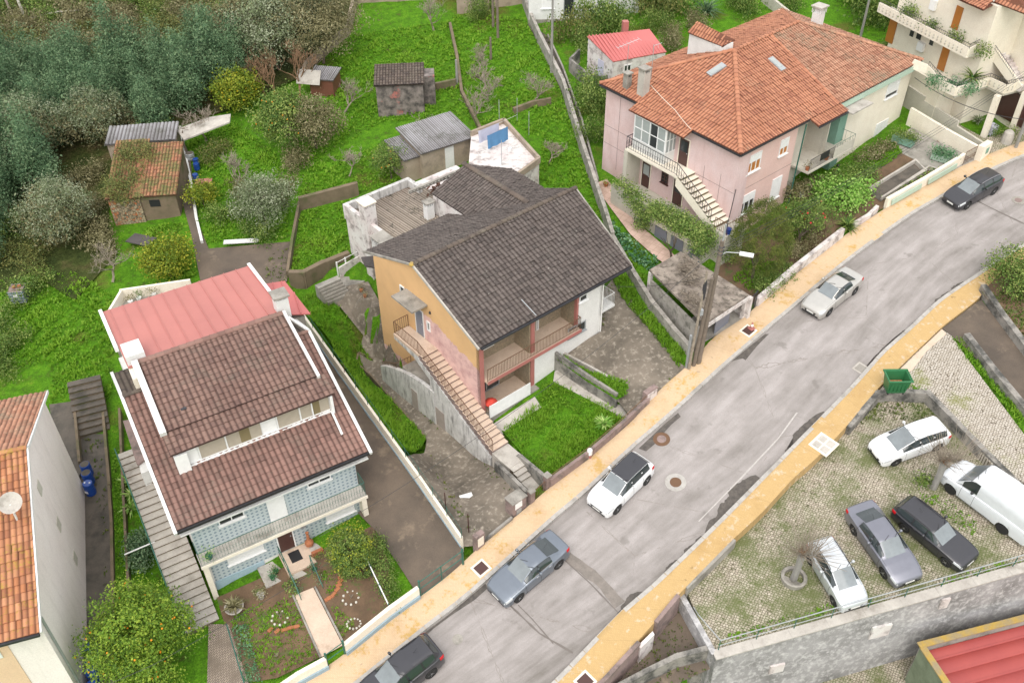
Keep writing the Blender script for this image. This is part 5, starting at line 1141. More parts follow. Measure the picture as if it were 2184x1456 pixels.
MB().beam(B.W(.15,-.44,1.38),B.W(4.3,-.44,1.38),.1,.1).build('parapet_coping','concrete',hB)
t=thing('red_umbrella',B.W(.7,-.2,1.45),'red folded sunshade standing behind the white parapet panel','parasol')
MB().lathe(B.W(.72,-.05,1.45),[(.03,0),(.03,.6),(.42,.62),(.4,.7),(.2,.85),(.02,.92)],10).build('canopy',plain('red_fabric',(.55,.05,.03),.7),t)
gS=B.side(0,0)
cs=[PV(0,0,(0,0),(1,0))] if 0 else None
door(gS,-6.45,-5.55,4.07,6.2,0,hB,'grey_door','white_dirty',None)
MB().fbox(gS,-7.2,-5.0,-1.15,.0,6.95,7.07).build('door_canopy','concrete',hB)
window(gS,-5.2,-4.85,5.0,5.75,0,hB,mull=0,fw=.09,sill=False);window(gS,-7.9,-7.4,6.35,7.0,0,hB,mull=0,sill=False)
MB().lathe(B.W(-.02,4.75,6.55),[(.02,0),(.09,.02),(.07,.14),(.02,.16)],8).build('wall_lamp','iron',hB)
door(gS,-4.7,-3.8,1.45,3.1,0,hB,'door_brown','concrete')
ea,eb=B.W(-.2,VE,ZE),B.W(12.25,VE,ZE)
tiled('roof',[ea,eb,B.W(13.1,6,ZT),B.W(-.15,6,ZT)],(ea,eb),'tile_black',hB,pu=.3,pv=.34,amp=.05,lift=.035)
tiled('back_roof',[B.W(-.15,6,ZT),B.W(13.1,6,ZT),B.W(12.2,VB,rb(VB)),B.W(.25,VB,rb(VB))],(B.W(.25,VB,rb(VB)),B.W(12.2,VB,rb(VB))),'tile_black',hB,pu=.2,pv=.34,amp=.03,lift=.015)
ridge('ridge_cap',B.W(-.2,6,ZT+.06),B.W(13.2,6,ZT+.06),'tile_dark',hB,r=.15)
MB().lathe(B.W(-.2,6,ZT-.05),[(.15,0),(.2,.1),(.1,.22)],8).build('finial','yellow_cap',hB)
MB().beam(B.W(-.24,VE-.02,ZE-.03),B.W(-.2,6,ZT-.0),.1,.16).build('verge','concrete_light',hB);MB().beam(B.W(-.2,6,ZT),B.W(.2,VB,rb(VB)),.1,.14).build('verge','concrete',hB)
MB().beam(B.W(12.28,VE,ZE-.02),B.W(13.14,6,ZT),.1,.12).build('verge','concrete',hB)
MB().fbox(B,-.1,12.2,VE-.12,VE,ZE-.14,ZE-.02).build('gutter','iron',hB);MB().fbox(B,-.1,12.0,VE+.01,.02,ZE-.16,ZE-.12).build('soffit','concrete',hB)
tg=B.W(4.1,1.0,rz(1.0)+.1);MB().tube([tg,B.W(4.15,VE,ZE+.15)],.03,5).build('roof_pipe','grey_metal',hB)
cu,cz=10.15,9.0
ca,cb=B.W(cu,14.2,cz),B.W(cu,7.3,cz)
wl_=3.0;drop=1.15
tiled('cross_roof',[B.W(cu-wl_,14.2,cz-drop),B.W(cu-wl_*.0,14.2,cz),B.W(cu,7.4,cz),B.W(cu-wl_,10.2,cz-drop)],(B.W(cu-wl_,14.2,cz-drop),B.W(cu-wl_,10.2,cz-drop)),'tile_black',hB,pu=.25,pv=.34,amp=.04)
tiled('cross_roof',[B.W(cu,14.2,cz),B.W(cu+wl_+.6,13.4,cz-drop-.2),B.W(cu+wl_+.6,9.8,cz-drop-.2),B.W(cu,7.4,cz)],(B.W(cu+wl_+.6,13.4,cz-drop-.2),B.W(cu+wl_+.6,9.8,cz-drop-.2)),'tile_black',hB,pu=.25,pv=.34,amp=.04)
ridge('ridge_cap',B.W(cu,14.3,cz+.06),B.W(cu,7.3,cz+.06),'tile_dark',hB,r=.17)
MB().prism([B.W(cu-wl_-.02,14.0,cz-drop-.1),B.W(cu-wl_-.02,10.3,cz-drop-.1),B.W(cu-wl_-.02,9.8,cz-drop-1.6),B.W(cu-wl_-.02,14.0,cz-drop-2.2)],[B.W(cu-wl_+.2,14.0,cz-drop-.1),B.W(cu-wl_+.2,10.3,cz-drop-.1),B.W(cu-wl_+.2,9.8,cz-drop-1.6),B.W(cu-wl_+.2,14.0,cz-drop-2.2)]).build('cross_wall','worn_white',hB)
MB().fbox(B,cu-wl_,cu+3.2,11,13.9,1,cz-drop-.3).build('rear_block','concrete',hB)
zA=6.7
MB().fbox(B,2.7,12.8,10.9,18.7,.5,zA-.75).build('rear_annex','worn_white',hB)
tiled('annex_roof',[B.W(2.9,12.5,zA-.35),B.W(8.9,12.5,zA-.35),B.W(8.9,18.4,zA-.6),B.W(2.9,18.4,zA-.6)],(B.W(2.9,18.4,zA-.6),B.W(8.9,18.4,zA-.6)),'fibre_brown',hB,pu=.2,pv=50,amp=.045,lift=0)
MB().fbox(B,2.6,2.9,10.9,18.75,zA-1.2,zA).build('annex_parapet','worn_white',hB);MB().fbox(B,2.9,8.0,18.45,18.75,zA-1.2,zA).build('annex_parapet','stained_white',hB)
MB().fbox(B,8.0,8.3,17.0,18.75,zA-1.2,zA).build('annex_parapet','stained_white',hB)
c1=P(775,404,8.6);cu1,cv1=B.inv(c1);cu1=max(cu1,3.2)
def chim(u,v,w_,d_,z0,z1,mat,capm='concrete_light',cap=.12):
    o=MB().fbox(B,u-w_/2,u+w_/2,v-d_/2,v+d_/2,z0,z1-.3).build('chimney',mat,hB);mm=MB()
    for a_ in (-1,-.33,.33,1):
        for b_ in (-1,1):mm.fbox(B,u+a_*(w_/2-.05)-.05,u+a_*(w_/2-.05)+.05,v+b_*(d_/2-.06)-.05,v+b_*(d_/2-.06)+.05,z1-.3,z1-.04)
    mm.fbox(B,u-w_/2+.12,u+w_/2-.12,v-d_/2+.12,v+d_/2-.12,z1-.3,z1-.05)
    mm.build('chimney_vent',mat,o);MB().fbox(B,u-w_/2-.08,u+w_/2+.08,v-d_/2-.08,v+d_/2+.08,z1-.04,z1+.05).build('chimney_cap',capm,o)
chim(2.75,15.6,.85,.85,1.0,8.3,'worn_white','plaster_cream')
cc=P(914,438,7.3);u_,v_=B.inv(cc);chim(u_,v_,.6,.5,5.8,7.6,'white_dirty','concrete');cc=P(937,435,7.0);u_,v_=B.inv(cc);chim(u_+.1,v_,.8,.7,5.6,7.3,'worn_white','concrete')
chim(2.0,12.9,.95,1.1,1,7.1,'stained_white','concrete')
zb_=6.6;q=B.inv(P(937,397,zb_));t=thing('tile_heap',B.W(*q,zb_-.3),'heap of broken orange roof tiles on the flat roof behind the dark roof','rubble')
mm=MB();
for k in range(60):
    p=B.W(q[0]+random.gauss(0,.5),q[1]+random.gauss(0,.35),zb_-.25+abs(random.gauss(0,.12)));d=Vector((random.gauss(0,1),random.gauss(0,1),random.gauss(0,.4))).normalized()*.16;mm.beam(p-np.array(d),p+np.array(d),.14,.02)
mo=mm.build('tiles','tile_orange_old',t);mo['kind']='stuff'
MB().fbox(B,8.3,12.6,13.9,18.6,zA-.8,zA-.55).build('roof_deck','worn_white',hB)
m=MB()
for k in range(17):
    a_=P(876+k*7.5,408-k*3.05,7.4);m.tube([a_+[math.cos(t_)*.14*B.e[0],math.cos(t_)*.14*B.e[1],math.sin(t_)*.16] for t_ in np.linspace(0,6.28,9)[:-1]],.03,4,closed=True)
m.beam(P(872,408,7.65),P(1005,352,7.65),.2,.08);m.beam(P(872,412,7.15),P(1005,358,7.15),.2,.08);m.build('lattice_parapet','concrete',hB)
t=thing('outer_stairs',B.W(-.6,4,0),'long stone outer stairs with rusty railing up the orange and pink gable','stairs')
stairs(B,-1.2,-.02,-2.5,.95,4.6,4.05,20,t,'peach_path',zb=None,riser='pinkish_wall');MB().fbox(B,-1.25,-.02,4.6,7.3,3.85,4.055).build('landing','peach_path',t)
m=MB();m.prism([B.W(-1.22,-2.3,.3),B.W(-1.22,4.6,3.6),B.W(-1.22,5.0,3.84),B.W(-1.22,7.3,3.84),B.W(-1.22,7.3,3.6),B.W(-1.22,5.2,3.4),B.W(-1.22,3.6,2.6),B.W(-1.22,3.6,-2.5),B.W(-1.22,-2.3,-2.5)],[B.W(-1.0,-2.3,.3),B.W(-1.0,4.6,3.6),B.W(-1.0,5.0,3.84),B.W(-1.0,7.3,3.84),B.W(-1.0,7.3,3.6),B.W(-1.0,5.2,3.4),B.W(-1.0,3.6,2.6),B.W(-1.0,3.6,-2.5),B.W(-1.0,-2.3,-2.5)]);m.build('stair_wall','stained_white',t)
railing('railing',[B.W(-.1,7.25,4.05),B.W(-1.17,7.25,4.05),B.W(-1.17,4.7,4.05),B.W(-1.17,-2.5,.98)],'rust',t,.95,.15,.014,.026)
t=thing('undercroft',B.W(-1.2,6,-1),'stained white deck wall with two tan metal doors below the outer stairs','outbuilding')
dv=[(3.2,1.85),(4.5,1.75),(6.0,1.45),(7.5,.9),(8.7,.35),(9.4,-.1)]
m=MB();top=[B.W(-1.3,v,z) for v,z in dv]+[B.W(-1.3,9.4,-2.6),B.W(-1.3,3.2,-2.6)];m.prism(top,[B.W(-1.05,v,z) for v,z in dv]+[B.W(-1.05,9.4,-2.6),B.W(-1.05,3.2,-2.6)]);m.build('wall','stained_white',t)
m=MB();m.prism([B.W(-1.05,v,z-.12) for v,z in dv],[B.W(-.0,v,z-.12) for v,z in dv]) if 0 else None
MB().box8([B.W(-1.04,3.2,-2),B.W(-.01,3.2,-2),B.W(-.01,7.0,-2),B.W(-1.04,7.0,-2),B.W(-1.04,3.2,1.45),B.W(-.01,3.2,1.45),B.W(-.01,7.0,1.3),B.W(-1.04,7.0,1.3)]).build('deck','concrete',t)
gU=B.side(-1.3,0);zg=float(h(*gU.W(-5.4,-.3,0)[:2]))
MB().fbox(gU,-5.75,-5.1,-.03,-.002,-1.25,.45).build('door','door_tan',t);gW=B.side(-1.22,0);MB().fbox(gW,-3.2,-2.3,-.03,-.002,-1.2,.6).build('door','door_tan',t)
MB().fbox(gW,-4.1+.0,-3.75,-.02,-.002,-.2,.35).build('hatch','iron',t)
railing('railing',[B.W(-1.15,9.3,-.2),B.W(-1.15,7.6,.75),B.W(-.1,7.4,.9)],'rust',t,.5,.2,.012,.02)
ls=thing('lower_steps',B.W(-.6,-4,0),'weathered stone landing and lower steps down to the street gate','stairs')
MB().fbox(B,-1.25,0.0,-4.1,-2.51,-1.,.93).build('landing','concrete_light',ls);MB().fbox(B,-1.2,-.05,-6.2,-5.1,-1.,.52).build('threshold','concrete_light',ls);stairs(B,-1.2,-.05,-5.1,.52,-4.1,.9,3,ls,'concrete_light',zb=-1)
wall_line('flank_wall',[(1063,945),(1110,985),(1166,1035)],[.35,.6,.7],.22,'wall_dark','dark mouldy wall between the lower steps and the front lawn',base=1.4)
wall_line('flank_wall',[(1058,1003),(1092,1036),(1128,1070)],[.8,.85,.75],.22,'wall_dark','dark mouldy wall on the left of the lower steps',base=1.6)
MB_p=thing('gate_pillar',G(1100,1085),'stained gate pillar with white meter box facing the pavement','gate pillar');p=G(1105,1088);fp=Fr(p[:2],41)
MB().fbox(fp,-.55,.45,-.2,.45,p[2]-.5,p[2]+1.05).build('pillar','pinkish_wall',MB_p);MB().fbox(fp,-.6,.5,-.25,.5,p[2]+1.053,p[2]+1.13).build('coping','concrete',MB_p);MB().fbox(fp,-.4,.1,-.24,-.203,p[2]+.55,p[2]+1.0).build('meter_box','white',MB_p);MB().fbox(fp,-.3,.05,-.24,-.203,p[2]-.05,p[2]+.4).build('meter_box','grey_metal',MB_p)
for (px,py,lb) in ((1168,1040,'short pinkish gate pillar at the corner of the front lawn wall'),(1134,1073,'narrow dark gate pillar beside the lower steps')):
    p=G(px,py);fp=Fr(p[:2],41);t=thing('gate_pillar',p,lb,'gate pillar');MB().fbox(fp,-.16,.16,-.1,.22,p[2]-.4,p[2]+1.0).build('pillar','pinkish_wall',t);MB().fbox(fp,-.2,.2,-.14,.26,p[2]+1.003,p[2]+1.07).build('coping','concrete',t)
gt=thing('gate',G(1148,1058),'rusty low gate at the foot of the lower steps','gate');railing('bars',[G(1138,1068),G(1162,1046)],'rust',gt,.8,.14,.012,.02)
lw=thing('street_wall',G(1260,965),'pinkish stained low wall with pipe rail between front lawn and pavement','wall')
wall_line('wall',[(1172,1040),(1253,980),(1320,920),(1382,862)],[.75,.7,.6,.55],.2,'pinkish_wall',parent=lw,base=1.2)
q=[G(1175,1036)+[0,0,.95],G(1253,977)+[0,0,.9],G(1320,917)+[0,0,.8],G(1378,862)+[0,0,.75]];MB().tube(q,.025,6).build('rail','rust',lw)
p=G(1386,852);fp=Fr(p[:2],41);t=thing('gate_pillar',p,'white-panelled pinkish pillar where the lawn wall meets the concrete drive','gate pillar');MB().fbox(fp,-.5,.5,-.12,.22,p[2]-.4,p[2]+.85).build('pillar','pinkish_wall',t);MB().fbox(fp,-.42,.42,-.15,-.122,p[2]+.0,p[2]+.75).build('panel','worn_white',t)
LAWN=[(1068,915),(1100,890),(1150,855),(1155,820),(1180,812),(1300,868),(1310,885),(1345,895),(1255,975),(1168,1028),(1120,975)]
sheet('front_garden',GARD,'ground',-.55,.8,world=True);sheet('front_lawn',LAWN,'ground',-.45,.8,bumpy=.05,skirt=.3)
grass_tufts([(1072,915),(1105,893),(1152,858),(1158,825),(1180,815),(1300,870),(1335,895),(1250,970),(1168,1022),(1120,972)],110,.17,seed=50,dz=-.47,name='grass',label='bright green front lawn of the orange and pink house',patch=.8,wid=.035)
leafy_cover([(1150,850),(1160,815),(1185,815),(1230,850),(1280,860),(1230,880),(1170,880)],130,.12,'grass',.35,name='tall_weeds',label='taller weeds at the top of the front lawn',dz=-.45)
spiky(1288,905,'pale lime leafy plant by the street wall of the front lawn',90,.75,'lime',seed=8,w_=.07,dz=-.45)
sheet('yard_path',[(1183,792),(1195,785),(1320,858),(1345,893),(1310,880),(1180,812)],'concrete_light',-.4,.8,skirt=.3)
sheet('yard_path',[(1066,925),(1155,868),(1140,845),(1050,905)],'concrete_light',-.42,.8,skirt=.3)
pw=thing('planter_wall',G(1250,810),'black-stained planter wall with grass strip between lawn and drive','planter')
wall_line('wall',[(1182,772),(1250,818),(1315,858)],[.95,.85,.75],.18,'wall_dark',parent=pw,base=1.);wall_line('wall',[(1196,757),(1262,790),(1335,828)],[.35,.3,.2],.16,'concrete_light',parent=pw,base=.4)
grass_tufts([(1186,765),(1198,760),(1262,793),(1342,815),(1335,845),(1315,850),(1250,812)],150,.16,seed=52,dz=.5,name='grass',label='bright grass filling the black-stained planter',wid=.04)
sheet('planter_earth',[(1186,765),(1198,760),(1262,793),(1340,820),(1330,845),(1315,852),(1250,812)],'ground',.48,.8)
sheet('drive',[(1185,760),(1283,706),(1270,640),(1310,590),(1340,630),(1452,775),(1465,784),(1407,832),(1385,850),(1345,890),(1320,858)],'drive_spotted',.05,1.)
sheet('side_yard',[(1094,1109),(1128,1076),(1060,1000),(1000,955),(900,850),(820,760),(740,690),(700,640),(690,600),(740,560),(800,600),(820,740),(900,790),(850,800),(770,745),(770,790),(840,850),(912,940),(900,970),(1000,1150),(1031,1160)],'drive_spotted',.03,.8) if 0 else None
sheet('side_yard',[(1094,1112),(1130,1078),(1064,1004),(1015,962),(960,920),(900,830),(870,800),(855,760),(842,700),(785,600),(715,615),(700,630),(775,715),(762,760),(790,800),(835,850),(910,938),(905,965),(860,980),(905,1045),(990,1165),(1030,1162)],'drive_spotted',.05,.8)
YG=[(640,625),(690,625),(725,660),(790,715),(765,750),(780,800),(835,852),(908,935),(880,965),(850,955),(740,790),(700,720),(655,672)]
sheet('yard_grass_ground',YG,'ground',.1,.8,bumpy=.06)
grass_tufts(YG,100,.17,seed=55,dz=.08,name='grass',label='bright green grass strip between the cream boundary wall and the orange gable',patch=.9,wid=.04)
wall_line('grass_edge',[(790,722),(765,752),(760,775),(790,800),(835,850),(905,930)],.1,.12,'wall_brown');struct(bpy.data.objects['grass_edge'])
p=G(996,1063);MB().fbox(Fr(p[:2],20),-.38,.38,-.33,.33,p[2]+.05,p[2]+.075).build('manhole_cover','white_dirty');tag(bpy.data.objects['manhole_cover'],'square pale cover plate in the spotted side yard','cover')
for (px,py,lb,hh) in ((951,1085,'thin dark red post by the boundary wall',1.4),(1000,1135,'red-brown post nearest the street in the side yard',1.6)):
    p=G(px,py);tag(MB().tube([p,p+[0,0,hh]],.035,6).build('post','door_brown'),lb,'post')
p=G(1023,1168);fp=Fr(p[:2],41);t=thing('gate_pillar',p,'dark red gate pillar with a small pale box between the two driveways','gate pillar');MB().fbox(fp,-.3,.3,-.12,.2,p[2]-.4,p[2]+1.2).build('pillar','pinkish_wall',t);MB().fbox(fp,-.2,.2,-.15,-.122,p[2]+.35,p[2]+1.0).build('panel','plaster_cream',t)
wall_line('edge_wall',[(1034,1158),(1092,1110)],.35,.15,'wall_dark','low dark mossy wall closing the side yard at the pavement',base=.6)
t=thing('rear_terrace',B.W(-.8,13,0),'little white railed terrace with a grey roof behind the orange wall','terrace')
z_=1.9;m=MB();q=[P(722,588,z_),P(768,562,z_),P(795,585,z_),P(745,625,z_)]
MB().slabpoly(q,.25).build('floor','concrete',t);MB().slabpoly([x-np.array([0,0,.26]) for x in q],3.2).build('base','worn_white',t)
MB().beam(P(726,592,z_)+[0,0,.45],P(770,566,z_)+[0,0,.45],.1,.9).build('panel','worn_white',t)
for a_ in ((722,588),(740,578),(770,562)):MB().tube([P(*a_,z_),P(*a_,z_)+[0,0,1.2]],.06,6).build('post','white',t)
MB().tube([P(722,588,z_)+[0,0,1.15],P(770,562,z_)+[0,0,1.15],P(800,590,z_)+[0,0,1.15]],.03,6).build('rail','white_dirty',t)
MB().slabpoly([P(770,548,4.4),P(800,545,4.4),P(800,570,4.4),P(778,566,4.4)],.12).build('roof','fibre',t)
t=thing('stone_stairs',G(715,610),'rough concrete steps climbing past the little white terrace','stairs')
for k in range(6):q=G(722-k*4,630-k*6,.15+k*.2);MB().fbox(Fr(q[:2],38),-1.0,.8,-.25,.25,q[2]-1,q[2]).build('step','concrete',t)
wall_line('garden_retaining_wall',[(620,600),(650,600),(690,575),(745,548)],[.9,.9,.7,.5],.4,'wall_brown','mossy brown retaining wall below the middle grass terrace',base=1.5)
for i,(px,py) in enumerate(((771,622),(779,634))):pot_plant(px,py,['terracotta pot plant nearest the little white terrace','terracotta pot plant nearer the orange wall'][i],'bronze',.3)
ZR=11.85;Fc,Lc,Rc=P(1580,330,ZR),P(1279,178.5,ZR),P(1968,129,ZR);Bc=Lc+(Rc-Fc)
def azd(a,b):return math.degrees(math.atan2(b[1]-a[1],b[0]-a[0]))
RL=Fr(Lc,azd(Lc,Fc));RF=Fr(Fc,azd(Fc,Rc));LL=13.69;LF=22.0
hR=thing('pink_house',(Fc+Rc+Lc+Bc)/4*[1,1,0]+[0,0,4.5],'large house, pink left half and cream-green right half, under one orange hipped roof','house')
LW=.3;IN=.35
def RLc(u,v,z):return RL.W(u,v,z)
cf=RF.W(.3,IN,0);
m=MB();m.fbox(RL,.45,LL-.3,LW,1.5,2.5,ZR-.1);m.build('wall','plaster_pink',hR)
m=MB();m.fbox(RF,.62,6.9,IN,6,2.5,ZR-.105);m.build('front_wall','pink_front',hR)
m=MB();m.fbox(RF,12.9,LF-.5,IN,12.9,2.5,ZR-.1);m.build('cream_wall','plaster_cream2' if 'plaster_cream2' in M else 'plaster_cream',hR)
MB().fbox(RF,12.85,LF-.45,IN-.03,IN,3.2,5.3).build('green_plinth','green_trim',hR)
m=MB();m.fbox(RF,6.9,12.9,IN+1.3,12,2.5,ZR-.1);m.build('recess_wall','plaster_cream',hR)
MB().fbox(RF,6.9,8.2,IN+.3,IN+1.29,3,ZR-.12).build('recess_wall','plaster_grey_cream',hR)
MB().fbox(RF,8.2,9.6,IN+1.2,IN+1.295,5.6,ZR-.12).build('recess_wall','pink_front',hR)
ap1=RF.W(7.3,6.9,14.65);ap2=RF.W(15.0,7.0,14.65);seamA=RF.W(11.5,6.95,14.65);seamB=RF.W(10.9,-.05,ZR)
Z_=lambda p,dz:np.array([p[0],p[1],p[2]+dz])
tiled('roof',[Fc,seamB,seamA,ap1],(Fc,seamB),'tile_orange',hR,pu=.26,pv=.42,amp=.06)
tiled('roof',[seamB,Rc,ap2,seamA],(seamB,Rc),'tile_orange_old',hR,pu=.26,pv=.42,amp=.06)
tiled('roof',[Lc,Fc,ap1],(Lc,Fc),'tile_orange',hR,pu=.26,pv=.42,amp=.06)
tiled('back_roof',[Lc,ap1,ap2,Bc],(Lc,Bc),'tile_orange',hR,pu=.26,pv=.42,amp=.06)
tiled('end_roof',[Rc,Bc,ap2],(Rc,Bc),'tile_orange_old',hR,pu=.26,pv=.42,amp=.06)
for a,b in ((Fc,ap1),(ap1,ap2),(Lc,ap1),(ap2,Rc),(seamB,seamA)):ridge('ridge_cap',Z_(a,.07),Z_(b,.08),'tile_orange' if a is not ap2 else 'tile_orange_old',hR,r=.15 if a is not seamB else .1)
sl=.4
tiled('roof',[RF.W(7.6,-.75,ZR-.32),RF.W(11.1,-.75,ZR-.32),RF.W(11.1,.1,ZR+.0),RF.W(7.6,.1,ZR+.0)],(RF.W(7.6,-.75,ZR-.32),RF.W(11.1,-.75,ZR-.32)),'tile_orange',hR,pu=.26,pv=.42,amp=.06)
tiled('roof',[RLc(4.0,-.85,ZR-.3),RLc(9.4,-.85,ZR-.3),RLc(9.4,.1,ZR+.02),RLc(4.0,.1,ZR+.02)],(RLc(4.0,-.85,ZR-.3),RLc(9.4,-.85,ZR-.3)),'tile_orange',hR,pu=.26,pv=.42,amp=.06)
MB().beam(RLc(0,-.03,ZR-.1),RLc(LL,-.03,ZR-.1),.08,.12).build('gutter','iron',hR);MB().beam(RF.W(0,-.03,ZR-.1),RF.W(7.5,-.03,ZR-.1),.08,.12).build('gutter','iron',hR);MB().beam(RF.W(7.6,-.8,ZR-.4),RF.W(11.1,-.8,ZR-.4),.08,.1).build('gutter','iron',hR)
MB().fbox(RF,11.2,LF,-.05,IN,ZR-.55,ZR-.14).build('eave_band','mint_trim',hR);MB().beam(Rc-np.array([0,0,.3]),Bc-np.array([0,0,.3]),.2,.4).build('eave_band','mint_trim',hR)
for (px,py,lb,fr_) in ((1528,152,0,RL),(1656,138,1,RF)):
    pass
def skylight(c,ax,nrm_fr,w_=.7,l_=1.2):
    pass
for k,((x0,y0),(x1,y1)) in enumerate((((1512,162),(1545,140)),((1641,126),(1670,152)))):
    zc_=13.6 if k==0 else 13.2
    A_,B_2,C_=((Lc,Fc,ap1),(Fc,seamB,seamA))[k];n_=np.cross(B_2-A_,C_-A_);n_ /= np.linalg.norm(n_);n_=n_*np.sign(n_[2])
    def hit(px,py):d=ray(px,py);return C0+d*((n_@(A_-C0))/(n_@d))
    a,b=hit(x0,y0),hit(x1,y1);d=(b-a)/np.linalg.norm(b-a);s_=np.cross(n_,d)*.28
    mm=MB();mm.box8([a-s_+n_*.02,b-s_+n_*.02,b+s_+n_*.02,a+s_+n_*.02,a-s_+n_*.16,b-s_+n_*.16,b+s_+n_*.16,a+s_+n_*.16]);o=mm.build('skylight','grey_metal',hR)
    s2=s_*.75;a2,b2=a+d*.12,b-d*.3;MB().box8([a2-s2+n_*.161,b2-s2+n_*.161,b2+s2+n_*.161,a2+s2+n_*.161,a2-s2+n_*.18,b2-s2+n_*.18,b2+s2+n_*.18,a2+s2+n_*.18]).build('pane','curtain',o)
for (bx,by,w_,ht,mt) in ((1371,200,.62,1.95,'concrete_light'),(1337,186,.45,1.1,'concrete')):
    n_=np.cross(Fc-Lc,ap1-Lc);d=ray(bx,by);q=C0+d*((n_@(Lc-C0))/(n_@d));u_,v_=RL.inv(q)
    o=MB().fbox(RL,u_-w_/2,u_+w_/2,v_-w_/2,v_+w_/2,q[2]-.4,q[2]+ht-.3).build('chimney',mt,hR);mm=MB()
    for a_ in (-1,-.3,.3,1):
        for b_ in (-1,1):mm.fbox(RL,u_+a_*(w_/2-.05)-.045,u_+a_*(w_/2-.05)+.045,v_+b_*(w_/2-.05)-.045,v_+b_*(w_/2-.05)+.045,q[2]+ht-.3,q[2]+ht-.05)
    mm.build('chimney_vent',mt,o);MB().fbox(RL,u_-w_/2-.07,u_+w_/2+.07,v_-w_/2-.07,v_+w_/2+.07,q[2]+ht-.05,q[2]+ht+.04).build('chimney_cap','concrete',o)
ta=P(1388,170,13.0);t=MB().tube([ta,ta+[0,0,2.6]],.025,6);t.tube([ta+[0,0,2.5],ta+[.6,.25,2.6]],.02,4);t.tube([ta+[.3,.12,2.55],ta+[.33,.05,2.3]],.012,4);t.build('aerial','grey_metal',hR)
ta=P(1337,150,12.8);t=MB().tube([ta,ta+[0,0,1.9]],.022,6);t.tube([ta+[-.8,-.1,1.75],ta+[.8,.5,2.15]],.02,4)
for k in range(7):c_2=ta+np.array([-.8,-.1,1.75])+np.array([1.6,.6,.4])*k/6;t.tube([c_2-[.12,-.3,0],c_2+[.12,-.3,0]],.012,3)
t.build('aerial','grey_metal',hR)
z2=lambda x,y:(1270+x*.24725,180+y*.24725)
UF,GF=8.75,5.4
def wRL(p0,p1,v=LW,**k):a=RL.onv(*p0,v);b=RL.onv(*p1,v);return window(RL,a[0],b[0],a[1],b[1],v,hR,**k)
o=door(RL,8.1,9.12,UF,10.85,LW,hR,'door_brown','plaster_cream','glass');door(RL,4.75,5.72,GF,7.5,LW,hR,'door_brown','plaster_cream','curtain');door(RL,8.0,9.05,GF,7.5,LW,hR,'door_brown','plaster_cream','glass')
window(RL,6.8,7.45,6.6,7.45,LW,hR,mull=1,hbars=2,frame='door_brown',sill=True)
MB().fbox(RL,4.55,7.75,-.72,LW,UF,9.55).build('bay_base','white_dirty',hR);MB().fbox(RL,4.5,7.8,-.75,LW,ZR-.42,ZR-.3).build('bay_top','white',hR)
window(RL,4.58,7.72,9.55,ZR-.43,-.68,hR,mull=3,hbars=1,name='veranda_glazing',glass='curtain',sill=False)
MB().fbox(RL,6.25,6.9,-.7,-.689,9.63,ZR-.5).build('open_pane','glass',hR)
sb=Fr(RL.W(7.72,0,0)[:2],RL.deg+90);m=MB()
for z in (9.55,10.5,ZR-.5):m.fbox(RL,7.68,7.76,-.68,LW,z,z+.06)
for v in (-.7,-.36,.0):m.fbox(RL,7.67,7.77,v,v+.06,9.55,ZR-.43)
m.build('veranda_frame','white',hR);MB().fbox(RL,7.7,7.73,-.66,LW,9.6,ZR-.45).build('veranda_pane','curtain',hR)
MB().fbox(RL,4.3,9.5,-1.15,LW,UF-.18,UF).build('balcony_slab','plaster_cream',hR)
railing('railing',[RL.W(4.35,LW-.05,UF),RL.W(4.35,-1.1,UF),RL.W(9.4,-1.1,UF),RL.W(12.9,-1.1,GF+1.35)],'iron',hR,.95,.24,.014,.028,scroll=True)
m=MB();m.fbox(RL,4.2,4.55,-1.15,LW,3.2,UF-.19);m.build('porch_wall','plaster_grey_cream',hR)
stairs(Fr(RL.W(0,0,0)[:2],RL.deg-90),-LW,1.1,13.4,GF+1.1,9.5,UF,11,hR,'plaster_cream',zb=None,name='steps')
m=MB();m.prism([RL.W(9.4,-1.12,UF-.02),RL.W(13.4,-1.12,GF+1.1),RL.W(13.4,-1.12,GF+.4),RL.W(9.4,-1.12,UF-.8)],[RL.W(9.4,-1.0,UF-.02),RL.W(13.4,-1.0,GF+1.1),RL.W(13.4,-1.0,GF+.4),RL.W(9.4,-1.0,UF-.8)]);m.build('stair_string','plaster_cream',hR)
MB().fbox(RL,13.4,14.6,-1.3,.6,GF-1.5,GF+1.05).build('stair_landing','plaster_grey_cream',hR)
railing('railing',[RL.W(13.4,-1.2,GF+1.1),RL.W(14.5,-1.2,GF+1.1),RL.W(14.5,.3,GF+1.1)],'rust',hR,.9,.14,.014,.026)
MB().fbox(RL,4.2,13.5,-2.2,LW,GF-2.2,GF-.0).build('terrace','plaster_grey_cream',hR)
MB().fbox(RL,4.2,8.2,-2.25,-2.05,GF+.003,GF+.75).build('terrace_parapet','plaster_grey_cream',hR)
for k,u in enumerate((9.0,10.6,12.2)):MB().fbox(RL,u,u+1.15,-2.28,-2.202,GF-2.1,GF-.45).build('garage_door','grey_door',hR)
MB().fbox(RL,8.45,13.6,-2.26,-2.21,GF-.4,GF+.05).build('terrace_edge','plaster_cream',hR)
MB().fbox(RL,3.1,3.65,LW-.22,LW,4.7,6.0).build('gas_box','white',hR);MB().tube([RL.W(3.4,LW-.08,6.0),RL.W(3.4,LW-.08,7.6)],.035,6).build('gas_pipe','white',hR)
for z,a_,b_ in ((UF-.1,.45,4.2),(7.2,.45,4.2),(UF-.1,9.7,13.4),(6.6,12.5,13.4)):MB().fbox(RL,a_,b_,LW-.006,LW-.001,z,z+.03).build('wall_joint','pinkish_wall',hR)
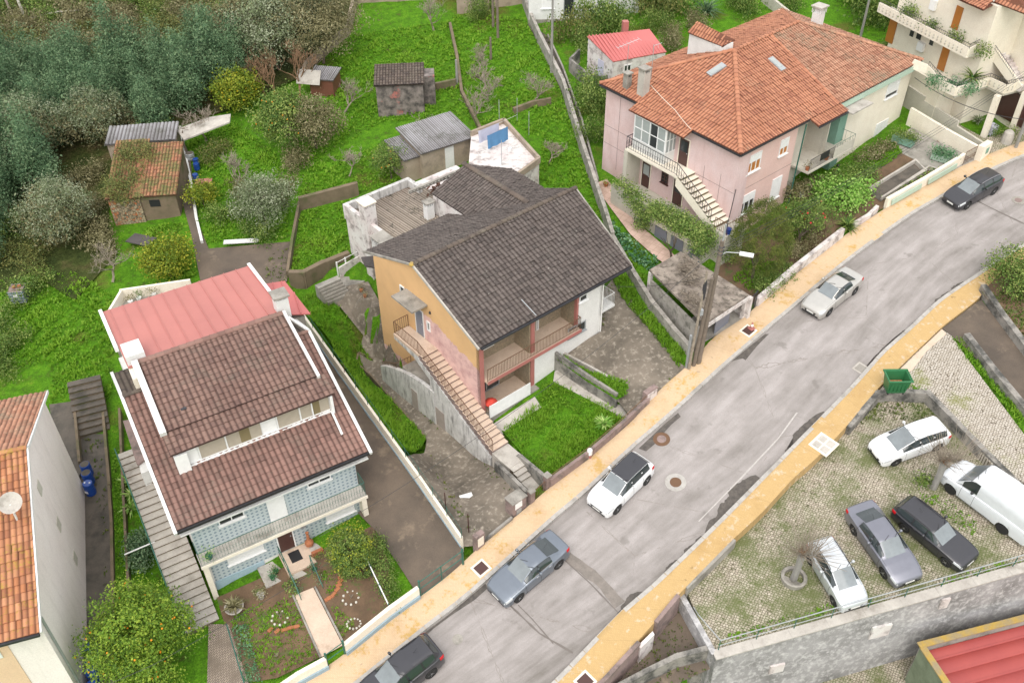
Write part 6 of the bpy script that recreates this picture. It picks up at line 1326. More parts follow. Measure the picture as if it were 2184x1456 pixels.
for u in (2.0,10.6,12.1):MB().fbox(RL,u,u+.03,LW-.007,LW-.0015,5.4 if u<3 else 6.6,11.4 if u<3 else 9.6).build('wall_joint','pinkish_wall',hR)
def wRF(p0,p1,v=IN,**k):a=RF.onv(*p0,v);b=RF.onv(*p1,v);return window(RF,a[0],b[0],a[1],b[1],v,hR,**k)
window(RF,1.4,2.9,9.65,11.0,IN,hR,shut=.42,mull=2,frame='white',glass='door_orange');window(RF,5.0,5.95,9.7,10.95,IN,hR,shut=.55,glass='door_orange')
window(RF,1.3,2.95,6.4,7.9,IN,hR,shut=.4,mull=2);window(RF,4.9,6.0,6.2,7.9,IN,hR,shut=1,mull=0)
for z in (8.45,):MB().fbox(RF,.35,6.9,IN-.006,IN-.001,z,z+.03).build('wall_joint','pinkish_wall',hR)
MB().tube([RF.W(7.2,-.02,ZR-.3),RF.W(7.15,.1,3.6)],.055,8).build('downpipe','green_iron',hR)
MB().fbox(RF,7.4,13.0,-.85,IN+1.29,UF-.7-.16,UF-.7).build('balcony_slab','plaster_grey_cream',hR);zb1=UF-.7
railing('railing',[RF.W(7.45,-.8,zb1),RF.W(10.4,-.8,zb1)],'iron',hR,.95,.12,.01,.02);MB().fbox(RF,10.4,12.95,-.83,-.77,zb1,zb1+.75).build('balcony_panel','plaster_grey_cream',hR);railing('railing',[RF.W(10.4,-.8,zb1+.1),RF.W(12.95,-.8,zb1+.1),RF.W(12.95,IN,zb1+.1)],'green_iron',hR,.95,.3,.008,.015)
door(RF,8.25,9.15,zb1,zb1+2.2,IN+1.19,hR,'wood_red','white');door(RF,11.2,11.85,zb1,zb1+2.2,IN+1.28,hR,'curtain','wood_red')
MB().fbox(RF,12.2,13.2,IN-.05,IN+.9,zb1,ZR-.6).build('green_panel','green_trim',hR);MB().fbox(RF,12.2,13.2,IN-.05,IN+.9,5.0,zb1-.2).build('green_panel','green_trim',hR)
MB().fbox(RF,10.2,10.3,-.1,IN+1.29,zb1,ZR-.15).build('party_screen','plaster_grey_cream',hR)
MB().fbox(RF,11.6,14.2,-.9,IN,ZR-.75,ZR-.64).build('door_canopy','concrete_light',hR)
zb0=5.05
MB().fbox(RF,7.4,13.6,-.9,IN+1.29,zb0-.2,zb0).build('ground_balcony','plaster_grey_cream',hR);MB().fbox(RF,10.5,14.3,-1.0,-.93,zb0-.05,zb0+1.0).build('green_screen','green_iron',hR);MB().fbox(RF,10.5,14.3,-1.05,-.9,zb0-.2,zb0-.06).build('screen_rail','mint_trim',hR)
railing('railing',[RF.W(7.5,-.85,zb0),RF.W(10.4,-.85,zb0)],'rust',hR,.9,.3,.012,.02)
door(RF,10.9,11.6,zb0,zb0+2.1,IN+1.28,hR,'curtain','green_iron');MB().fbox(RF,7.5,8.7,IN+.9,IN+.95,zb0,zb0+2.1).build('white_screen','white_dirty',hR)
window(RF,18.2,19.9,9.7,11.2,IN,hR,shut=.8,mull=0);window(RF,18.0,19.7,6.1,7.7,IN,hR,shut=.85,mull=0)
eB=Fr(RF.W(LF-.5,IN,0)[:2],RF.deg+90);MB().fbox(RF,LF-.5,LF+.8,3.0,6.5,6.9,7.05).build('end_balcony','plaster_cream',hR);railing('railing',[RF.W(LF-.45,3.05,7.05),RF.W(LF+.75,3.05,7.05),RF.W(LF+.75,6.4,7.05)],'rust',hR,1.,.14,.012,.024)
t=thing('roof_box',P(1500,100,13),'white stair box with its own small orange tiled roof behind the hipped roof','roof structure')
zt_=15.2;q=[P(1467,70,zt_-.6),P(1540,100,zt_-.6),P(1568,85,zt_),P(1489,48,zt_)]
bb=[np.array([p[0],p[1],zt_-.65]) for p in q];MB().prism([bb[0]+[0.15,.1,0],bb[1]+[-.1,.1,0],bb[2]+[-.1,0,.45],bb[3]+[.1,0,.45]],[np.array([p[0],p[1],12.]) for p in (bb[0]+[0.15,.1,0],bb[1]+[-.1,.1,0],bb[2],bb[3])]).build('wall','white_dirty',t)
tiled('roof',q,(q[0],q[1]),'tile_orange',t,pu=.26,pv=.42,amp=.06)
t=thing('rear_roof',P(1640,45,12),'lower brown mossy roof with pale edging behind the orange hipped roof','building')
q=[P(1525,84,11.5),P(1602,60,11.5),P(1701,46,11.6),P(1735,60,11.4),P(1665,24,11.4)]
q=[P(1520,90,11.3),P(1640,90,11.3),P(1745,62,11.3),P(1664,24,11.3)]
tiled('roof',q,(q[0],q[1]),'tile_moss2' if 'tile_moss2' in M else 'tile_pinkish',t,pu=.26,pv=.42,amp=.05);MB().slabpoly([x-np.array([0,0,.1]) for x in q],4).build('wall','plaster_grey_cream',t);MB().beam(P(1664,23,11.4),P(1520,89,11.4),.15,.2).build('edge','plaster_cream',t);MB().beam(P(1664,23,11.4),P(1748,62,11.4),.15,.2).build('edge','plaster_cream',t)
p=P(1742,50,13.0);fp=Fr(p[:2],RF.deg);t=thing('white_chimney',p-[0,0,4],'tall white chimney with slotted top standing behind the hipped roof','chimney')
MB().fbox(fp,-.35,.35,-.35,.35,p[2]-5,p[2]+.9).build('shaft','white_dirty',t);m=MB()
for k in range(5):
    for b_ in (-.4,.34):m.fbox(fp,-.42+k*.195,-.36+k*.195,b_,b_+.06,p[2]+.9,p[2]+1.35)
m.fbox(fp,-.25,.25,-.25,.25,p[2]+.9,p[2]+1.35);m.build('vent','white_dirty',t);MB().fbox(fp,-.52,.52,-.5,.5,p[2]+1.353,p[2]+1.45).build('cap','concrete_light',t)
def person(loc,face,label):
    t=thing('person',loc,label,'person');me=bpy.data.meshes.new('body')
    J=[(0,0,.92),(0,.03,1.15),(0,.1,1.38),(0,.15,1.48),(0,.19,1.62),(.09,0,.88),(.1,.02,.5),(.1,-.03,.08),(.1,.1,.03),(-.09,0,.88),(-.1,.02,.5),(-.1,-.03,.08),(-.1,.1,.03),(.19,.1,1.38),(.28,.2,1.14),(.2,.42,1.05),(-.19,.1,1.38),(-.28,.2,1.14),(-.2,.42,1.05)]
    E_=[(0,1),(1,2),(2,3),(3,4),(0,5),(5,6),(6,7),(7,8),(0,9),(9,10),(10,11),(11,12),(2,13),(13,14),(14,15),(2,16),(16,17),(17,18)]
    rr=[.15,.14,.17,.06,.1,.1,.07,.05,.04,.1,.07,.05,.04,.075,.05,.035,.075,.05,.035]
    me.from_pydata(J,E_,[]);o=bpy.data.objects.new('body',me);COL.objects.link(o);o.parent=t
    sk=o.modifiers.new('skin','SKIN');[setattr(me.skin_vertices[0].data[i],'radius',(r_,r_)) for i,r_ in enumerate(rr)];me.skin_vertices[0].data[0].use_root=True
    o.modifiers.new('sub','SUBSURF').levels=1;o.modifiers['sub'].render_levels=2;me.materials.append(plain('red_black_clothes',(.1,.015,.02),.8))
    m=MB();m.lathe((0,.17,1.6),[(.06,-.04),(.115,.02),(.125,.1),(.1,.18),(.03,.22)],12);h_=m.build('hair','trim_black',None);h_.location=(0,0,0) if 0 else h_.location;h_.parent=t
    m=MB();m.lathe((0,.05,.98),[(.19,0),(.2,.15),(.22,.36),(.14,.46)],12,ax=(0,.25,1));v_=m.build('jacket','trim_black',None);v_.parent=t
    t.rotation_euler=(0,0,face);return t
person(RF.W(12.0,-.35,zb0),R(RF.deg+180),'person in black jacket with red sleeves leaning over the green balcony screen')
for i,(u,lb) in enumerate(((8.3,'white plastic chair on the ground balcony, nearer the downpipe'),(9.5,'white plastic chair on the ground balcony, nearer the green screen'))):
    p=RF.W(u,-.35,zb0);f2=Fr(p[:2],RF.deg);t=thing('garden_chair',p,lb,'chair','white plastic chairs on the balcony');MB().fbox(f2,-.22,.22,-.22,.22,p[2]+.4,p[2]+.44).build('seat','white',t);MB().fbox(f2,-.22,.22,.18,.23,p[2]+.445,p[2]+.95).build('backrest','white',t)
    for a_ in (-.2,.17):
        for b_ in (-.2,.17):MB().fbox(f2,a_,a_+.03,b_,b_+.03,p[2],p[2]+.398).build('leg','white',t)
for i,u in enumerate((7.6,9.9)):pot_plant(0,0,['orange pot with a dead plant at the corner of the upper balcony','brown pot beside the dark rug on the upper balcony'][i],'bronze',.35,at=RF.W(u,-.6,zb1))
t=MB().fbox(RF,8.6,9.7,-.86,-.835,zb1+.45,zb1+1.0).build('rug','trim_black');tag(t,'dark rug hanging over the upper balcony railing of the pink house','rug')
sheet('patio',[(1265,392),(1295,382),(1340,440),(1352,468),(1440,545),(1500,600),(1470,598),(1400,550),(1345,500),(1300,440)],'patio',.06,1.)
GD=[(1520,600),(1560,520),(1640,470),(1760,420),(1850,370),(1930,310),(2000,300),(2050,345),(1890,440),(1790,500),(1685,588),(1600,650),(1560,640)]
sheet('garden_ground',GD,'soil',.1,1.)
sheet('garden_lawn',[(1830,380),(1900,340),(1925,325),(1905,300),(1880,320),(1815,360),(1780,390)],'ground',.16,1.);grass_tufts([(1830,385),(1900,345),(1925,325),(1905,300),(1880,318),(1815,355),(1775,395)],90,.15,dz=.15,seed=61,name='grass',label='bright lawn strip under the cream wall of the right house')
grass_tufts([(1560,595),(1600,555),(1660,560),(1650,600),(1600,620)],80,.15,dz=.1,seed=62,name='grass',label='grass round the foot of the clipped conifer')
grass_tufts([(1680,500),(1730,480),(1725,510),(1690,530)],90,.14,dz=.12,seed=63,name='grass',label='small grass patch behind the white wall, right of the conifer')
t=thing('garden_bed',G(1890,390,.2),'long raised concrete bed with damp dark floor','planter');
wall_line('wall',[(1852,410),(1950,350),(1972,372),(1878,430)],.4,.14,'concrete_light',parent=t,base=.3);sheet('bed_floor',[(1852,410),(1950,350),(1972,372),(1878,430)],'concrete_dark',.15,1.)
t2=thing('garden_bed',G(1930,400,.2),'raised bed of green plants between the dark bed and the green-panelled wall','planter');wall_line('wall',[(1880,428),(1980,362),(2010,372)],.35,.14,'concrete_light',parent=t2,base=.3)
leafy_cover([(1886,425),(1978,368),(2030,352),(1990,385),(1900,435)],160,.14,'mid',.45,name='bed_plants',label='mixed plants in the raised bed by the green-panelled wall',seed=66,dz=.2)
sheet('front_drive',[(1915,290),(1945,272),(2005,305),(2088,340),(2050,358),(2000,380),(1960,345),(1905,318)],'concrete',.12,1.)
t=thing('planter_box',G(1925,310,.3),'long green planter box with clipped hedge on the grey drive','planter');pa,pb=G(1902,303),G(1945,318);MB().beam(pa+[0,0,.45],pb+[0,0,.45],.6,.5).build('box','green_trim',t);link(crown_mesh([tuple((pb-pa)*k/5)+(1.0,.7,.35) for k in range(6)] if 0 else [((pb-pa)[0]*k/5,(pb-pa)[1]*k/5,0,.45,.45,.3) for k in range(6)],1800,.1,L_['mid'],3),'hedge',t).location=Vector((pa-G(1925,310,.3)+[0,0,.85]).tolist())
t=thing('planter_box',G(2010,345,.3),'low planter box with an orange flower near the drive gate','planter');pa,pb=G(1985,340),G(2022,352);MB().beam(pa+[0,0,.35],pb+[0,0,.35],.5,.4).build('box','mint_trim',t);link(crown_mesh([((pb-pa)[0]*k/5,(pb-pa)[1]*k/5,0,.45,.45,.35) for k in range(6)],1500,.12,L_['cabbage'],4),'plants',t).location=Vector((pa-G(2010,345,.3)+[0,0,.7]).tolist())
t=thing('street_wall',G(1690,590),'long low white stained wall between the conifer garden and the pavement','wall');wall_line('wall',[(1612,655),(1685,592),(1793,508)],[.75,.8,.85],.3,'worn_white',parent=t,base=.6,cap=None)
t=thing('street_wall',G(1820,480),'short low white wall with green panel at the gap of the garden hedge','wall');wall_line('wall',[(1818,488),(1850,468),(1868,452)],[.5,.45,.55],.25,'worn_white',parent=t,base=.5)
t=thing('street_wall',G(1960,405),'cream garden wall with long pale green panels beside the pavement','wall');wall_line('wall',[(1886,446),(1968,399),(2050,350)],[.9,.85,.9],.25,'plaster_cream',parent=t,base=.5)
for a,b in (((1897,444),(1960,408)),((1975,400),(2035,365))):
    A_,B_2=G(*a,.0),G(*b,.0);dd=(B_2-A_)/np.linalg.norm(B_2-A_);o_=np.array([dd[1],-dd[0],0])*.06;MB().beam(A_+o_+[0,0,.48],B_2+o_+[0,0,.48],.06,.42).build('green_panel','mint_trim',t)
gt=thing('gate',G(2068,352),'brown ironwork drive gate beside the cream gate pillar','gate');railing('bars',[G(2052,355),G(2084,338)],'rust',gt,1.2,.15,.014,.025,scroll=True)
t=thing('boundary_wall',G(2000,290),'long cream wall along the grey drive of the right house','wall');wall_line('wall',[(1935,262),(2010,305),(2088,346)],[1.3,1.2,1.1],.25,'plaster_cream',parent=t,base=.8)
t=thing('boundary_wall',G(2020,260),'stepped grey-cream wall with pale coping in front of the terraced house','wall');wall_line('wall',[(1928,222),(1963,246)],1.6,.2,'plaster_grey_cream',parent=t,base=.8);wall_line('wall',[(1963,246),(2035,290)],1.25,.2,'plaster_grey_cream',parent=t,base=.8);wall_line('wall',[(2035,290),(2100,332)],.85,.2,'plaster_grey_cream',parent=t,base=.8)
p=G(2088,345);f2=Fr(p[:2],RF.deg);t=thing('gate_pillar',p,'cream gate pillar with a small green plate at the end of the drive walls','gate pillar');MB().fbox(f2,-.2,1.1,-.1,.35,p[2]-.4,p[2]+1.3).build('pillar','plaster_cream',t);MB().fbox(f2,.35,.75,-.13,-.102,p[2]+.55,p[2]+1.0).build('plate','green_trim',t)
t=thing('clipped_conifer',G(1605,598),'big egg-shaped clipped conifer at the corner of the pink house','tree')
link(branch_mesh(2.2,.35,'bark',4,3,.14,len0=1.1,kids=5),'trunk',t)
link(crown_mesh([(.1,0,2.9,2.0,2.0,1.8),(.1,.1,3.9,1.75,1.75,1.9),(.1,.1,4.9,1.1,1.1,1.35)],30000,.1,L_['cypress'],9,gap=.05,core=.92,asp=.35,cl=30,fl=.7),'crown',t)
tree(1705,520,'camellia_tree','small dark tree with red flowers in front of the pink wall','tree',[(0,.3,2.2,1.4,1.3,1.),(1.,.6,2.1,1.,1.1,.9),(-.8,.3,1.9,.9,.9,.8)],6000,.13,'mid',fruit='red_bloom',nf=14,th=1.3)
bush(1790,445,'big yellow-green leafy bush beside the low white wall gap',[(0,0,.9,1.6,1.4,.9),(1.3,.8,.9,1.2,1.2,.8),(-.8,1.,.8,1.1,1.1,.8)],5000,.2,'lime',tonep=1.6);bush(1815,395,'dark green shrub mass under the green balcony screen',[(0,0,.7,1.8,1.2,.9),(-1.4,-1,.6,1.2,1.2,.8),(1.2,1.0,.5,1.,1.,.6)],6000,.12,'mid')
spiky(1805,488,'clump of strap leaves spilling onto the pavement between the white walls',160,1.1,'mid',seed=12,w_=.04)
bush(1640,610,'dark low shrubs behind the long white street wall, left end',[(0,0,.45,1.1,.8,.5),(1.1,1.0,.45,.9,.9,.5),(-.6,-.8,.35,.7,.6,.45)],4500,.11,'mid');bush(1690,545,'ragged bronze shrubs behind the long white street wall, middle',[(0,0,.5,.9,.9,.6),(1.2,.9,.5,.8,.8,.6),(2.2,2,.4,.7,.7,.5)],3800,.11,'bronze')
bush(1700,430,'tangled shrubs against the front wall of the pink house',[(0,0,.7,1.2,.8,.9),(1.4,1.2,.6,1.,.8,.8)],3500,.12,'bronze');bush(1560,500,'dark shrubs at the corner of the pink house',[(0,0,.5,.8,.9,.6),(-.6,-1.5,.4,.8,.8,.5),(-.9,-3,.4,.6,.6,.4)],3200,.12,'mid')
bush(1848,305 +40,'reddish shrubby growth under the cream wall',[(0,0,.5,1.3,.6,.6),(1.5,1.3,.5,1.,.5,.5)],2600,.12,'bronze')
t=thing('ivy',RL.W(10,-2.8,GF),'thick pale-flecked ivy hanging over the grey garage doors','climber');q=RL.W(10,-2.8,GF)
lob=[]
for (u,v,z,r_) in ((5.0,-2.0,.9,.5),(6.0,-2.1,.8,.55),(7.0,-2.2,.65,.65),(7.8,-2.3,.3,.75),(8.0,-2.4,-.6,.6),(9.0,-2.2,.75,.7),(10.0,-2.2,.8,.8),(11.1,-2.2,.8,.85),(12.2,-2.2,.8,.9),(13.2,-1.9,.7,.9),(13.3,-2.3,.0,.65)):
    p=RL.W(u,v,GF+z)-q;lob.append((*p,r_,r_,r_*.75))
link(crown_mesh(lob,16000,.13,L_['vine'],17,gap=.2),'foliage',t);
link(branch_mesh(2,.5,'bark',6,2,.12,len0=1.4),'stem',t).location=Vector((RL.W(11.6,-3.1,3.3)-q).tolist())
MB().lathe(RL.W(14.4,-.9,GF+1.06),[(.16,0),(.2,.4),(.21,.42)],12).build('bucket','blue_plastic');tag(bpy.data.objects['bucket'],'blue bucket at the foot of the pink house stairs','bucket')
for i,(px,py) in enumerate(((1292,398),(1330,415))):pot_plant(px,py,['pot plant at the far corner of the pink side wall','pot plant below the white gas box'][i],'mid',.42)
leafy_cover([(1295,470),(1330,500),(1380,545),(1405,560),(1395,585),(1350,560),(1305,500)],120,.22,'cabbage',.5,name='cabbage_bed',label='blue-green cabbages between the grey wall and the pinkish paving',seed=71)
CFz=13.4
a,b=P(1875,12,CFz),P(2065,110,CFz);CF=Fr(a[:2],azd(a,b));LC=np.linalg.norm((b-a)[:2])
hC=thing('terraced_house',CF.W(8,5,8),'cream house with long curved balconies, outer stairs and brown doors at the top right','house')
MB().fbox(CF,.7,LC+.2,1.3,12,6,16.6).build('wall','plaster_cream',hC)
MB().fbox(CF,LC+.2,LC+5,4.2,12,6,16.4).build('wall','plaster_cream',hC)
band=[P(1875,12,CFz),P(2065,110,CFz),P(2103,90,CFz)]
def wband(nm,pts,ht,mat='plaster_cream',th=.14,par=hC):
    m=MB();pts=[np.array(p,float) for p in pts]
    for a_,b_ in zip(pts[:-1],pts[1:]):m.beam(a_+[0,0,ht/2],b_+[0,0,ht/2],th,ht)
    return m.build(nm,mat,par)
wband('balcony_parapet',[p-[0,0,.5] for p in band],.75)
d0=(CF.n[0]*1.4,CF.n[1]*1.4,0);m=MB();m.slabpoly([band[0]-[0,0,.3],band[1]-[0,0,.3],band[1]-[0,0,.3]+np.array(d0),band[0]-[0,0,.3]+np.array(d0)],.2);m.build('balcony_slab','plaster_grey_cream',hC)
railing('railing',[band[0]+[0,0,.2],band[1]+[0,0,.2],band[2]+[0,0,.2],P(2160,165,12.2)],'iron',hC,.35,.2,.012,.02)
st_=[P(2103,90,CFz),P(2172,190,10.9)];wband('stair_string',[st_[0]-[0,0,.4],st_[1]-[0,0,.3]],.7)
m=MB()
for k in range(12):q=st_[0]+(st_[1]-st_[0])*k/12;f2=Fr(q[:2],azd(*st_));m.fbox(f2,0,.45,0,1.2,q[2]-.4,q[2]-.0)
m.build('steps','worn_white',hC)
Z1=10.6;b1=[P(1942,145,Z1+1.0),P(1975,158,Z1+.6),P(2003,190,Z1),P(2035,205,Z1),P(2105,183,Z1),P(2140,200,Z1),P(2184,190,Z1),P(2260,170,Z1)]
wband('lower_parapet',b1,.7);pts=[p for p in b1[3:]];m=MB();m.slabpoly([b1[3]+[0,0,.05],b1[4]+[0,0,.05],b1[5]+[0,0,.05],b1[7]+[0,0,.05],b1[7]+[1.5,6,.05],b1[3]+[2,6,.05]],.25);m.build('terrace','plaster_grey_cream',hC)
railing('railing',[p+[0,0,.65] for p in b1[1:]],'iron',hC,.35,.2,.012,.02)
for (bx,by) in ((2098,291),(2158,278)):q=G(bx,by);MB().fbox(Fr(q[:2],40),-.2,.2,-.2,.2,q[2]-.2,Z1+.05).build('column','plaster_cream',hC)
q=G(2010,215);MB().fbox(CF,LC*.55,LC*.9,-.5,1.29,6,Z1-.2).build('lower_wall','plaster_cream',hC)
def dC(bl,br,tp,v,mat='door_orange'):a_=CF.onv(*bl,v);b_=CF.onv(*br,v);MB().fbox(CF,a_[0],b_[0],v-.05,v-.005,(a_[1]+b_[1])/2,CF.onv(*tp,v)[1]).build('door' if mat=='door_orange' else 'window',mat,hC)
dC((2028,59),(2042,65),(2042,11),1.3);dC((1998,147),(2013,152),(2014,95),1.3);dC((1888,87),(1903,94),(1897,37),1.3)
dC((1940,76),(1947,79.5),(1943,64),1.3,'glass');dC((1954,82),(1963,86),(1958,69),1.3,'glass');dC((1982,95),(1989,98),(1985,83),1.3,'glass')
bz=MB()
for a_,b_ in ((band[0],band[1]),(b1[3],b1[4]),(b1[4],b1[5]),(b1[5],b1[7]),(b1[2],b1[3])):
    a_,b_=np.array(a_),np.array(b_);L=np.linalg.norm(b_-a_);d_=(b_-a_)/L;o_=np.array([d_[1],-d_[0],0])*.085;o_=o_ if o_@np.array([0,-1,0])>0 or abs(o_[1])<.02 else -o_;zo=-.12 if a_[2]>12.5 else .38
    for k in range(int(L/.42)):c_=a_+d_*(k+.5)*.42+o_+[0,0,zo];bz.lathe(c_,[(.03,-.2),(.075,-.08),(.035,.02),(.06,.12),(.03,.18)],6)
bz.build('baluster_relief','plaster_grey_cream',hC)
for p0,p1 in (((1985,18),(2002,2)),((1958,105),(1975,94))):a_=CF.onv(*p0,1.3);b_=CF.onv(*p1,1.3);MB().fbox(CF,a_[0],b_[0],1.05,1.295,a_[1],b_[1]).build('white_box','white',hC)
MB().fbox(CF,LC+.5,LC+4,4.0,4.19,8.0,10.2).build('garage_door','door_brown',hC)
q=[P(2030,-6,16.6),P(2097,22,16.6),P(2123,10,16.6),P(2150,20,16.6),P(2184,24,16.6),P(2300,60,16.6),P(2300,-60,18.5),P(2030,-60,18.)]
tiled('roof',[P(2028,-8,16.5),P(2097,22,16.5),P(2123,8,16.6),P(2080,-40,17.5)],(P(2028,-8,16.5),P(2097,22,16.5)),'tile_orange',hC,pu=.26,pv=.42,amp=.06);tiled('roof',[P(2120,5,16.7),P(2210,40,16.5),P(2230,-30,18),P(2140,-40,18)],(P(2120,5,16.7),P(2210,40,16.5)),'tile_orange',hC,pu=.26,pv=.42,amp=.06)
pp=[b1[3]+[.5,.8,.4],b1[4]+[.2,.9,.4],b1[2]+[.5,.6,.4]]
spiky(0,0,'palm-like cycad in a pot on the middle terrace of the cream house',60,1.3,'mid',at=P(2072,170,Z1+.6),seed=21);t=bpy.data.objects[-1] if 0 else None
bush(0,0,'small topiary on the corner of the upper balcony',[(0,0,.4,.6,.6,.35)],500,.12,'lime',at=P(2103,78,CFz+.1))
bush(0,0,'trailing plants along the upper balcony of the cream house',[(0,0,.2,.8,.6,.3),(1.1,-2.2,.2,.6,.8,.3),(2.2,-4.6,.15,.6,.8,.3),(-.9,2.4,.4,.7,.9,.45)],2200,.14,'mid',at=P(1985,60,CFz-.1))
bush(0,0,'potted plants crowding the middle terrace corner',[(0,0,.2,.8,.4,.35),(1.0,-.6,.2,.7,.5,.35),(-1.,.6,.2,.6,.5,.3)],1600,.14,'cabbage',at=P(2030,185,Z1+.3))
sheet('cream_forecourt',[(1935,215),(1990,225),(2040,262),(2100,295),(2184,270),(2300,240),(2300,262),(2184,302),(2132,320),(2098,335),(2035,292),(1963,247)],'calcada',.08,1.5)
t=thing('rock_pillar',G(2145,308),'rounded stone niche pillar at the gate of the cream house','gate pillar');p=G(2145,305);MB().lathe(p-[0,0,.2],[(.4,0),(.42,.6),(.36,1.1),(.2,1.25)],10).build('pillar','concrete_light',t)
bush(2120,290,'potted flowers beside the front column of the cream house',[(0,0,.4,.5,.4,.35),(.9,-.3,.4,.5,.4,.35)],900,.12,'mid');q=G(2112,285);t=MB().fbox(Fr(q[:2],20),-.3,.3,-.3,.3,q[2],q[2]+.75).build('tub','lilac_cloth');tag(t,'pale lilac tub at the foot of the front column','tub')
spiky(2000 +85,262,'grey agave in a round pot in front of the terraced house',40,.8,'olive',seed=33)
grass_tufts([(1940,200),(1975,205),(2010,245),(2000,260),(1960,235)],30,.2,'grass_dull',seed=77,name='grass',label='dry weeds behind the stepped wall of the cream house')
W8=Fr((-23.21,29.38),18);hW=thing('gabled_house',W8.g(-5,0),'pale windowless-looking gable house with lichen-stained orange tiles at the left edge','house')
gp_=[(8.6,-2.6),(8.6,6.55),(2.65,8.45),(-5.4,5.4),(-5.4,-3.2)]
MB().prism([W8.W(0,v,z) for v,z in gp_],[W8.W(-13,v,z) for v,z in gp_]).build('wall','plaster_pale',hW)
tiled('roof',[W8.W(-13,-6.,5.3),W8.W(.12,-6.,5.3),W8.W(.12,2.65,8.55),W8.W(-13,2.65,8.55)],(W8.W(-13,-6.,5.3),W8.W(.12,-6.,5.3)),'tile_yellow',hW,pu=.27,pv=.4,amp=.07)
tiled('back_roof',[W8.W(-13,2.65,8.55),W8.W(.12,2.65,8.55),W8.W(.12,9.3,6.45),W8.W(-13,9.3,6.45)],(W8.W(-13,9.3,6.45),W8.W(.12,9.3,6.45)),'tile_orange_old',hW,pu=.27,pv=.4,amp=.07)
ridge('ridge_cap',W8.W(-13,2.65,8.63),W8.W(.15,2.65,8.63),'tile_yellow',hW)
for a,b in (((-6.,5.3),(2.65,8.55)),((2.65,8.55),(9.3,6.45))):MB().beam(W8.W(.17,a[0],a[1]-.02),W8.W(.17,b[0],b[1]-.02),.08,.16).build('verge','white_dirty',hW)
MB().fbox(W8,-13,.1,-6.12,-6.0,5.16,5.3).build('gutter','iron',hW)
MB().fbox(W8,-13,-1.6,-5.44,-5.41,-3,5.2).build('front_render','plaster_peach',hW);MB().fbox(W8,-6,-2.,-5.5,-5.441,3.6,4.9).build('window','white',hW);MB().fbox(W8,-5.8,-2.2,-5.52,-5.501,3.75,4.75).build('pane','glass',hW)
MB().tube([W8.W(.06,-5.0,5.1),W8.W(.06,-5.0,-2)],.06,8).build('downpipe','grey_metal',hW)
for px,py in ((84,1040),(125,1118),(160,1190)):
    v_,z_=W8.onu(px,py,0);MB().box8([W8.W(-.05,v_-.3,z_-.35),W8.W(.03,v_-.3,z_-.35),W8.W(.03,v_+.3,z_-.35),W8.W(-.05,v_+.3,z_-.35),W8.W(-.05,v_-.3,z_+.35),W8.W(.03,v_-.3,z_+.35),W8.W(.03,v_+.3,z_+.35),W8.W(-.05,v_+.3,z_+.35)]).build('small_window','plaster_grey_cream',hW)
p=P(22,1072,8.6);MB().lathe(p,[(.04,-.12),(.3,-.08),(.5,.02),(.52,.04),(.48,.03),(.3,-.06),(.03,-.1)],20,ax=(.25,-.5,.85)).build('satellite_dish','concrete_light',hW);MB().tube([p+[-.05,0,-.1],P(22,1072,8.6)+[-.2,.1,-1.6]],.05,6).build('dish_mast','white_dirty',hW)
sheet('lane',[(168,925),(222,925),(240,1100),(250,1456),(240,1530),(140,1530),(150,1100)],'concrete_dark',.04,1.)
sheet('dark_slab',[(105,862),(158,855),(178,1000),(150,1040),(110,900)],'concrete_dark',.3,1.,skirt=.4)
t=thing('garden_stairs',G(190,880),'dark damp concrete steps between mossy edge walls','stairs');a,b=G(200,925),G(190,835);fS=Fr(a[:2],azd(a,b)-90)
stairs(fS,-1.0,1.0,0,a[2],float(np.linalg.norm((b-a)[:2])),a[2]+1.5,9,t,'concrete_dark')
for x0,x1 in (((162,850),(176,1000)),((218,838),(236,1040))):wall_line('edge_wall',[x0,x1],.35 if x0[0]>200 else .7,.16,'wall_brown',parent=t,base=.3)
wall_line('edge_wall',[(232,1000),(240,1120),(245,1350)],.3,.16,'wall_brown','low mossy wall between dark lane and garden strip',base=.3);wall_line('edge_wall',[(258,880),(266,1050),(280,1300)],.45,.14,'wall_brown','second mossy wall, next to the green fence of the outer stairs',base=.3)
leafy_cover([(240,960),(258,960),(278,1290),(252,1290)],150,.12,'grass',.3,name='garden_strip',label='green weeds between the two low mossy walls',seed=81)
for i,(px,py) in enumerate(((276,1030),(280,1085),(284,1060))):spiky(px,py,['upper yellow-green strap plant by the green stair fence','lowest yellow-green strap plant by the green stair fence','middle yellow-green strap plant by the green stair fence'][i],40,.8,'lime',seed=90+i)
bush(305,1170,'dark leafy shrub beside the outer stairs below the red plank',[(0,0,.5,.8,.8,.6),(.3,-1,.5,.6,.7,.5)],3000,.13,'dark')
t=thing('clothes_frame',G(300,1190),'white T-shaped pipe frame over the shrubs by the outer stairs','frame');MB().tube([G(280,1215)+[0,0,1.4],G(345,1190)+[0,0,1.5]],.04,6).build('bar','white',t);MB().tube([G(342,1215),G(342,1198)+[0,0,1.45]],.035,6).build('post','white',t)
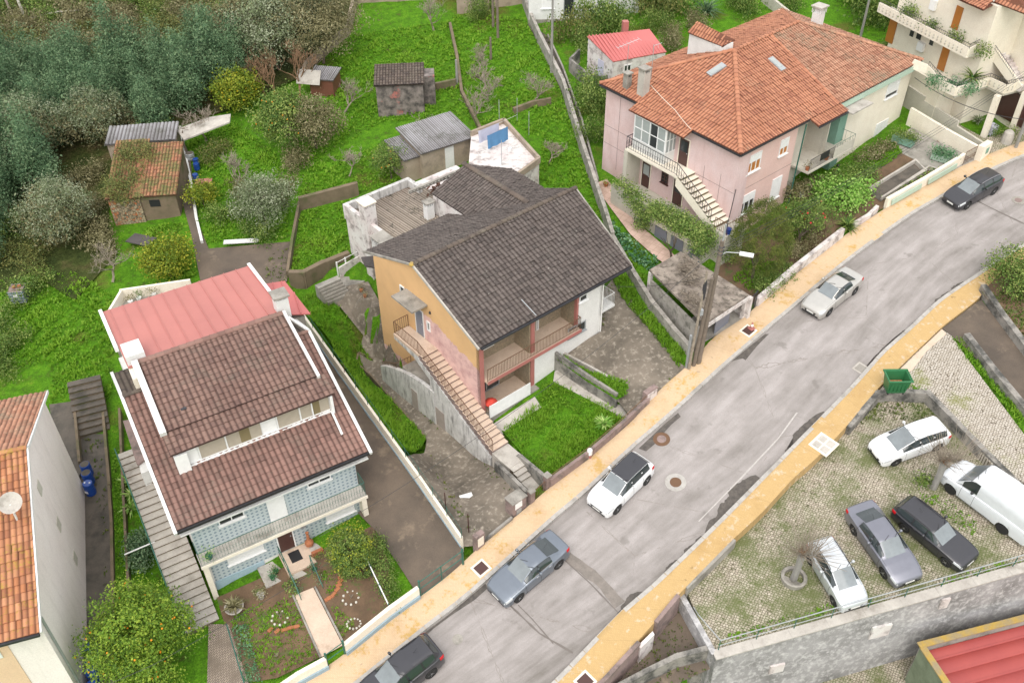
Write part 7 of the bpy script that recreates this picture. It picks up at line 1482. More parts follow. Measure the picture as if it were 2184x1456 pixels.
def barrel(p,label,lid=True,mat='blue_plastic',r=.3,hh=.95,grp='blue plastic barrels',tap=True):
    t=thing('barrel',p,label,'barrel',grp);MB().lathe(p,[(r*.9,0),(r,.06),(r,hh*.3),(r*1.04,hh*.33),(r,hh*.36),(r,hh*.66),(r*1.04,hh*.7),(r,hh*.73),(r,hh*.94),(r*.93,hh),(r*.88,hh*1.01)],20).build('drum',mat,t,smooth=False)
    MB().lathe(p,[(r*.86,hh*1.011),(r*.86,hh*1.015)],16).build('lid' if lid else 'inside',mat if lid else 'concrete_dark',t)
    if lid and tap:MB().lathe(p+[r*.5,.0,hh*1.01],[(.05,0),(.05,.03)],8).build('bung','white',t);MB().lathe(p+[-r*.5,.0,hh*1.01],[(.05,0),(.05,.03)],8).build('bung','white',t)
    return t
g0=G(196,1052);barrel(g0,'blue barrel with a pale label standing by the pale gable wall');MB().fbox(Fr(g0[:2],-20),-.12,.12,-.325,-.3,g0[2]+.35,g0[2]+.5).build('label','white',bpy.data.objects['barrel'])
barrel(G(193,1030),'open blue barrel just behind the labelled one, a brick on its rim',False);barrel(G(190,1012),'furthest blue barrel in the lane, pale and open',False)
for i,(x,y) in enumerate(((199,1400),(203,1425),(204,1450),(206,1480))):barrel(G(x,y),['upper blue barrel under the tip of the orange tree','second blue barrel from the orange tree','third blue barrel from the orange tree','blue barrel cut off by the bottom edge of the photo'][i])
p=G(46,640);f8=Fr(p[:2],8);t=thing('water_tank',p,'grey caged water tank on the grass with orange pots on its top','tank');MB().fbox(f8,-.5,.5,-.5,.5,p[2]+.14,p[2]+1.1).build('tank',plain('greyblue_plastic',(.2,.26,.3),.5),t)
m=MB()
for z in (.15,.4,.65,.9,1.12):q=[f8.W(a,b,p[2]+z) for a,b in ((-.52,-.52),(.52,-.52),(.52,.52),(-.52,.52))];m.tube(q,.016,4,closed=True)
for k in range(5):
    for a,b in ((-.52+k*.26,-.52),(-.52+k*.26,.52),(-.52,-.52+k*.26),(.52,-.52+k*.26)):m.tube([f8.W(a,b,p[2]+.02),f8.W(a,b,p[2]+1.14)],.012,4)
m.build('cage','grey_metal',t);MB().fbox(f8,-.5,.5,-.5,.5,p[2]+1.101,p[2]+1.12).build('top_board','pinkish_wall',t);MB().fbox(f8,-.2,.1,-.53,-.51,p[2]+.7,p[2]+.9).build('plate','white',t)
for i,(a,b) in enumerate(((-.15,.05),(.18,.1))):tag(MB().lathe(f8.W(a,b,p[2]+1.122),[(.1,0),(.15,.1),(.1,.16)],10).build('clay_pot','terracotta'),['larger orange clay pot on top of the grey tank','smaller orange clay pot on top of the grey tank'][i],'pot')
def shed(name,base,deg,size,z,roof,label,rmat,wmat='shed_brown',cat='shed',pu=.18,pv=30,amp=.04,slope=.2,over=.15,lift=0):
    p=G(*base);f8=Fr(p[:2],deg);w_,d_=size;z0,t=p[2]-.6,thing(name,p,label,cat);zz=p[2]+z
    MB().prism([f8.W(0,0,zz),f8.W(w_,0,zz),f8.W(w_,d_,zz+slope*d_),f8.W(0,d_,zz+slope*d_)],[f8.W(0,0,z0),f8.W(w_,0,z0),f8.W(w_,d_,z0),f8.W(0,d_,z0)]).build('wall',wmat,t)
    o=over;q=[f8.W(-o,-o,zz+.05-slope*o),f8.W(w_+o,-o,zz+.05-slope*o),f8.W(w_+o,d_+o,zz+.05+slope*(d_+o)),f8.W(-o,d_+o,zz+.05+slope*(d_+o))]
    tiled('roof',q,(q[0],q[1]),rmat,t,pu=pu,pv=pv,amp=amp,lift=lift);return t,f8,zz
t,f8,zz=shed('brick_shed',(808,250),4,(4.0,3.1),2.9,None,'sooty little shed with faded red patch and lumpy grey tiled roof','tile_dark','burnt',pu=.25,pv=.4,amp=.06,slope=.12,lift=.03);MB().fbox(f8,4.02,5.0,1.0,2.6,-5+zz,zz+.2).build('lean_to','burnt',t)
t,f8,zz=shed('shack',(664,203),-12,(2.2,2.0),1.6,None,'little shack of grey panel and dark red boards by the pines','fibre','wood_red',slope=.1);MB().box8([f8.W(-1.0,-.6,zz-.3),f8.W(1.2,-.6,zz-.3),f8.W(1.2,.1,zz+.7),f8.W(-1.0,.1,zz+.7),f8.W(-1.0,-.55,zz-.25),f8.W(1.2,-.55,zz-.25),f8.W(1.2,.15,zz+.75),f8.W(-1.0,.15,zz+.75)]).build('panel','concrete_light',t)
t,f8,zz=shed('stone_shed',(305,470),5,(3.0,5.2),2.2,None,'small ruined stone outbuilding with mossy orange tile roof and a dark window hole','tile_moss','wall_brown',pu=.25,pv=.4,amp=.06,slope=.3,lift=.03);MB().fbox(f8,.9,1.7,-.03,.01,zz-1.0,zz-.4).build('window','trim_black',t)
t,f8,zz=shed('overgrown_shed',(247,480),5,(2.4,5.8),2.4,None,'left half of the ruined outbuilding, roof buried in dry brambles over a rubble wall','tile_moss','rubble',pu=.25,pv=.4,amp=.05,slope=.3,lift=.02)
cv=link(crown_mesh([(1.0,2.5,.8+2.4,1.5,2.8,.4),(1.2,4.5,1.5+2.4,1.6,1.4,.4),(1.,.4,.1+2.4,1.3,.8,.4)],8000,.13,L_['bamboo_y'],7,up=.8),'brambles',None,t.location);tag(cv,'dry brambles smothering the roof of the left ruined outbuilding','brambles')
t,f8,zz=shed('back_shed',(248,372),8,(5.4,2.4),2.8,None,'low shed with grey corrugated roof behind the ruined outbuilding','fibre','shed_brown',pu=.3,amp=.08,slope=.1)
t,f8,zz=shed('washing_shed',(905,385),33,(4.6,3.6),2.5,None,'beige rendered shed with grey corrugated roof and pale blue door','fibre','shed_brown',slope=.12,over=.25);MB().fbox(f8,2.0,2.8,-.05,-.003,zz-2.3,zz-.25).build('door','white_dirty',t)
q=G(880,392);
t,f8,zz=shed('washing_shed',(868,392),33,(1.5,3.0),2.1,None,'narrow lower beige lean-to left of the shed with the pale door','fibre','shed_brown',slope=.1)
zt=6.6;q=[P(1000,345,zt),P(1005,290,zt),P(1075,262,zt),P(1150,345,zt),P(1095,385,zt)]
t=thing('roof_terrace',P(1075,330,zt-3),'flat white roof terrace with low brown parapets and washing lines','building');MB().slabpoly(q,3.4).build('deck','worn_white',t)
m=MB();[m.beam(a+[0,0,.15],b+[0,0,.15],.22,.5) for a,b in zip(q[1:],q[2:])];m.build('parapet','shed_brown',t)
for a in ((1065,262),(1103,258),(1128,288),(1070,350)):MB().tube([P(*a,zt),P(*a,zt)+[0,0,2.0]],.025,5).build('post','grey_metal',t)
def cloth(p0,p1,z,hh,mat,lb,cat='laundry'):
    a,b=P(*p0,z),P(*p1,z);m=MB();n=14;nn_=np.cross((b-a)/np.linalg.norm(b-a),[0,0,1])
    for i in range(n+1):
        for j in range(7):k=j/6;m.v.append(tuple(a+(b-a)*i/n-np.array([0,0,hh*k])+nn_*(.05*math.sin(i*1.3)*k+.06*k)))
    m.f=[(i*7+j,i*7+j+1,i*7+j+8,i*7+j+7) for i in range(n) for j in range(6)];tag(m.build('bedsheet',mat,None,True),lb,cat)
cloth((1039,290),(1083,270),zt+1.55,1.1,'blue_cloth','blue sheet hanging on the washing line over the white terrace');cloth((1020,280),(1064,262),zt+1.7,1.0,'lilac_cloth','pale lilac sheet hanging behind the blue one')
tag(cable([P(1017,281,zt+1.7),P(1103,245,zt+1.7)],.008,.05).build('washing_line','white'),'washing line above the white roof terrace','line')
tag(MB().lathe(P(1087,323,zt),[(.15,0),(.17,.3),(.19,.3)],10).build('bucket','white'),'white bucket on the white roof terrace','bucket')
GW=[([(640,445),(690,432),(765,412)],1.0,.35,'wall_brown','long mossy stone wall between the two middle grass terraces'),([(880,196),(935,190),(972,182)],.6,.3,'wall_brown','short mossy wall right of the sooty shed'),([(960,55),(975,125),(985,200),(1030,290)],.35,.25,'wall_brown','thin mossy wall running up the middle of the top lawns'),([(1095,240),(1135,225),(1175,218)],.4,.3,'wall_brown','curved mossy edging wall near the alley'),([(640,440),(625,520),(615,590)],.5,.2,'wall_brown','mossy wall along the left side of the middle terrace'),([(385,275),(410,400),(420,470),(432,520)],.3,.2,'white_dirty','white-topped board edging beside the earth path of the ruined sheds'),([(745,72),(700,110),(655,150),(648,172)],.9,.3,'shed_brown','brown wall along the trees at the top left of the lawn'),([(745,70),(760,5),(980,-8)],1.2,.3,'shed_brown','beige wall closing the lawn at the top edge'),([(1110,-10),(1128,40),(1150,90),(1200,190),(1240,320),(1290,470),(1305,520)],1.0,.28,'wall_grey','very long pale mouldy wall beside the alley'),([(1305,520),(1345,590),(1388,660),(1436,720),(1470,758)],.8,.3,'wall_grey','mouldy wall between the spotted drive and the vine garden'),([(1168,80),(1200,150),(1240,260),(1275,390)],.35,.15,'concrete','low kerb wall on the right of the alley'),([(1215,150),(1262,190),(1300,185)],1.1,.2,'wall_dark','dark concrete yard wall below the red-roofed shed'),([(1215,150),(1235,130)],1.1,.2,'wall_dark','short end of the dark concrete yard wall'),([(1625,0),(1680,45),(1770,98),(1840,140)],.9,.25,'plaster_grey_cream','pale wall behind the orange hipped roof'),([(1840,140),(1892,118)],.9,.25,'plaster_grey_cream','short pale wall meeting the balcony house')]
for pts,hh,th,mt,lb in GW:wall_line('garden_wall',pts,hh,th,mt,lb,base=.5)
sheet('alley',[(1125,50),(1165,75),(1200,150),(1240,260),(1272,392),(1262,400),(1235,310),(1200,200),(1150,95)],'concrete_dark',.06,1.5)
sheet('earth_path',[(385,290),(405,330),(420,470),(445,530),(620,515),(612,600),(560,610),(430,612),(408,500),(380,400),(378,340)],'drive_stained',.05,1.2)
tag(MB().prism([P(376,276,5.0),P(445,250,5.4),P(492,243,5.6),P(490,260,5.3),P(392,298,4.8)],[x-np.array([0,0,.12]) for x in (P(376,276,5.0),P(445,250,5.4),P(492,243,5.6),P(490,260,5.3),P(392,298,4.8))]).build('pale_panel','concrete_light'),'long pale concrete slab under the bare tree by the grove','slab')
for i,(px,py,w_,d_,dg,mt,lb) in enumerate(((303,518,2.0,1.2,-20,'fibre','tilted grey panel with white edges on the grass'),(516,521,2.6,.5,5,'white_dirty','white plank lying by the earth path'))):
    p=G(px,py);f8=Fr(p[:2],dg);o=MB().fbox(f8,-w_/2,w_/2,-d_/2,d_/2,p[2]+.25,p[2]+.32).build('board',mt);tag(o,lb,'board')
for i,(x,y,c_,lb) in enumerate(((407,340,'grey_metal','grey open drum beside the crooked post'),(421,362,'blue_plastic','small blue tub between drum and path'),(419,385,'blue_plastic','blue can next to the red-lidded box'),(420,352,'blue_plastic','second blue tub behind the cans'))):barrel(G(x,y),lb,c_ != 'grey_metal',c_,.24 if i else .36,.6,'drums along the earth path',False)
p=G(437,400);f8=Fr(p[:2],5);t=thing('storage_box',p,'low box with a brick-red lid beside the earth path','box');MB().fbox(f8,-.6,.6,-.4,.4,p[2],p[2]+.5).build('box','shed_brown',t);MB().fbox(f8,-.65,.65,-.45,.45,p[2]+.503,p[2]+.57).build('lid','redpaint',t)
t=thing('crooked_post',G(400,330),'crooked bare wooden post at the end of the white edging','post');p=G(400,330);MB().tube([p,p+[-.1,0,1.2],p+[.05,.1,2.2]],[.1,.08,.05],6).build('post','wood_pole',t)
p=G(1128,50);f8=Fr(p[:2],2);t=thing('white_house',p,'white house cut off by the top edge with a dark barred door','house');MB().fbox(f8,0,10.5,0,8,p[2]-1,p[2]+6).build('wall','white_dirty',t);door(f8,3.3,4.3,p[2]+.6,p[2]+2.8,0,t,'glass','grey_metal');window(f8,1.2,2.4,p[2]+1.4,p[2]+2.6,0,t,shut=1);window(f8,6.6,7.8,p[2]+1.4,p[2]+2.6,0,t,shut=1);MB().fbox(f8,-.1,10.6,-.06,.0,p[2]-1,p[2]+.35).build('plinth','concrete',t)
p=G(975,28);f8=Fr(p[:2],3);t=thing('outbuilding',p,'brown stained outbuildings cut off by the top edge left of the white house','outbuilding');MB().fbox(f8,0,3.2,0,4,p[2]-1,p[2]+4).build('wall','shed_brown',t);MB().fbox(f8,3.4,7.2,.4,4,p[2]-1,p[2]+4).build('wall','shed_brown',t)
t,f8,zz=shed('garden_shed',(1262,155),14,(1,1),.1,None,'x','fibre');[bpy.data.objects.remove(c) for c in list(t.children)];bpy.data.objects.remove(t)
zz=9.9;q=[P(1308,132,zz-.9),P(1422,111,zz-.9),P(1385,62,zz),P(1252,78,zz)];t=thing('garden_shed',P(1330,130,7),'grey rendered shed with pinkish-red ribbed roof at the top of the gardens','shed')
seamed('roof',q,(q[0],q[1]),'pink_metal',t,gap=.32,rh=.05,rw=.1);cq=[a*.97+sum(q)/4*.03 for a in q];MB().prism([a-[0,0,.08] for a in cq],[np.array([a[0],a[1],6.3]) for a in cq]).build('wall','worn_white',t)
e8=Fr(cq[0][:2],azd(cq[0],cq[1]));window(e8,1.0,1.7,7.2,8.5,0,t,mull=1,sill=False);e9=Fr(cq[3][:2],azd(cq[3],cq[0]));MB().fbox(e9,1.6,2.4,-.04,-.003,6.7,8.5).build('door','lilac_cloth',t)
p=P(1333,62,10.0);MB().fbox(Fr(p[:2],10),-.25,.25,-.25,.25,9.5,10.7).build('chimney','redpaint',t)
zP=5.5;q=[P(1503,690,zP),P(1597,628,zP),P(1452,536,zP),P(1385,575,zP)]
t=thing('concrete_carport',G(1540,690),'old concrete carport roof tangled with dry vine next to the street poles','carport');MB().slabpoly(q,.14).build('roof',rough('vine_stained_concrete',(.34,.29,.24),(.17,.14,.115),scale=1.5,dirt=(.07,.06,.045),dlo=.5,dhi=.6,dscale=2.5,amt=.8),t)
for a in (q[0],q[1],q[2],q[3]):
    c=sum(q)/4;a2=a*.96+c*.04;zb_=float(h(*a2[:2]));MB().fbox(Fr(a2[:2],40),-.12,.12,-.12,.12,zb_-.2,zP-.145).build('pillar','worn_white',t)
MB().beam(q[0]*.98+q[1]*.02-[0,0,.3],q[1]-[0,0,.3],.12,.3).build('beam','worn_white',t)
MB().prism([q[1]-[0,0,.15],q[2]-[0,0,.15],q[2]+[.1,.1,-.15],q[1]+[.1,.1,-.15]],[np.array([x[0],x[1],2.]) for x in (q[1],q[2],q[2]+[.1,.1,0],q[1]+[.1,.1,0])]).build('side_wall','worn_white',t)
e8=Fr(q[0][:2],azd(q[0],q[1]));MB().fbox(e8,2.0,3.4,.5,.56,2.9,4.4).build('gate_leaf','grey_door',t);railing('gate_bars',[e8.W(2.0,.53,4.4),e8.W(3.4,.53,4.4)],'iron',t,.7,.2,.02,.02)
for k in range(5):a=q[0]*(.2+.15*k)+q[2]*(.8-.15*k);tag(link(branch_mesh(.6,2.5,'twig',30+k,5,.05,len0=.45,kids=8,up=-.0,curl=.4,shrink=.85,rmin=.014),'dry_vine',None,a-[0,0,.1]),'bare vine stems sprawled over the concrete carport roof','climber','bare vine stems on the carport')
MB().prism([q[3]-[0,0,.7],q[0]-[0,0,.7],q[0]+[.1,.12,-.7],q[3]+[.1,.12,-.7]],[np.array([x[0],x[1],2.]) for x in (q[3],q[0],q[0]+[.1,.12,0],q[3]+[.1,.12,0])]).build('side_wall','wall_grey',t)
gt=thing('gate',G(1603,665),'small black iron gate between carport and white street wall','gate');railing('bars',[G(1596,672),G(1610,655)],'iron',gt,1.4,.12,.014,.03);p=G(1592,680);MB().fbox(Fr(p[:2],41),-.12,.12,-.12,.12,p[2],p[2]+1.8).build('gate_pillar','worn_white',gt)
sheet('carport_floor',[(1505,728),(1588,683),(1540,640),(1470,680)],'concrete',.06,1.)
grass_tufts([(1300,580),(1335,590),(1380,660),(1458,748),(1448,785),(1395,715),(1330,640)],150,.26,seed=91,name='grass',label='bright grass strip between the spotted drive and the mouldy wall',dz=.02,wid=.045)
grass_tufts([(1310,520),(1340,545),(1400,620),(1480,700),(1470,740),(1420,690),(1360,610)],110,.16,seed=92,name='grass',label='grass between the mouldy wall and the concrete carport',wid=.04)
sheet('strip_ground',[(1300,560),(1345,530),(1480,690),(1470,765),(1452,780),(1330,635)],'ground',.03,1.)
p=G(1482,782)
t=thing('utility_pole',G(1486,776),'tall grey wooden pole carrying the white street lamp and cables','utility pole');a=G(1488,776);top=np.array([a[0]+.35,a[1]+.15,a[2]+9.2]);MB().tube([a-[0,0,.3],top],[.19,.12],10).build('pole','wood_pole',t)
b=top-[0,0,1.0];MB().tube([b,b+[.3,-.05,.25],b+[1.0,-.3,.35]],.03,6).build('lamp_arm','grey_metal',t);e_=b+[1.0,-.3,.33];MB().beam(e_,e_+[.75,-.25,.0],.3,.1).build('lamp_head','white',t);MB().tube([top-[0,0,.2],top+[.05,0,1.1]],.05,6).build('pole_top','grey_metal',t)
for k in range(3):MB().lathe(top-[0,0,.4+.25*k],[(.16,-.03),(.19,0),(.16,.03)],8).build('pole_band','iron',t)
t=thing('utility_pole',G(1470,788),'shorter brown pole beside the lamp pole with cable boxes','utility pole');a=G(1468,790);top2=np.array([a[0]+.25,a[1]+.1,a[2]+7.6]);MB().tube([a-[0,0,.3],top2],[.1,.07],8).build('pole','twig',t);MB().fbox(Fr(top2[:2],20),-.1,.1,-.12,.1,top2[2]-3.2,top2[2]-2.8).build('cable_box','grey_metal',t);MB().lathe(top2-[0,0,1.3],[(.02,-.9),(.1,-.7),(.13,0),(.1,.5),(.02,.9)],8).build('splice','iron',t)
MB().fbox(Fr(G(1463,788)[:2],30),-.06,.06,-.06,.06,a[2]-.1,a[2]+2.8).build('conduit','grey_metal',t)
t=thing('utility_pole',G(1490,774),'middle wooden pole pressed against the lamp pole','utility pole');a=G(1478,782);MB().tube([a-[0,0,.3],a+[.35,.1,6.8]],[.15,.1],8).build('pole','wood_pole',t)
for px,py,hh,mt,lb in ((1176,152,6.5,'concrete_pole','concrete pole with crossbar next to the alley at the top'),(1062,80,6.5,'wood_pole','tall grey pole on the top lawn left of the alley'),(1052,58,4.5,'wood_pole','thin pole just left of the tall grey pole'),(975,178,2.2,'concrete_pole','leaning grey post on the thin lawn wall'),(1047,125,2.0,'wood_pole','wooden stake by the bare tree on the top lawn'),(1910,70,4,'concrete_pole','white pole behind the long balcony'),(1835,80,4.5,'concrete_pole','pale post left of the long balcony house'),(2165,318,8,'concrete_pole','grey concrete street pole at the right edge')):
    p=G(px,py);o=MB().tube([p-[0,0,.2],p+[0,0,hh]],[.13,.09],8)
    if hh==6.5 and mt=='concrete_pole':o.beam(p+[-.5,0,hh-.1],p+[.5,0,hh-.1],.08,.08)
    tag(o.build('pole',mt),lb,'pole')
tag(cable([top,RF.W(.4,.2,9.0),],.03,.35,12).build('cable','trim_black'),'thick cable sagging from the lamp pole to the pink house','cable')
rp=G(2165,318)+[0,0,7.6]
for k in range(3):tag(cable([top-[0,0,.35+.25*k],rp-[0,0,.25*k]],.013,.8,16).build('cable','trim_black'),['top','middle','lowest'][k]+' of three cables from the lamp pole up the street to the right edge pole','cable')
tag(cable([top2-[0,0,.4],B.W(9.9,-.05,6.6)],.014,.4,10).build('cable','trim_black'),'thin cable from the brown pole to the white corner of the gabled house','cable')
tag(cable([top-[0,0,.3],G(700,1230)+[0,0,3.5]],.014,1.2,20).build('cable','trim_black'),'thin cable running down the street from the lamp pole past the tiled house','cable')
tag(cable([P(700,1200,4),P(330,1415,4.0),P(120,1500,4)],.014,.1,8).build('cable','trim_black'),'thin cable crossing in front of the big orange tree','cable');tag(cable([RF.W(21.5,0,10.6),P(2184,255,12)],.025,.6,12).build('cable','trim_black'),'cable from the cream house corner towards the right edge','cable')
tag(cable([P(1388,182,12.6),P(1440,235,12.6),P(1474,276,12.2)],.02,.05,5).build('cable','plaster_cream'),'pale cable lying across the orange roof from the chimney','cable')
p=G(1905,833,.1);f8=Fr(p[:2],0);t=thing('wheeled_bin',p,'open green wheeled refuse bin at the head of the car park wall','bin');z=p[2]
def ring(w0,d0,w1,d1,z0,z1,th,par,nm,mt):
    m=MB();o0=[(-w0,-d0),(w0,-d0),(w0,d0),(-w0,d0)];o1=[(-w1,-d1),(w1,-d1),(w1,d1),(-w1,d1)];i0=[(a*(1-th/w0),b*(1-th/d0)) for a,b in o0];i1=[(a*(1-th/w1),b*(1-th/d1)) for a,b in o1]
    V_=[f8.W(a,b,z0) for a,b in o0]+[f8.W(a,b,z1) for a,b in o1]+[f8.W(a,b,z0+.05) for a,b in i0]+[f8.W(a,b,z1) for a,b in i1]
    m.add(V_,[(k,(k+1) % 4,4+(k+1) % 4,4+k) for k in range(4)]+[(8+k,12+k,12+(k+1) % 4,8+(k+1) % 4) for k in range(4)]+[(4+k,4+(k+1) % 4,12+(k+1) % 4,12+k) for k in range(4)]+[(3,2,1,0),(8,9,10,11)]);return m.build(nm,mt,par)
ring(.52,.36,.66,.5,z+.15,z+1.2,.05,t,'body','green_plastic');MB().tube([f8.W(a,b,z+1.2) for a,b in ((-.7,-.54),(.7,-.54),(.7,.54),(-.7,.54))],.06,6,closed=True).build('rim','green_plastic',t);MB().fbox(f8,-.45,.45,-.3,.3,z+.25,z+.6).build('rubbish','terracotta',t)
for a in (-.45,.45):
    for b in (-.3,.3):MB().lathe(f8.W(a,b,z+.09),[(.09,-.03),(.09,.03)],10,ax=(1,0,0)).build('wheel','rubber',t)
for k in range(5):MB().fbox(f8,-.46+k*.22,-.43+k*.22,-.485,-.41,z+.35,z+1.1).build('rib','green_plastic',t)
p=G(1257,975,.15);t=thing('bollard',p,'short red and white hydrant-like bollard against the pinkish lawn wall','bollard');MB().lathe(p,[(.11,0),(.11,.3)],14).build('base','redpaint',t);MB().lathe(p,[(.16,.301),(.16,.62),(.13,.68),(.03,.7)],16).build('cap','white',t)
p=G(1603,700,.15);t=thing('traffic_cone',p,'small red and white traffic cone beside the pavement grating','traffic cone');MB().fbox(Fr(p[:2],30),-.2,.2,-.2,.2,p[2],p[2]+.03).build('foot','redpaint',t);MB().lathe(p,[(.14,.03),(.1,.2)],12).build('cone','redpaint',t);MB().lathe(p,[(.099,.2),(.065,.36)],12).build('band','white',t);MB().lathe(p,[(.064,.36),(.02,.52)],12).build('tip','redpaint',t)
def cover(px,py,lb,kind='square',s=.35,fr='white_dirty',mt='iron',deg=41,dz=.155,base=.02):
    p=G(px,py,dz);f8=Fr(p[:2],deg);t=thing('drain_cover' if kind != 'round' else 'manhole',p,lb,'drain cover' if kind != 'round' else 'manhole')
    nz=lambda x,y:float(h(x,y))+dz
    def tile(a0,a1,b0,b1,dd,nm,mt_):
        c=[f8.W(a,b,0) for a,b in ((a0,b0),(a1,b0),(a1,b1),(a0,b1))];MB().prism([np.array([q[0],q[1],nz(q[0],q[1])+dd]) for q in c],[np.array([q[0],q[1],nz(q[0],q[1])-.05]) for q in c]).build(nm,mt_,t)
    if kind=='round':
        for r_,dd,nm,mt_ in ((s,.006,'ring',fr),(s*.55,.012,'cover',mt)):
            c=[(p[0]+r_*math.cos(a),p[1]+r_*math.sin(a)) for a in np.linspace(0,6.283,25)[:-1]];MB().prism([np.array([*q,nz(*q)+dd]) for q in c],[np.array([*q,nz(*q)-.05]) for q in c]).build(nm,mt_,t)
    else:
        tile(-s,s,-s,s,.006,'frame',fr)
        if kind=='quad':[tile(a-s*.36,a+s*.36,b-s*.36,b+s*.36,.012,'cover',mt) for a in (-s*.43,s*.43) for b in (-s*.43,s*.43)]
        else:tile(-s*.72,s*.72,-s*.72,s*.72,.012,'grating',mt)
cover(1757,947,'four-part pale utility cover set in the ochre pavement','quad',.62,'plaster_cream','concrete_light');cover(1596,705,'rusty grating with pale frame beside the small cone',s=.42,fr='plaster_cream',mt='door_brown');cover(1026,1211,'dark grating in a pale frame on the peach pavement by the grey sedan',s=.42,fr='plaster_cream',mt='door_brown');cover(1248,1452,'dark grating on the ochre pavement at the bottom edge',s=.42,fr='plaster_cream',mt='door_brown');cover(1836,785,'pale framed drain grating at the right kerb',s=.38,dz=.03,fr='concrete_light',mt='concrete')
cover(1441,1028,'large round manhole with pale collar in the middle of the street','round',.6,'kerb','rust',dz=.03);cover(1411,936,'round rusty manhole in the dark asphalt by the left kerb','round',.5,'rust','pinkish_wall',dz=.03);cover(976,1362,'small round cover in the road behind the dark car at the bottom','round',.28,'concrete','concrete',dz=.03);cover(2172,427,'round manhole near the right edge behind the black estate car','round',.45,'concrete','pinkish_wall',dz=.03)
M['p_gunmetal']=paint('gunmetal_paint',(.17,.195,.23),.5);M['p_white']=paint('white_car_paint',(.78,.79,.8),0.,.3);M['p_silver']=paint('warm_silver_paint',(.5,.485,.45),.5);M['p_black']=paint('black_car_paint',(.03,.03,.036),.1)
M['p_grey']=paint('blue_grey_paint',(.2,.205,.24),.5);M['p_lsilver']=paint('light_silver_paint',(.6,.63,.65),.4);M['p_vanwhite']=paint('van_white_paint',(.72,.75,.78),0,.35)
CLN='cars parked along the left kerb';CPK='cars parked in the cobbled car park'
sed=Car(4.63,1.82,[(-2.32,.98),(-1.9,1.0),(-1.2,.98),(.75,.94),(1.3,.9),(1.9,.8),(2.32,.66)],[(-2.32,.3),(-1.72,.99),(-.85,1.38),(-.3,1.43),(.2,1.4),(.95,.95),(2.32,.3)],1.16,1.42,-1.39,.33)
make_car('parked_sedan','dark blue-grey saloon at the kerb in front of the spotted side yard','car',sed,'p_gunmetal',(1105,1282),(1194,1207),'L',(.22,.95),(-1.72,-.9),[(-.12,.78),(-1.0,-.2)],group=CLN,stripe='chrome')
suv=Car(4.14,1.78,[(-2.07,1.0),(-1.0,1.02),(.85,.98),(1.35,.95),(1.8,.86),(2.07,.72)],[(-2.07,.4),(-1.98,1.02),(-1.65,1.48),(-.6,1.54),(.15,1.5),(.95,.98),(2.07,.3)],1.2,1.26,-1.3,.34,zb=.24)
make_car('parked_suv','white crossover with black roof parked nose down the street','car',suv,'p_white',(1315,1093),(1379,1030),'L',(.17,.95),(-1.98,-1.68),[(-.1,.75),(-.95,-.18),(-1.6,-1.05)],roofmat='p_black',roofx=(-1.65,.15),group=CLN)
mrc=Car(4.6,1.76,[(-2.3,.95),(-1.2,.98),(.7,.93),(1.3,.89),(1.9,.8),(2.3,.66)],[(-2.3,.3),(-1.65,.98),(-.8,1.35),(-.3,1.39),(.15,1.36),(.9,.94),(2.3,.3)],1.1,1.38,-1.34,.32)
make_car('parked_sedan','silver saloon parked beside the white street wall','car',mrc,'p_silver',(1764,674),(1822,626),'L',(.17,.9),(-1.65,-.85),[(-.12,.7),(-1.0,-.2)],group=CLN)
wag=Car(4.5,1.78,[(-2.25,1.0),(-1.0,1.0),(.85,.96),(1.4,.9),(1.9,.78),(2.25,.64)],[(-2.25,.4),(-2.18,1.0),(-1.85,1.4),(-.8,1.48),(.2,1.45),(1.1,.96),(2.25,.3)],1.14,1.42,-1.27,.32)
make_car('parked_estate','black estate car with silver roof rails at the top of the street','car',wag,'p_black',(2056,448),(2120,413),'L',(.22,1.08),(-2.16,-1.88),[(-.05,.85),(-.95,-.15),(-1.9,-1.05)],rails=(-1.75,.1,'alloy'),group=CLN)
sv2=Car(4.5,1.84,[(-2.25,1.04),(-1.0,1.06),(.85,1.0),(1.4,.97),(1.95,.86),(2.25,.7)],[(-2.25,.4),(-2.12,1.06),(-1.8,1.54),(-.6,1.62),(.1,1.58),(.98,1.0),(2.25,.3)],1.24,1.4,-1.3,.36,zb=.25)
hd=math.degrees(math.atan2(*(G(1105,1282)-G(1194,1207))[[1,0]]))
make_car('parked_suv','black hatchback SUV cut off by the bottom edge of the photo','car',sv2,'p_black',None,(922,1440),'L',(.12,.98),(-2.12,-1.84),[(-.1,.78),(-1.0,-.18),(-1.75,-1.1)],heading=hd-2,group=CLN,rails=(-1.7,0,'trim_black'))
c307=Car(4.42,1.76,[(-2.21,.98),(-1.0,1.0),(.9,.96),(1.5,.88),(2.0,.74),(2.21,.6)],[(-2.21,.4),(-2.12,1.0),(-1.8,1.42),(-.6,1.53),(.1,1.48),(1.25,.96),(2.21,.3)],1.14,1.35,-1.36,.31)
make_car('parked_estate','white car parked inside the walled end bay','car',c307,'p_white',(1904,993),(2000,958),'L',(.15,1.22),(-2.1,-1.85),[(-.05,.95),(-.95,-.15),(-1.85,-1.05)],dz=LDZ+.01,group=CPK)
van=Car(5.4,1.95,[(-2.7,1.25),(-1.0,1.25),(1.3,1.15),(1.9,1.05),(2.45,.92),(2.7,.75)],[(-2.7,.5),(-2.66,1.95),(-2.5,2.2),(-.5,2.27),(.8,2.2),(1.0,2.1),(1.75,1.15),(2.7,.3)],1.66,1.85,-1.35,.34,ends=(.16,.02),zb=.26)
make_car('parked_van','white cargo van with ribbed pale roof at the right edge','van',van,'p_vanwhite',(2024,1050),(2134,1134),'L',(1.02,1.72),None,[(.55,1.35)],rim='steelcap',dz=LDZ+.01)
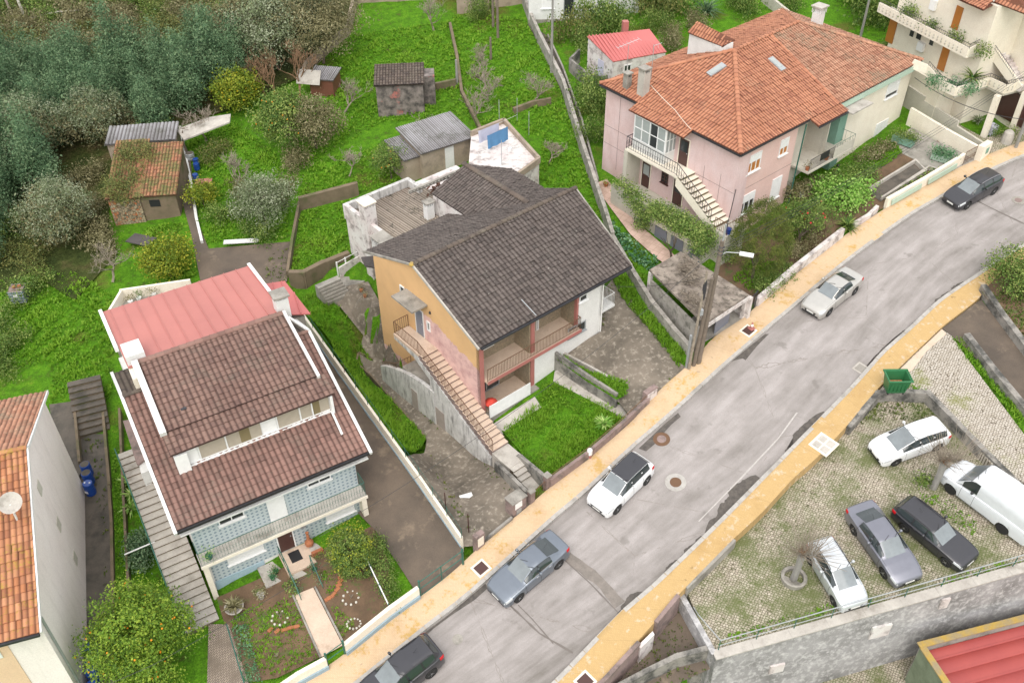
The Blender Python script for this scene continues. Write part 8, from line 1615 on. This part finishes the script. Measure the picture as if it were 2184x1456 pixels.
agr=Car(4.75,1.83,[(-2.37,.98),(-1.2,.98),(.8,.94),(1.35,.9),(1.95,.78),(2.37,.62)],[(-2.37,.3),(-1.85,1.0),(-.95,1.38),(-.3,1.43),(.25,1.4),(1.05,.95),(2.37,.3)],1.16,1.42,-1.32,.32)
make_car('parked_sedan','slate grey saloon between the small silver car and the old black estate','car',agr,'p_grey',(1888,1235),(1815,1130),'R',(.27,1.05),(-1.85,-1.0),[(-.1,.85),(-1.1,-.18)],dz=LDZ+.01,group=CPK)
old=Car(4.45,1.7,[(-2.22,.92),(.8,.9),(1.3,.87),(2.0,.78),(2.22,.68)],[(-2.22,.4),(-2.18,.92),(-1.9,1.32),(-.8,1.37),(.15,1.35),(.85,.9),(2.22,.3)],1.18,1.4,-1.22,.3)
make_car('parked_estate','old black estate car with dusty roof beside the railing','car',old,'p_black',(2021,1209),(1921,1126),'R',(.18,.83),(-2.17,-1.92),[(-.08,.62),(-.92,-.15),(-1.95,-1.0)],dz=LDZ+.01,group=CPK,rails=(-1.7,.0,'trim_black'))
c3=Car(3.86,1.68,[(-1.93,.98),(.7,.98),(1.2,.94),(1.65,.82),(1.93,.64)],[(-1.93,.4),(-1.86,1.0),(-1.6,1.42),(-.4,1.53),(.2,1.48),(1.1,.98),(1.93,.3)],1.08,1.22,-1.24,.3)
hd3=math.degrees(math.atan2(*(G(1890,1235)-G(1817,1128))[[1,0]]))
make_car('parked_hatchback','small silver hatchback behind the pollarded tree ring','car',c3,'p_lsilver',(1777,1287),None,'R',(.22,1.08),(-1.84,-1.62),[(-.05,.8),(-.95,-.15)],heading=hd3-2,dz=LDZ+.01,group=CPK,rails=(-1.45,.1,'trim_black'))
O3=[(0,0,2.9,1.9,1.8,1.6),(1.2,.5,2.5,1.4,1.4,1.3),(-1.2,-.4,2.2,1.4,1.3,1.2),(.3,-1.2,2.,1.4,1.3,1.2),(-.6,1.3,2.7,1.2,1.2,1.2),(.9,-1.8,1.6,1.1,1.,1.)]
tree(322,1400,'orange_tree','large orange tree laden with fruit in the bottom left corner','tree',O3,26000,.13,'orange',fruit='orange_fruit',nf=48,at=G(322,1420),scale=1.12,gap=.3,th=1.2)
tree(512,235,'lemon_tree','yellow-green citrus tree full of fruit beside the dark grove','tree',O3[:4],7000,.2,'yellow',fruit='yellow_bloom',nf=40,scale=.82)
tree(618,310,'orange_tree','round pale green orange tree in the middle garden','tree',O3[:5],10000,.18,'mid',fruit='orange_fruit',nf=50,scale=1.08);tree(675,315,'shrubby_tree','brownish round tree leaning on the pale green orange tree','tree',O3[:4],7000,.16,'bronze',scale=.95)
tree(365,590,'lemon_tree','yellow-leaved tree above the cream terrace parapet','tree',O3[:4],6000,.17,'yellow',scale=.75);tree(436,440,'lemon_tree','small yellow-green tree beside the white edging board','tree',O3[:3],3000,.16,'yellow',scale=.45)
tree(570,480,'olive_tree','silvery olive tree behind the left garden path','tree',O3[:5],9000,.14,'olive',scale=.95);tree(835,380,'orange_tree','young citrus bush with small fruit by the grey shed','tree',O3[:3],3500,.14,'mid',fruit='orange_fruit',nf=14,scale=.62)
for i,(x,y,s_,lb) in enumerate(((85,345,1.35,'tall silver-tipped tree at the left edge'),(215,300,1.1,'silver-tipped tree above the corrugated shed'),(140,510,1.15,'lower silver-tipped tree left of the rubble wall'))):
    L=np.array(O3[:5])*s_;t=thing('silver_tree',G(x,y),lb,'tree','silver-tipped trees by the ruined shed');link(branch_mesh(3,.7,'bark',40+i,3,.12,len0=1.5),'trunk',t);link(crown_mesh(L,13000,.17,L_['olive'],44+i,gap=.35,asp=.35),'crown',t);link(crown_mesh(L*[1,1,.8,.9,.9,.8],5000,.2,L_['bronze'],48+i),'inner_leaves',t)
for i,(x,y,s_,dx) in enumerate(((595,150,1.7,0),(690,135,1.75,0),(645,105,1.6,0),(545,125,1.5,0))):
    L=np.array(O3[:5])*s_;t=thing('broadleaf_tree',G(x,y),['big grey-olive tree over the shack, left one','big grey-olive tree nearest the lawn wall','grey-olive tree behind the two big ones','grey-olive tree next to the dark grove'][i],'tree','grey-olive trees at the top');link(branch_mesh(5,.6,'bark',50+i,3,.16,len0=2),'trunk',t);link(crown_mesh(L,14000,.2,L_['bronze' if i % 2 else 'olive'],54+i,gap=.3,asp=.5),'crown',t)
BT=[(440,300,3.4,.7),(500,400,3.0,.8),(240,600,3.6,.9),(1040,215,2.8,.8),(1012,255,2.8,.9),(1140,215,2.8,.8),(735,240,3.2,.4),(745,375,2.3,1.),(1170,350,2.3,.9),(925,65,3.2,.6),(905,290,2.0,.8),(1020,150,2.2,.6),(600,212,5.5,.2),(640,215,5.5,.1),(565,205,4.5,.3),(1035,190,3.,.7)]
BL=['bare tree over the pale slab by the grove','twiggy bare tree in the middle of the left garden','dense grey bare tree left of the cream terrace','bare tree right of the thin lawn wall','low spreading bare tree near the corner of the lawns','bare tree close to the alley wall','slim bare tree left of the sooty shed','grey lichened bare tree below the orange tree','bare tree right of the white roof terrace','large round bare tree on the top lawn','faint bare shrub behind the washing shed','small bare tree by the wooden stake','tall reddish bare tree in front of the big olive trees','tallest bare tree beside the shack','leaning bare tree next to the yellow citrus','bare tree in the middle of the top right lawn']
for i,(x,y,H_,sp_) in enumerate(BT):
    H_ *= 1.25 if i not in (12,13,14) else 1.;bare(x,y,BL[i],H_,100+i,'twig' if i not in (12,13,14) else 'twig_red','bare fruit trees in the gardens',spread=sp_+.55,depth=5,r0=.028*H_,kids=6,up=.6,len0=H_*.3,rmin=.015,curl=.28,shrink=.78)
for i,(x,y,lb) in enumerate(((1692,1235,'pollarded tree in a stone ring next to the small silver car'),(1990,1040,'pollarded tree with long thin shoots between the white car and the van'))):
    p=G(x,y,LDZ);t=thing('pollarded_tree',p,lb,'tree');MB().tube([p,p+[.05,0,1.0],p+[.1,.1,2.0]],[.2,.17,.2],8).build('trunk','concrete_pole',t);m=MB();rs=random.Random(70+i)
    for k in range(130):
        a=rs.uniform(0,6.28);el=rs.uniform(.1,1.4);L=rs.uniform(.8,2.3);o=np.array([math.cos(a)*rs.uniform(0,.35)+(.5 if k % 2 else -.1),math.sin(a)*rs.uniform(0,.25),rs.uniform(-.05,.15)]);d=np.array([math.cos(a)*math.cos(el),math.sin(a)*math.cos(el),math.sin(el)]);q=p+[.1,.1,2.0]+o;m.tube([q,q+d*L*.5+[0,0,.05],q+d*L+[0,0,.3]],[.016,.011,.005],3,cap=False)
    mo=m.build('shoots','twig',t);mo['kind']='stuff';link(branch_mesh(.5,1.6,'twig_red',9+i,3,.09,len0=.3,kids=7,up=.1,name='knuckles'),'knuckles',t).location=(.1,.1,1.9)
    if i==0:MB().lathe(p,[(.62,-.1),(.68,.25),(.62,.3),(.5,.25),(.5,.0)],18).build('stone_ring','concrete',t)
bush(1968,1032,'small green shrub at the foot of the right pollarded tree',[(0,0,.3,.35,.35,.3)],500,.12,'mid',dz=LDZ)
sheet('scrub_ground',[(-400,-60),(760,-60),(745,70),(650,160),(500,230),(380,270),(240,300),(230,480),(250,540),(160,640),(60,580),(-100,700),(-400,700)],'wild',.05,3.)
gv=[];rs=random.Random(5)
protos=[(crown_mesh([(0,0,2.2*a,1.3*a,1.3*a,1.9*a),(.2,.2,4.0*a,.85*a,.85*a,1.5*a),(0,0,5.6*a,.4*a,.4*a,1.2*a),(1.,.3,2.6,.6,.6,1.5),(-.9,-.5,2.9,.6,.6,1.6)],6000,.22,L_['dark'],300+k,gap=.3,asp=.4,cl=14),branch_mesh(3,.5,'bark',310+k,2,.1,len0=1.5)) for k,a in enumerate((1.,1.15,.9))]
pts=[]
for x in range(-60,560,52):
    for y in range(110,420,34):
        px,py=x+rs.uniform(-20,20),y+rs.uniform(-12,12)
        if py<165-(px-250)*.2*(px>250)+rs.uniform(-12,12):continue
        if py>292-max(0,px-330)*.35+rs.uniform(-8,12) and px>120:continue
        if px>500 and py>215:continue
        pts.append((px,py))
pts+=[(20,440),(0,500),(-10,560)]
for i,(px,py) in enumerate(pts):
    k=i % 3;t=thing('acacia',G(px,py),'dark blue-green feathery tree packed in the grove at the top left','tree','dark trees of the grove');s_=rs.uniform(.75,1.1);t.scale=(s_,s_,s_);t.rotation_euler=(0,0,rs.uniform(0,6.28));link(protos[k][1],'trunk',t);link(protos[k][0],'crown',t)
sp=[crown_mesh([(0,0,.6,1.6,1.4,.9),(1.4,.6,.5,1.2,1.,.7),(-1.2,.7,.5,1.1,1.,.8)],2600,.17,L_[c],330+j,gap=.35) for j,c in enumerate(('bronze','bamboo_y','mid'))]
n_=0
for y in range(-20,165,24):
    for x in range(-30,560,52):
        px,py=x+rs.uniform(-22,22),y+rs.uniform(-10,10)
        if py>150-(px-250)*.2*(px>250):continue
        k=rs.choice([0,0,1,1,2]);o=link(sp[k],'scrub_bush',None,G(px,py));o.rotation_euler=(0,0,rs.uniform(0,6));o.scale=(rs.uniform(.7,1.3),)*3;tag(o,['brown dry scrub bush','yellow-green scrub bush','green scrub bush'][k]+' on the wild slope at the top left','bush',['brown scrub','yellow-green scrub','green scrub'][k])
for x,y,k in ((20,500,2),(70,560,1),(10,560,1),(60,620,2),(195,450,0),(190,390,0),(265,275,0),(300,262,0),(205,520,0),(-5,690,2),(15,740,2),(-10,790,2),(345,290,2),(520,420,0),(640,350,0),(590,420,0),(485,470,2),(560,500,2),(455,330,1)):
    o=link(sp[k],'scrub_bush',None,G(x,y));o.rotation_euler=(0,0,x*.7);o.scale=(.75+.02*(x % 13),)*3;tag(o,['brown dry scrub bush','yellow-green scrub bush','green scrub bush'][k]+' around the ruined sheds and the left gardens','bush',['brown scrub','yellow-green scrub','green scrub'][k]+' of the gardens')
a,b=G(47,57),G(200,32);tag(MB().tube([a+[0,0,.5],a*.5+b*.5+[0,0,.9],b+[0,0,.6]],[.16,.12,.05],6).build('fallen_trunk','stone_white'),'pale fallen trunk lying across the wild slope','log')
for x,y,lb in ((54,40,'pale standing trunk at the top edge, right one'),(28,38,'brown standing trunk at the top left corner')):p=G(x,y);tag(MB().tube([p,p+[-.3,0,5]],[.15,.1],6).build('dead_tree','stone_white' if x>40 else 'twig'),lb,'tree trunk')
for x,y,k,s_ in ((1225,75,1,1.0),(1265,60,2,1.1),(1300,60,2,1.),(1390,25,1,1.2),(1440,10,2,1.2),(1375,8,2,1.2),(1255,215,2,1.),(1275,240,2,.9),(1245,95,2,.8),(1860,20,2,1.5),(1830,-5,2,1.5),(1885,50,2,.9),(1270,290,2,.7),(1400,62,2,.7),(1425,95,0,.7),(1300,165,1,.5),(1600,20,2,.8),(1690,12,2,.7),(1560,10,2,.6),(1480,60,0,.6),(1020,30,2,.7),(1895,120,2,.6)):
    o=link(sp[k],'garden_shrub',None,G(x,y,.3));o.rotation_euler=(0,0,x*.7);o.scale=(s_,s_,s_*1.5);tag(o,['brown dry shrub','yellow-green shrub','green leafy shrub'][k]+' in the gardens along the top edge','bush',['brown shrubs','yellow-green shrubs','green shrubs'][k]+' along the top')
spiky(1505,30,'dark palm-like plant at the top edge above the hipped roof',70,2.2,'dark',seed=44)
LW1=[(745,75),(960,45),(985,200),(1030,290),(1000,260),(880,255),(810,262),(700,330),(760,330),(850,290),(860,400),(765,412),(640,440),(650,330),(700,200),(660,160)]
LW2=[(965,30),(1120,40),(1200,200),(1285,470),(1240,440),(1150,380),(1155,300),(1080,255),(1035,290),(985,190)]
LW3=[(645,452),(760,425),(790,480),(760,545),(680,585),(620,588)];LW4=[(0,600),(160,580),(260,640),(240,760),(235,850),(170,830),(110,860),(105,775),(0,790)];LW5=[(400,300),(500,260),(590,330),(620,400),(610,510),(440,520),(420,400)];LW6=[(305,490),(385,470),(415,590),(350,600),(310,560)]
for i,(L,d_,lb) in enumerate(((LW1,26,'wide bright green lawn around the sooty shed'),(LW2,26,'bright green lawn along the long alley wall'),(LW3,40,'bright green terrace lawn left of the dark roofed house'),(LW4,34,'rough green grass below the caged water tank'),(LW5,30,'green orchard grass right of the earth path'),(LW6,50,'small bright lawn in front of the ruined shed'))):grass_tufts(L,d_,.12,seed=200+i,label=lb,wid=.075,patch=1.)
for i,(q,lb) in enumerate((([(1020,975),(1062,1010),(1090,1040),(1080,1050),(1050,1020),(1010,985)],'weeds at the foot of the lower steps in the side yard'),([(905,965),(925,975),(990,1085),(1020,1150),(1005,1150),(960,1075)],'weeds along the cream boundary wall in the side yard'),([(850,805),(880,845),(950,915),(940,925),(870,850)],'weeds at the foot of the stained undercroft wall'),([(1145,70),(1165,75),(1240,260),(1268,385),(1258,385),(1230,270)],'weeds and moss in the alley'),([(1390,850),(1452,785),(1462,790),(1400,842)],'weeds where the spotted drive meets the pavement'),([(620,515),(612,600),(560,608),(570,540)],'weeds creeping over the earth path'),([(175,930),(215,930),(230,1100),(225,1300),(215,1100)],'weeds in the dark lane'),([(1283,710),(1275,640),(1310,592),(1318,600),(1290,650),(1292,705)],'weeds under the side balcony of the white corner'))):
    grass_tufts(q,9,.12,'grass_dull',seed=250+i,name='weeds',label=lb,dz=.04,wid=.06)
LM=[((330,370),'ruined shed roof'),((245,450),'rubble wall of the ruined shed'),((46,620),'caged water tank'),((690,170),'little shack'),((855,200),'sooty shed'),((930,310),'shed with the pale door'),((515,200),'yellow citrus tree'),((610,250),'pale green orange tree'),((120,48),'fallen trunk'),((440,265),'pale slab by the grove'),((1340,100),'red roofed shed'),((1215,20),'white house'),((1745,40),'tall white chimney'),((1900,60),'long balcony'),((1505,80),'white stair box'),((1300,230),'pink side wall'),((570,440),'silvery olive tree'),((380,560),'yellow tree by the parapet'),((140,480),'lower silver-tipped tree'),((60,780),'tip of the gable roof'),((1040,10),'top edge buildings'),((0,0),'top left corner'),((300,0),'top edge above the grove'),((500,30),'big grey-olive trees'),((330,520),'tilted grey panel')]
cnt={};ORD=['','second ','third ','fourth ','fifth ','sixth ','seventh ','eighth ','ninth ','tenth ']
def pix(p):d=np.array(p)-C0;z=d@_f;return 1092+FPX*(d@CR)/z,728-FPX*(d@CU)/z
sh_=[o for o in bpy.data.objects if o.name.startswith(('scrub_bush','garden_shrub'))];rec=[]
for o in sh_:
    x,y=pix(o.location);(lx,ly),nm=min(LM,key=lambda q:(q[0][0]-x)**2+(q[0][1]-y)**2);dx,dy=x-lx,y-ly
    sd=('right of' if dx>0 else 'left of') if abs(dx)>abs(dy) else ('below' if dy>0 else 'above');c_=' '.join(o['label'].split(' ')[:-1]).split(' in ')[0].split(' on ')[0].split(' around ')[0]
    rec.append((c_,sd,nm,dx*dx+dy*dy,o.name))
for c_,sd,nm,d_,n_ in sorted(rec,key=lambda r:r[3]):
    k=cnt.get((c_,sd,nm),0);cnt[(c_,sd,nm)]=k+1
    bpy.data.objects[n_]['label']=(f'{ORD[k]}nearest ' if k else '')+f'{c_} {sd} the {nm}'
for o in list(bpy.data.objects):
    if '_o' in o:del o['_o']
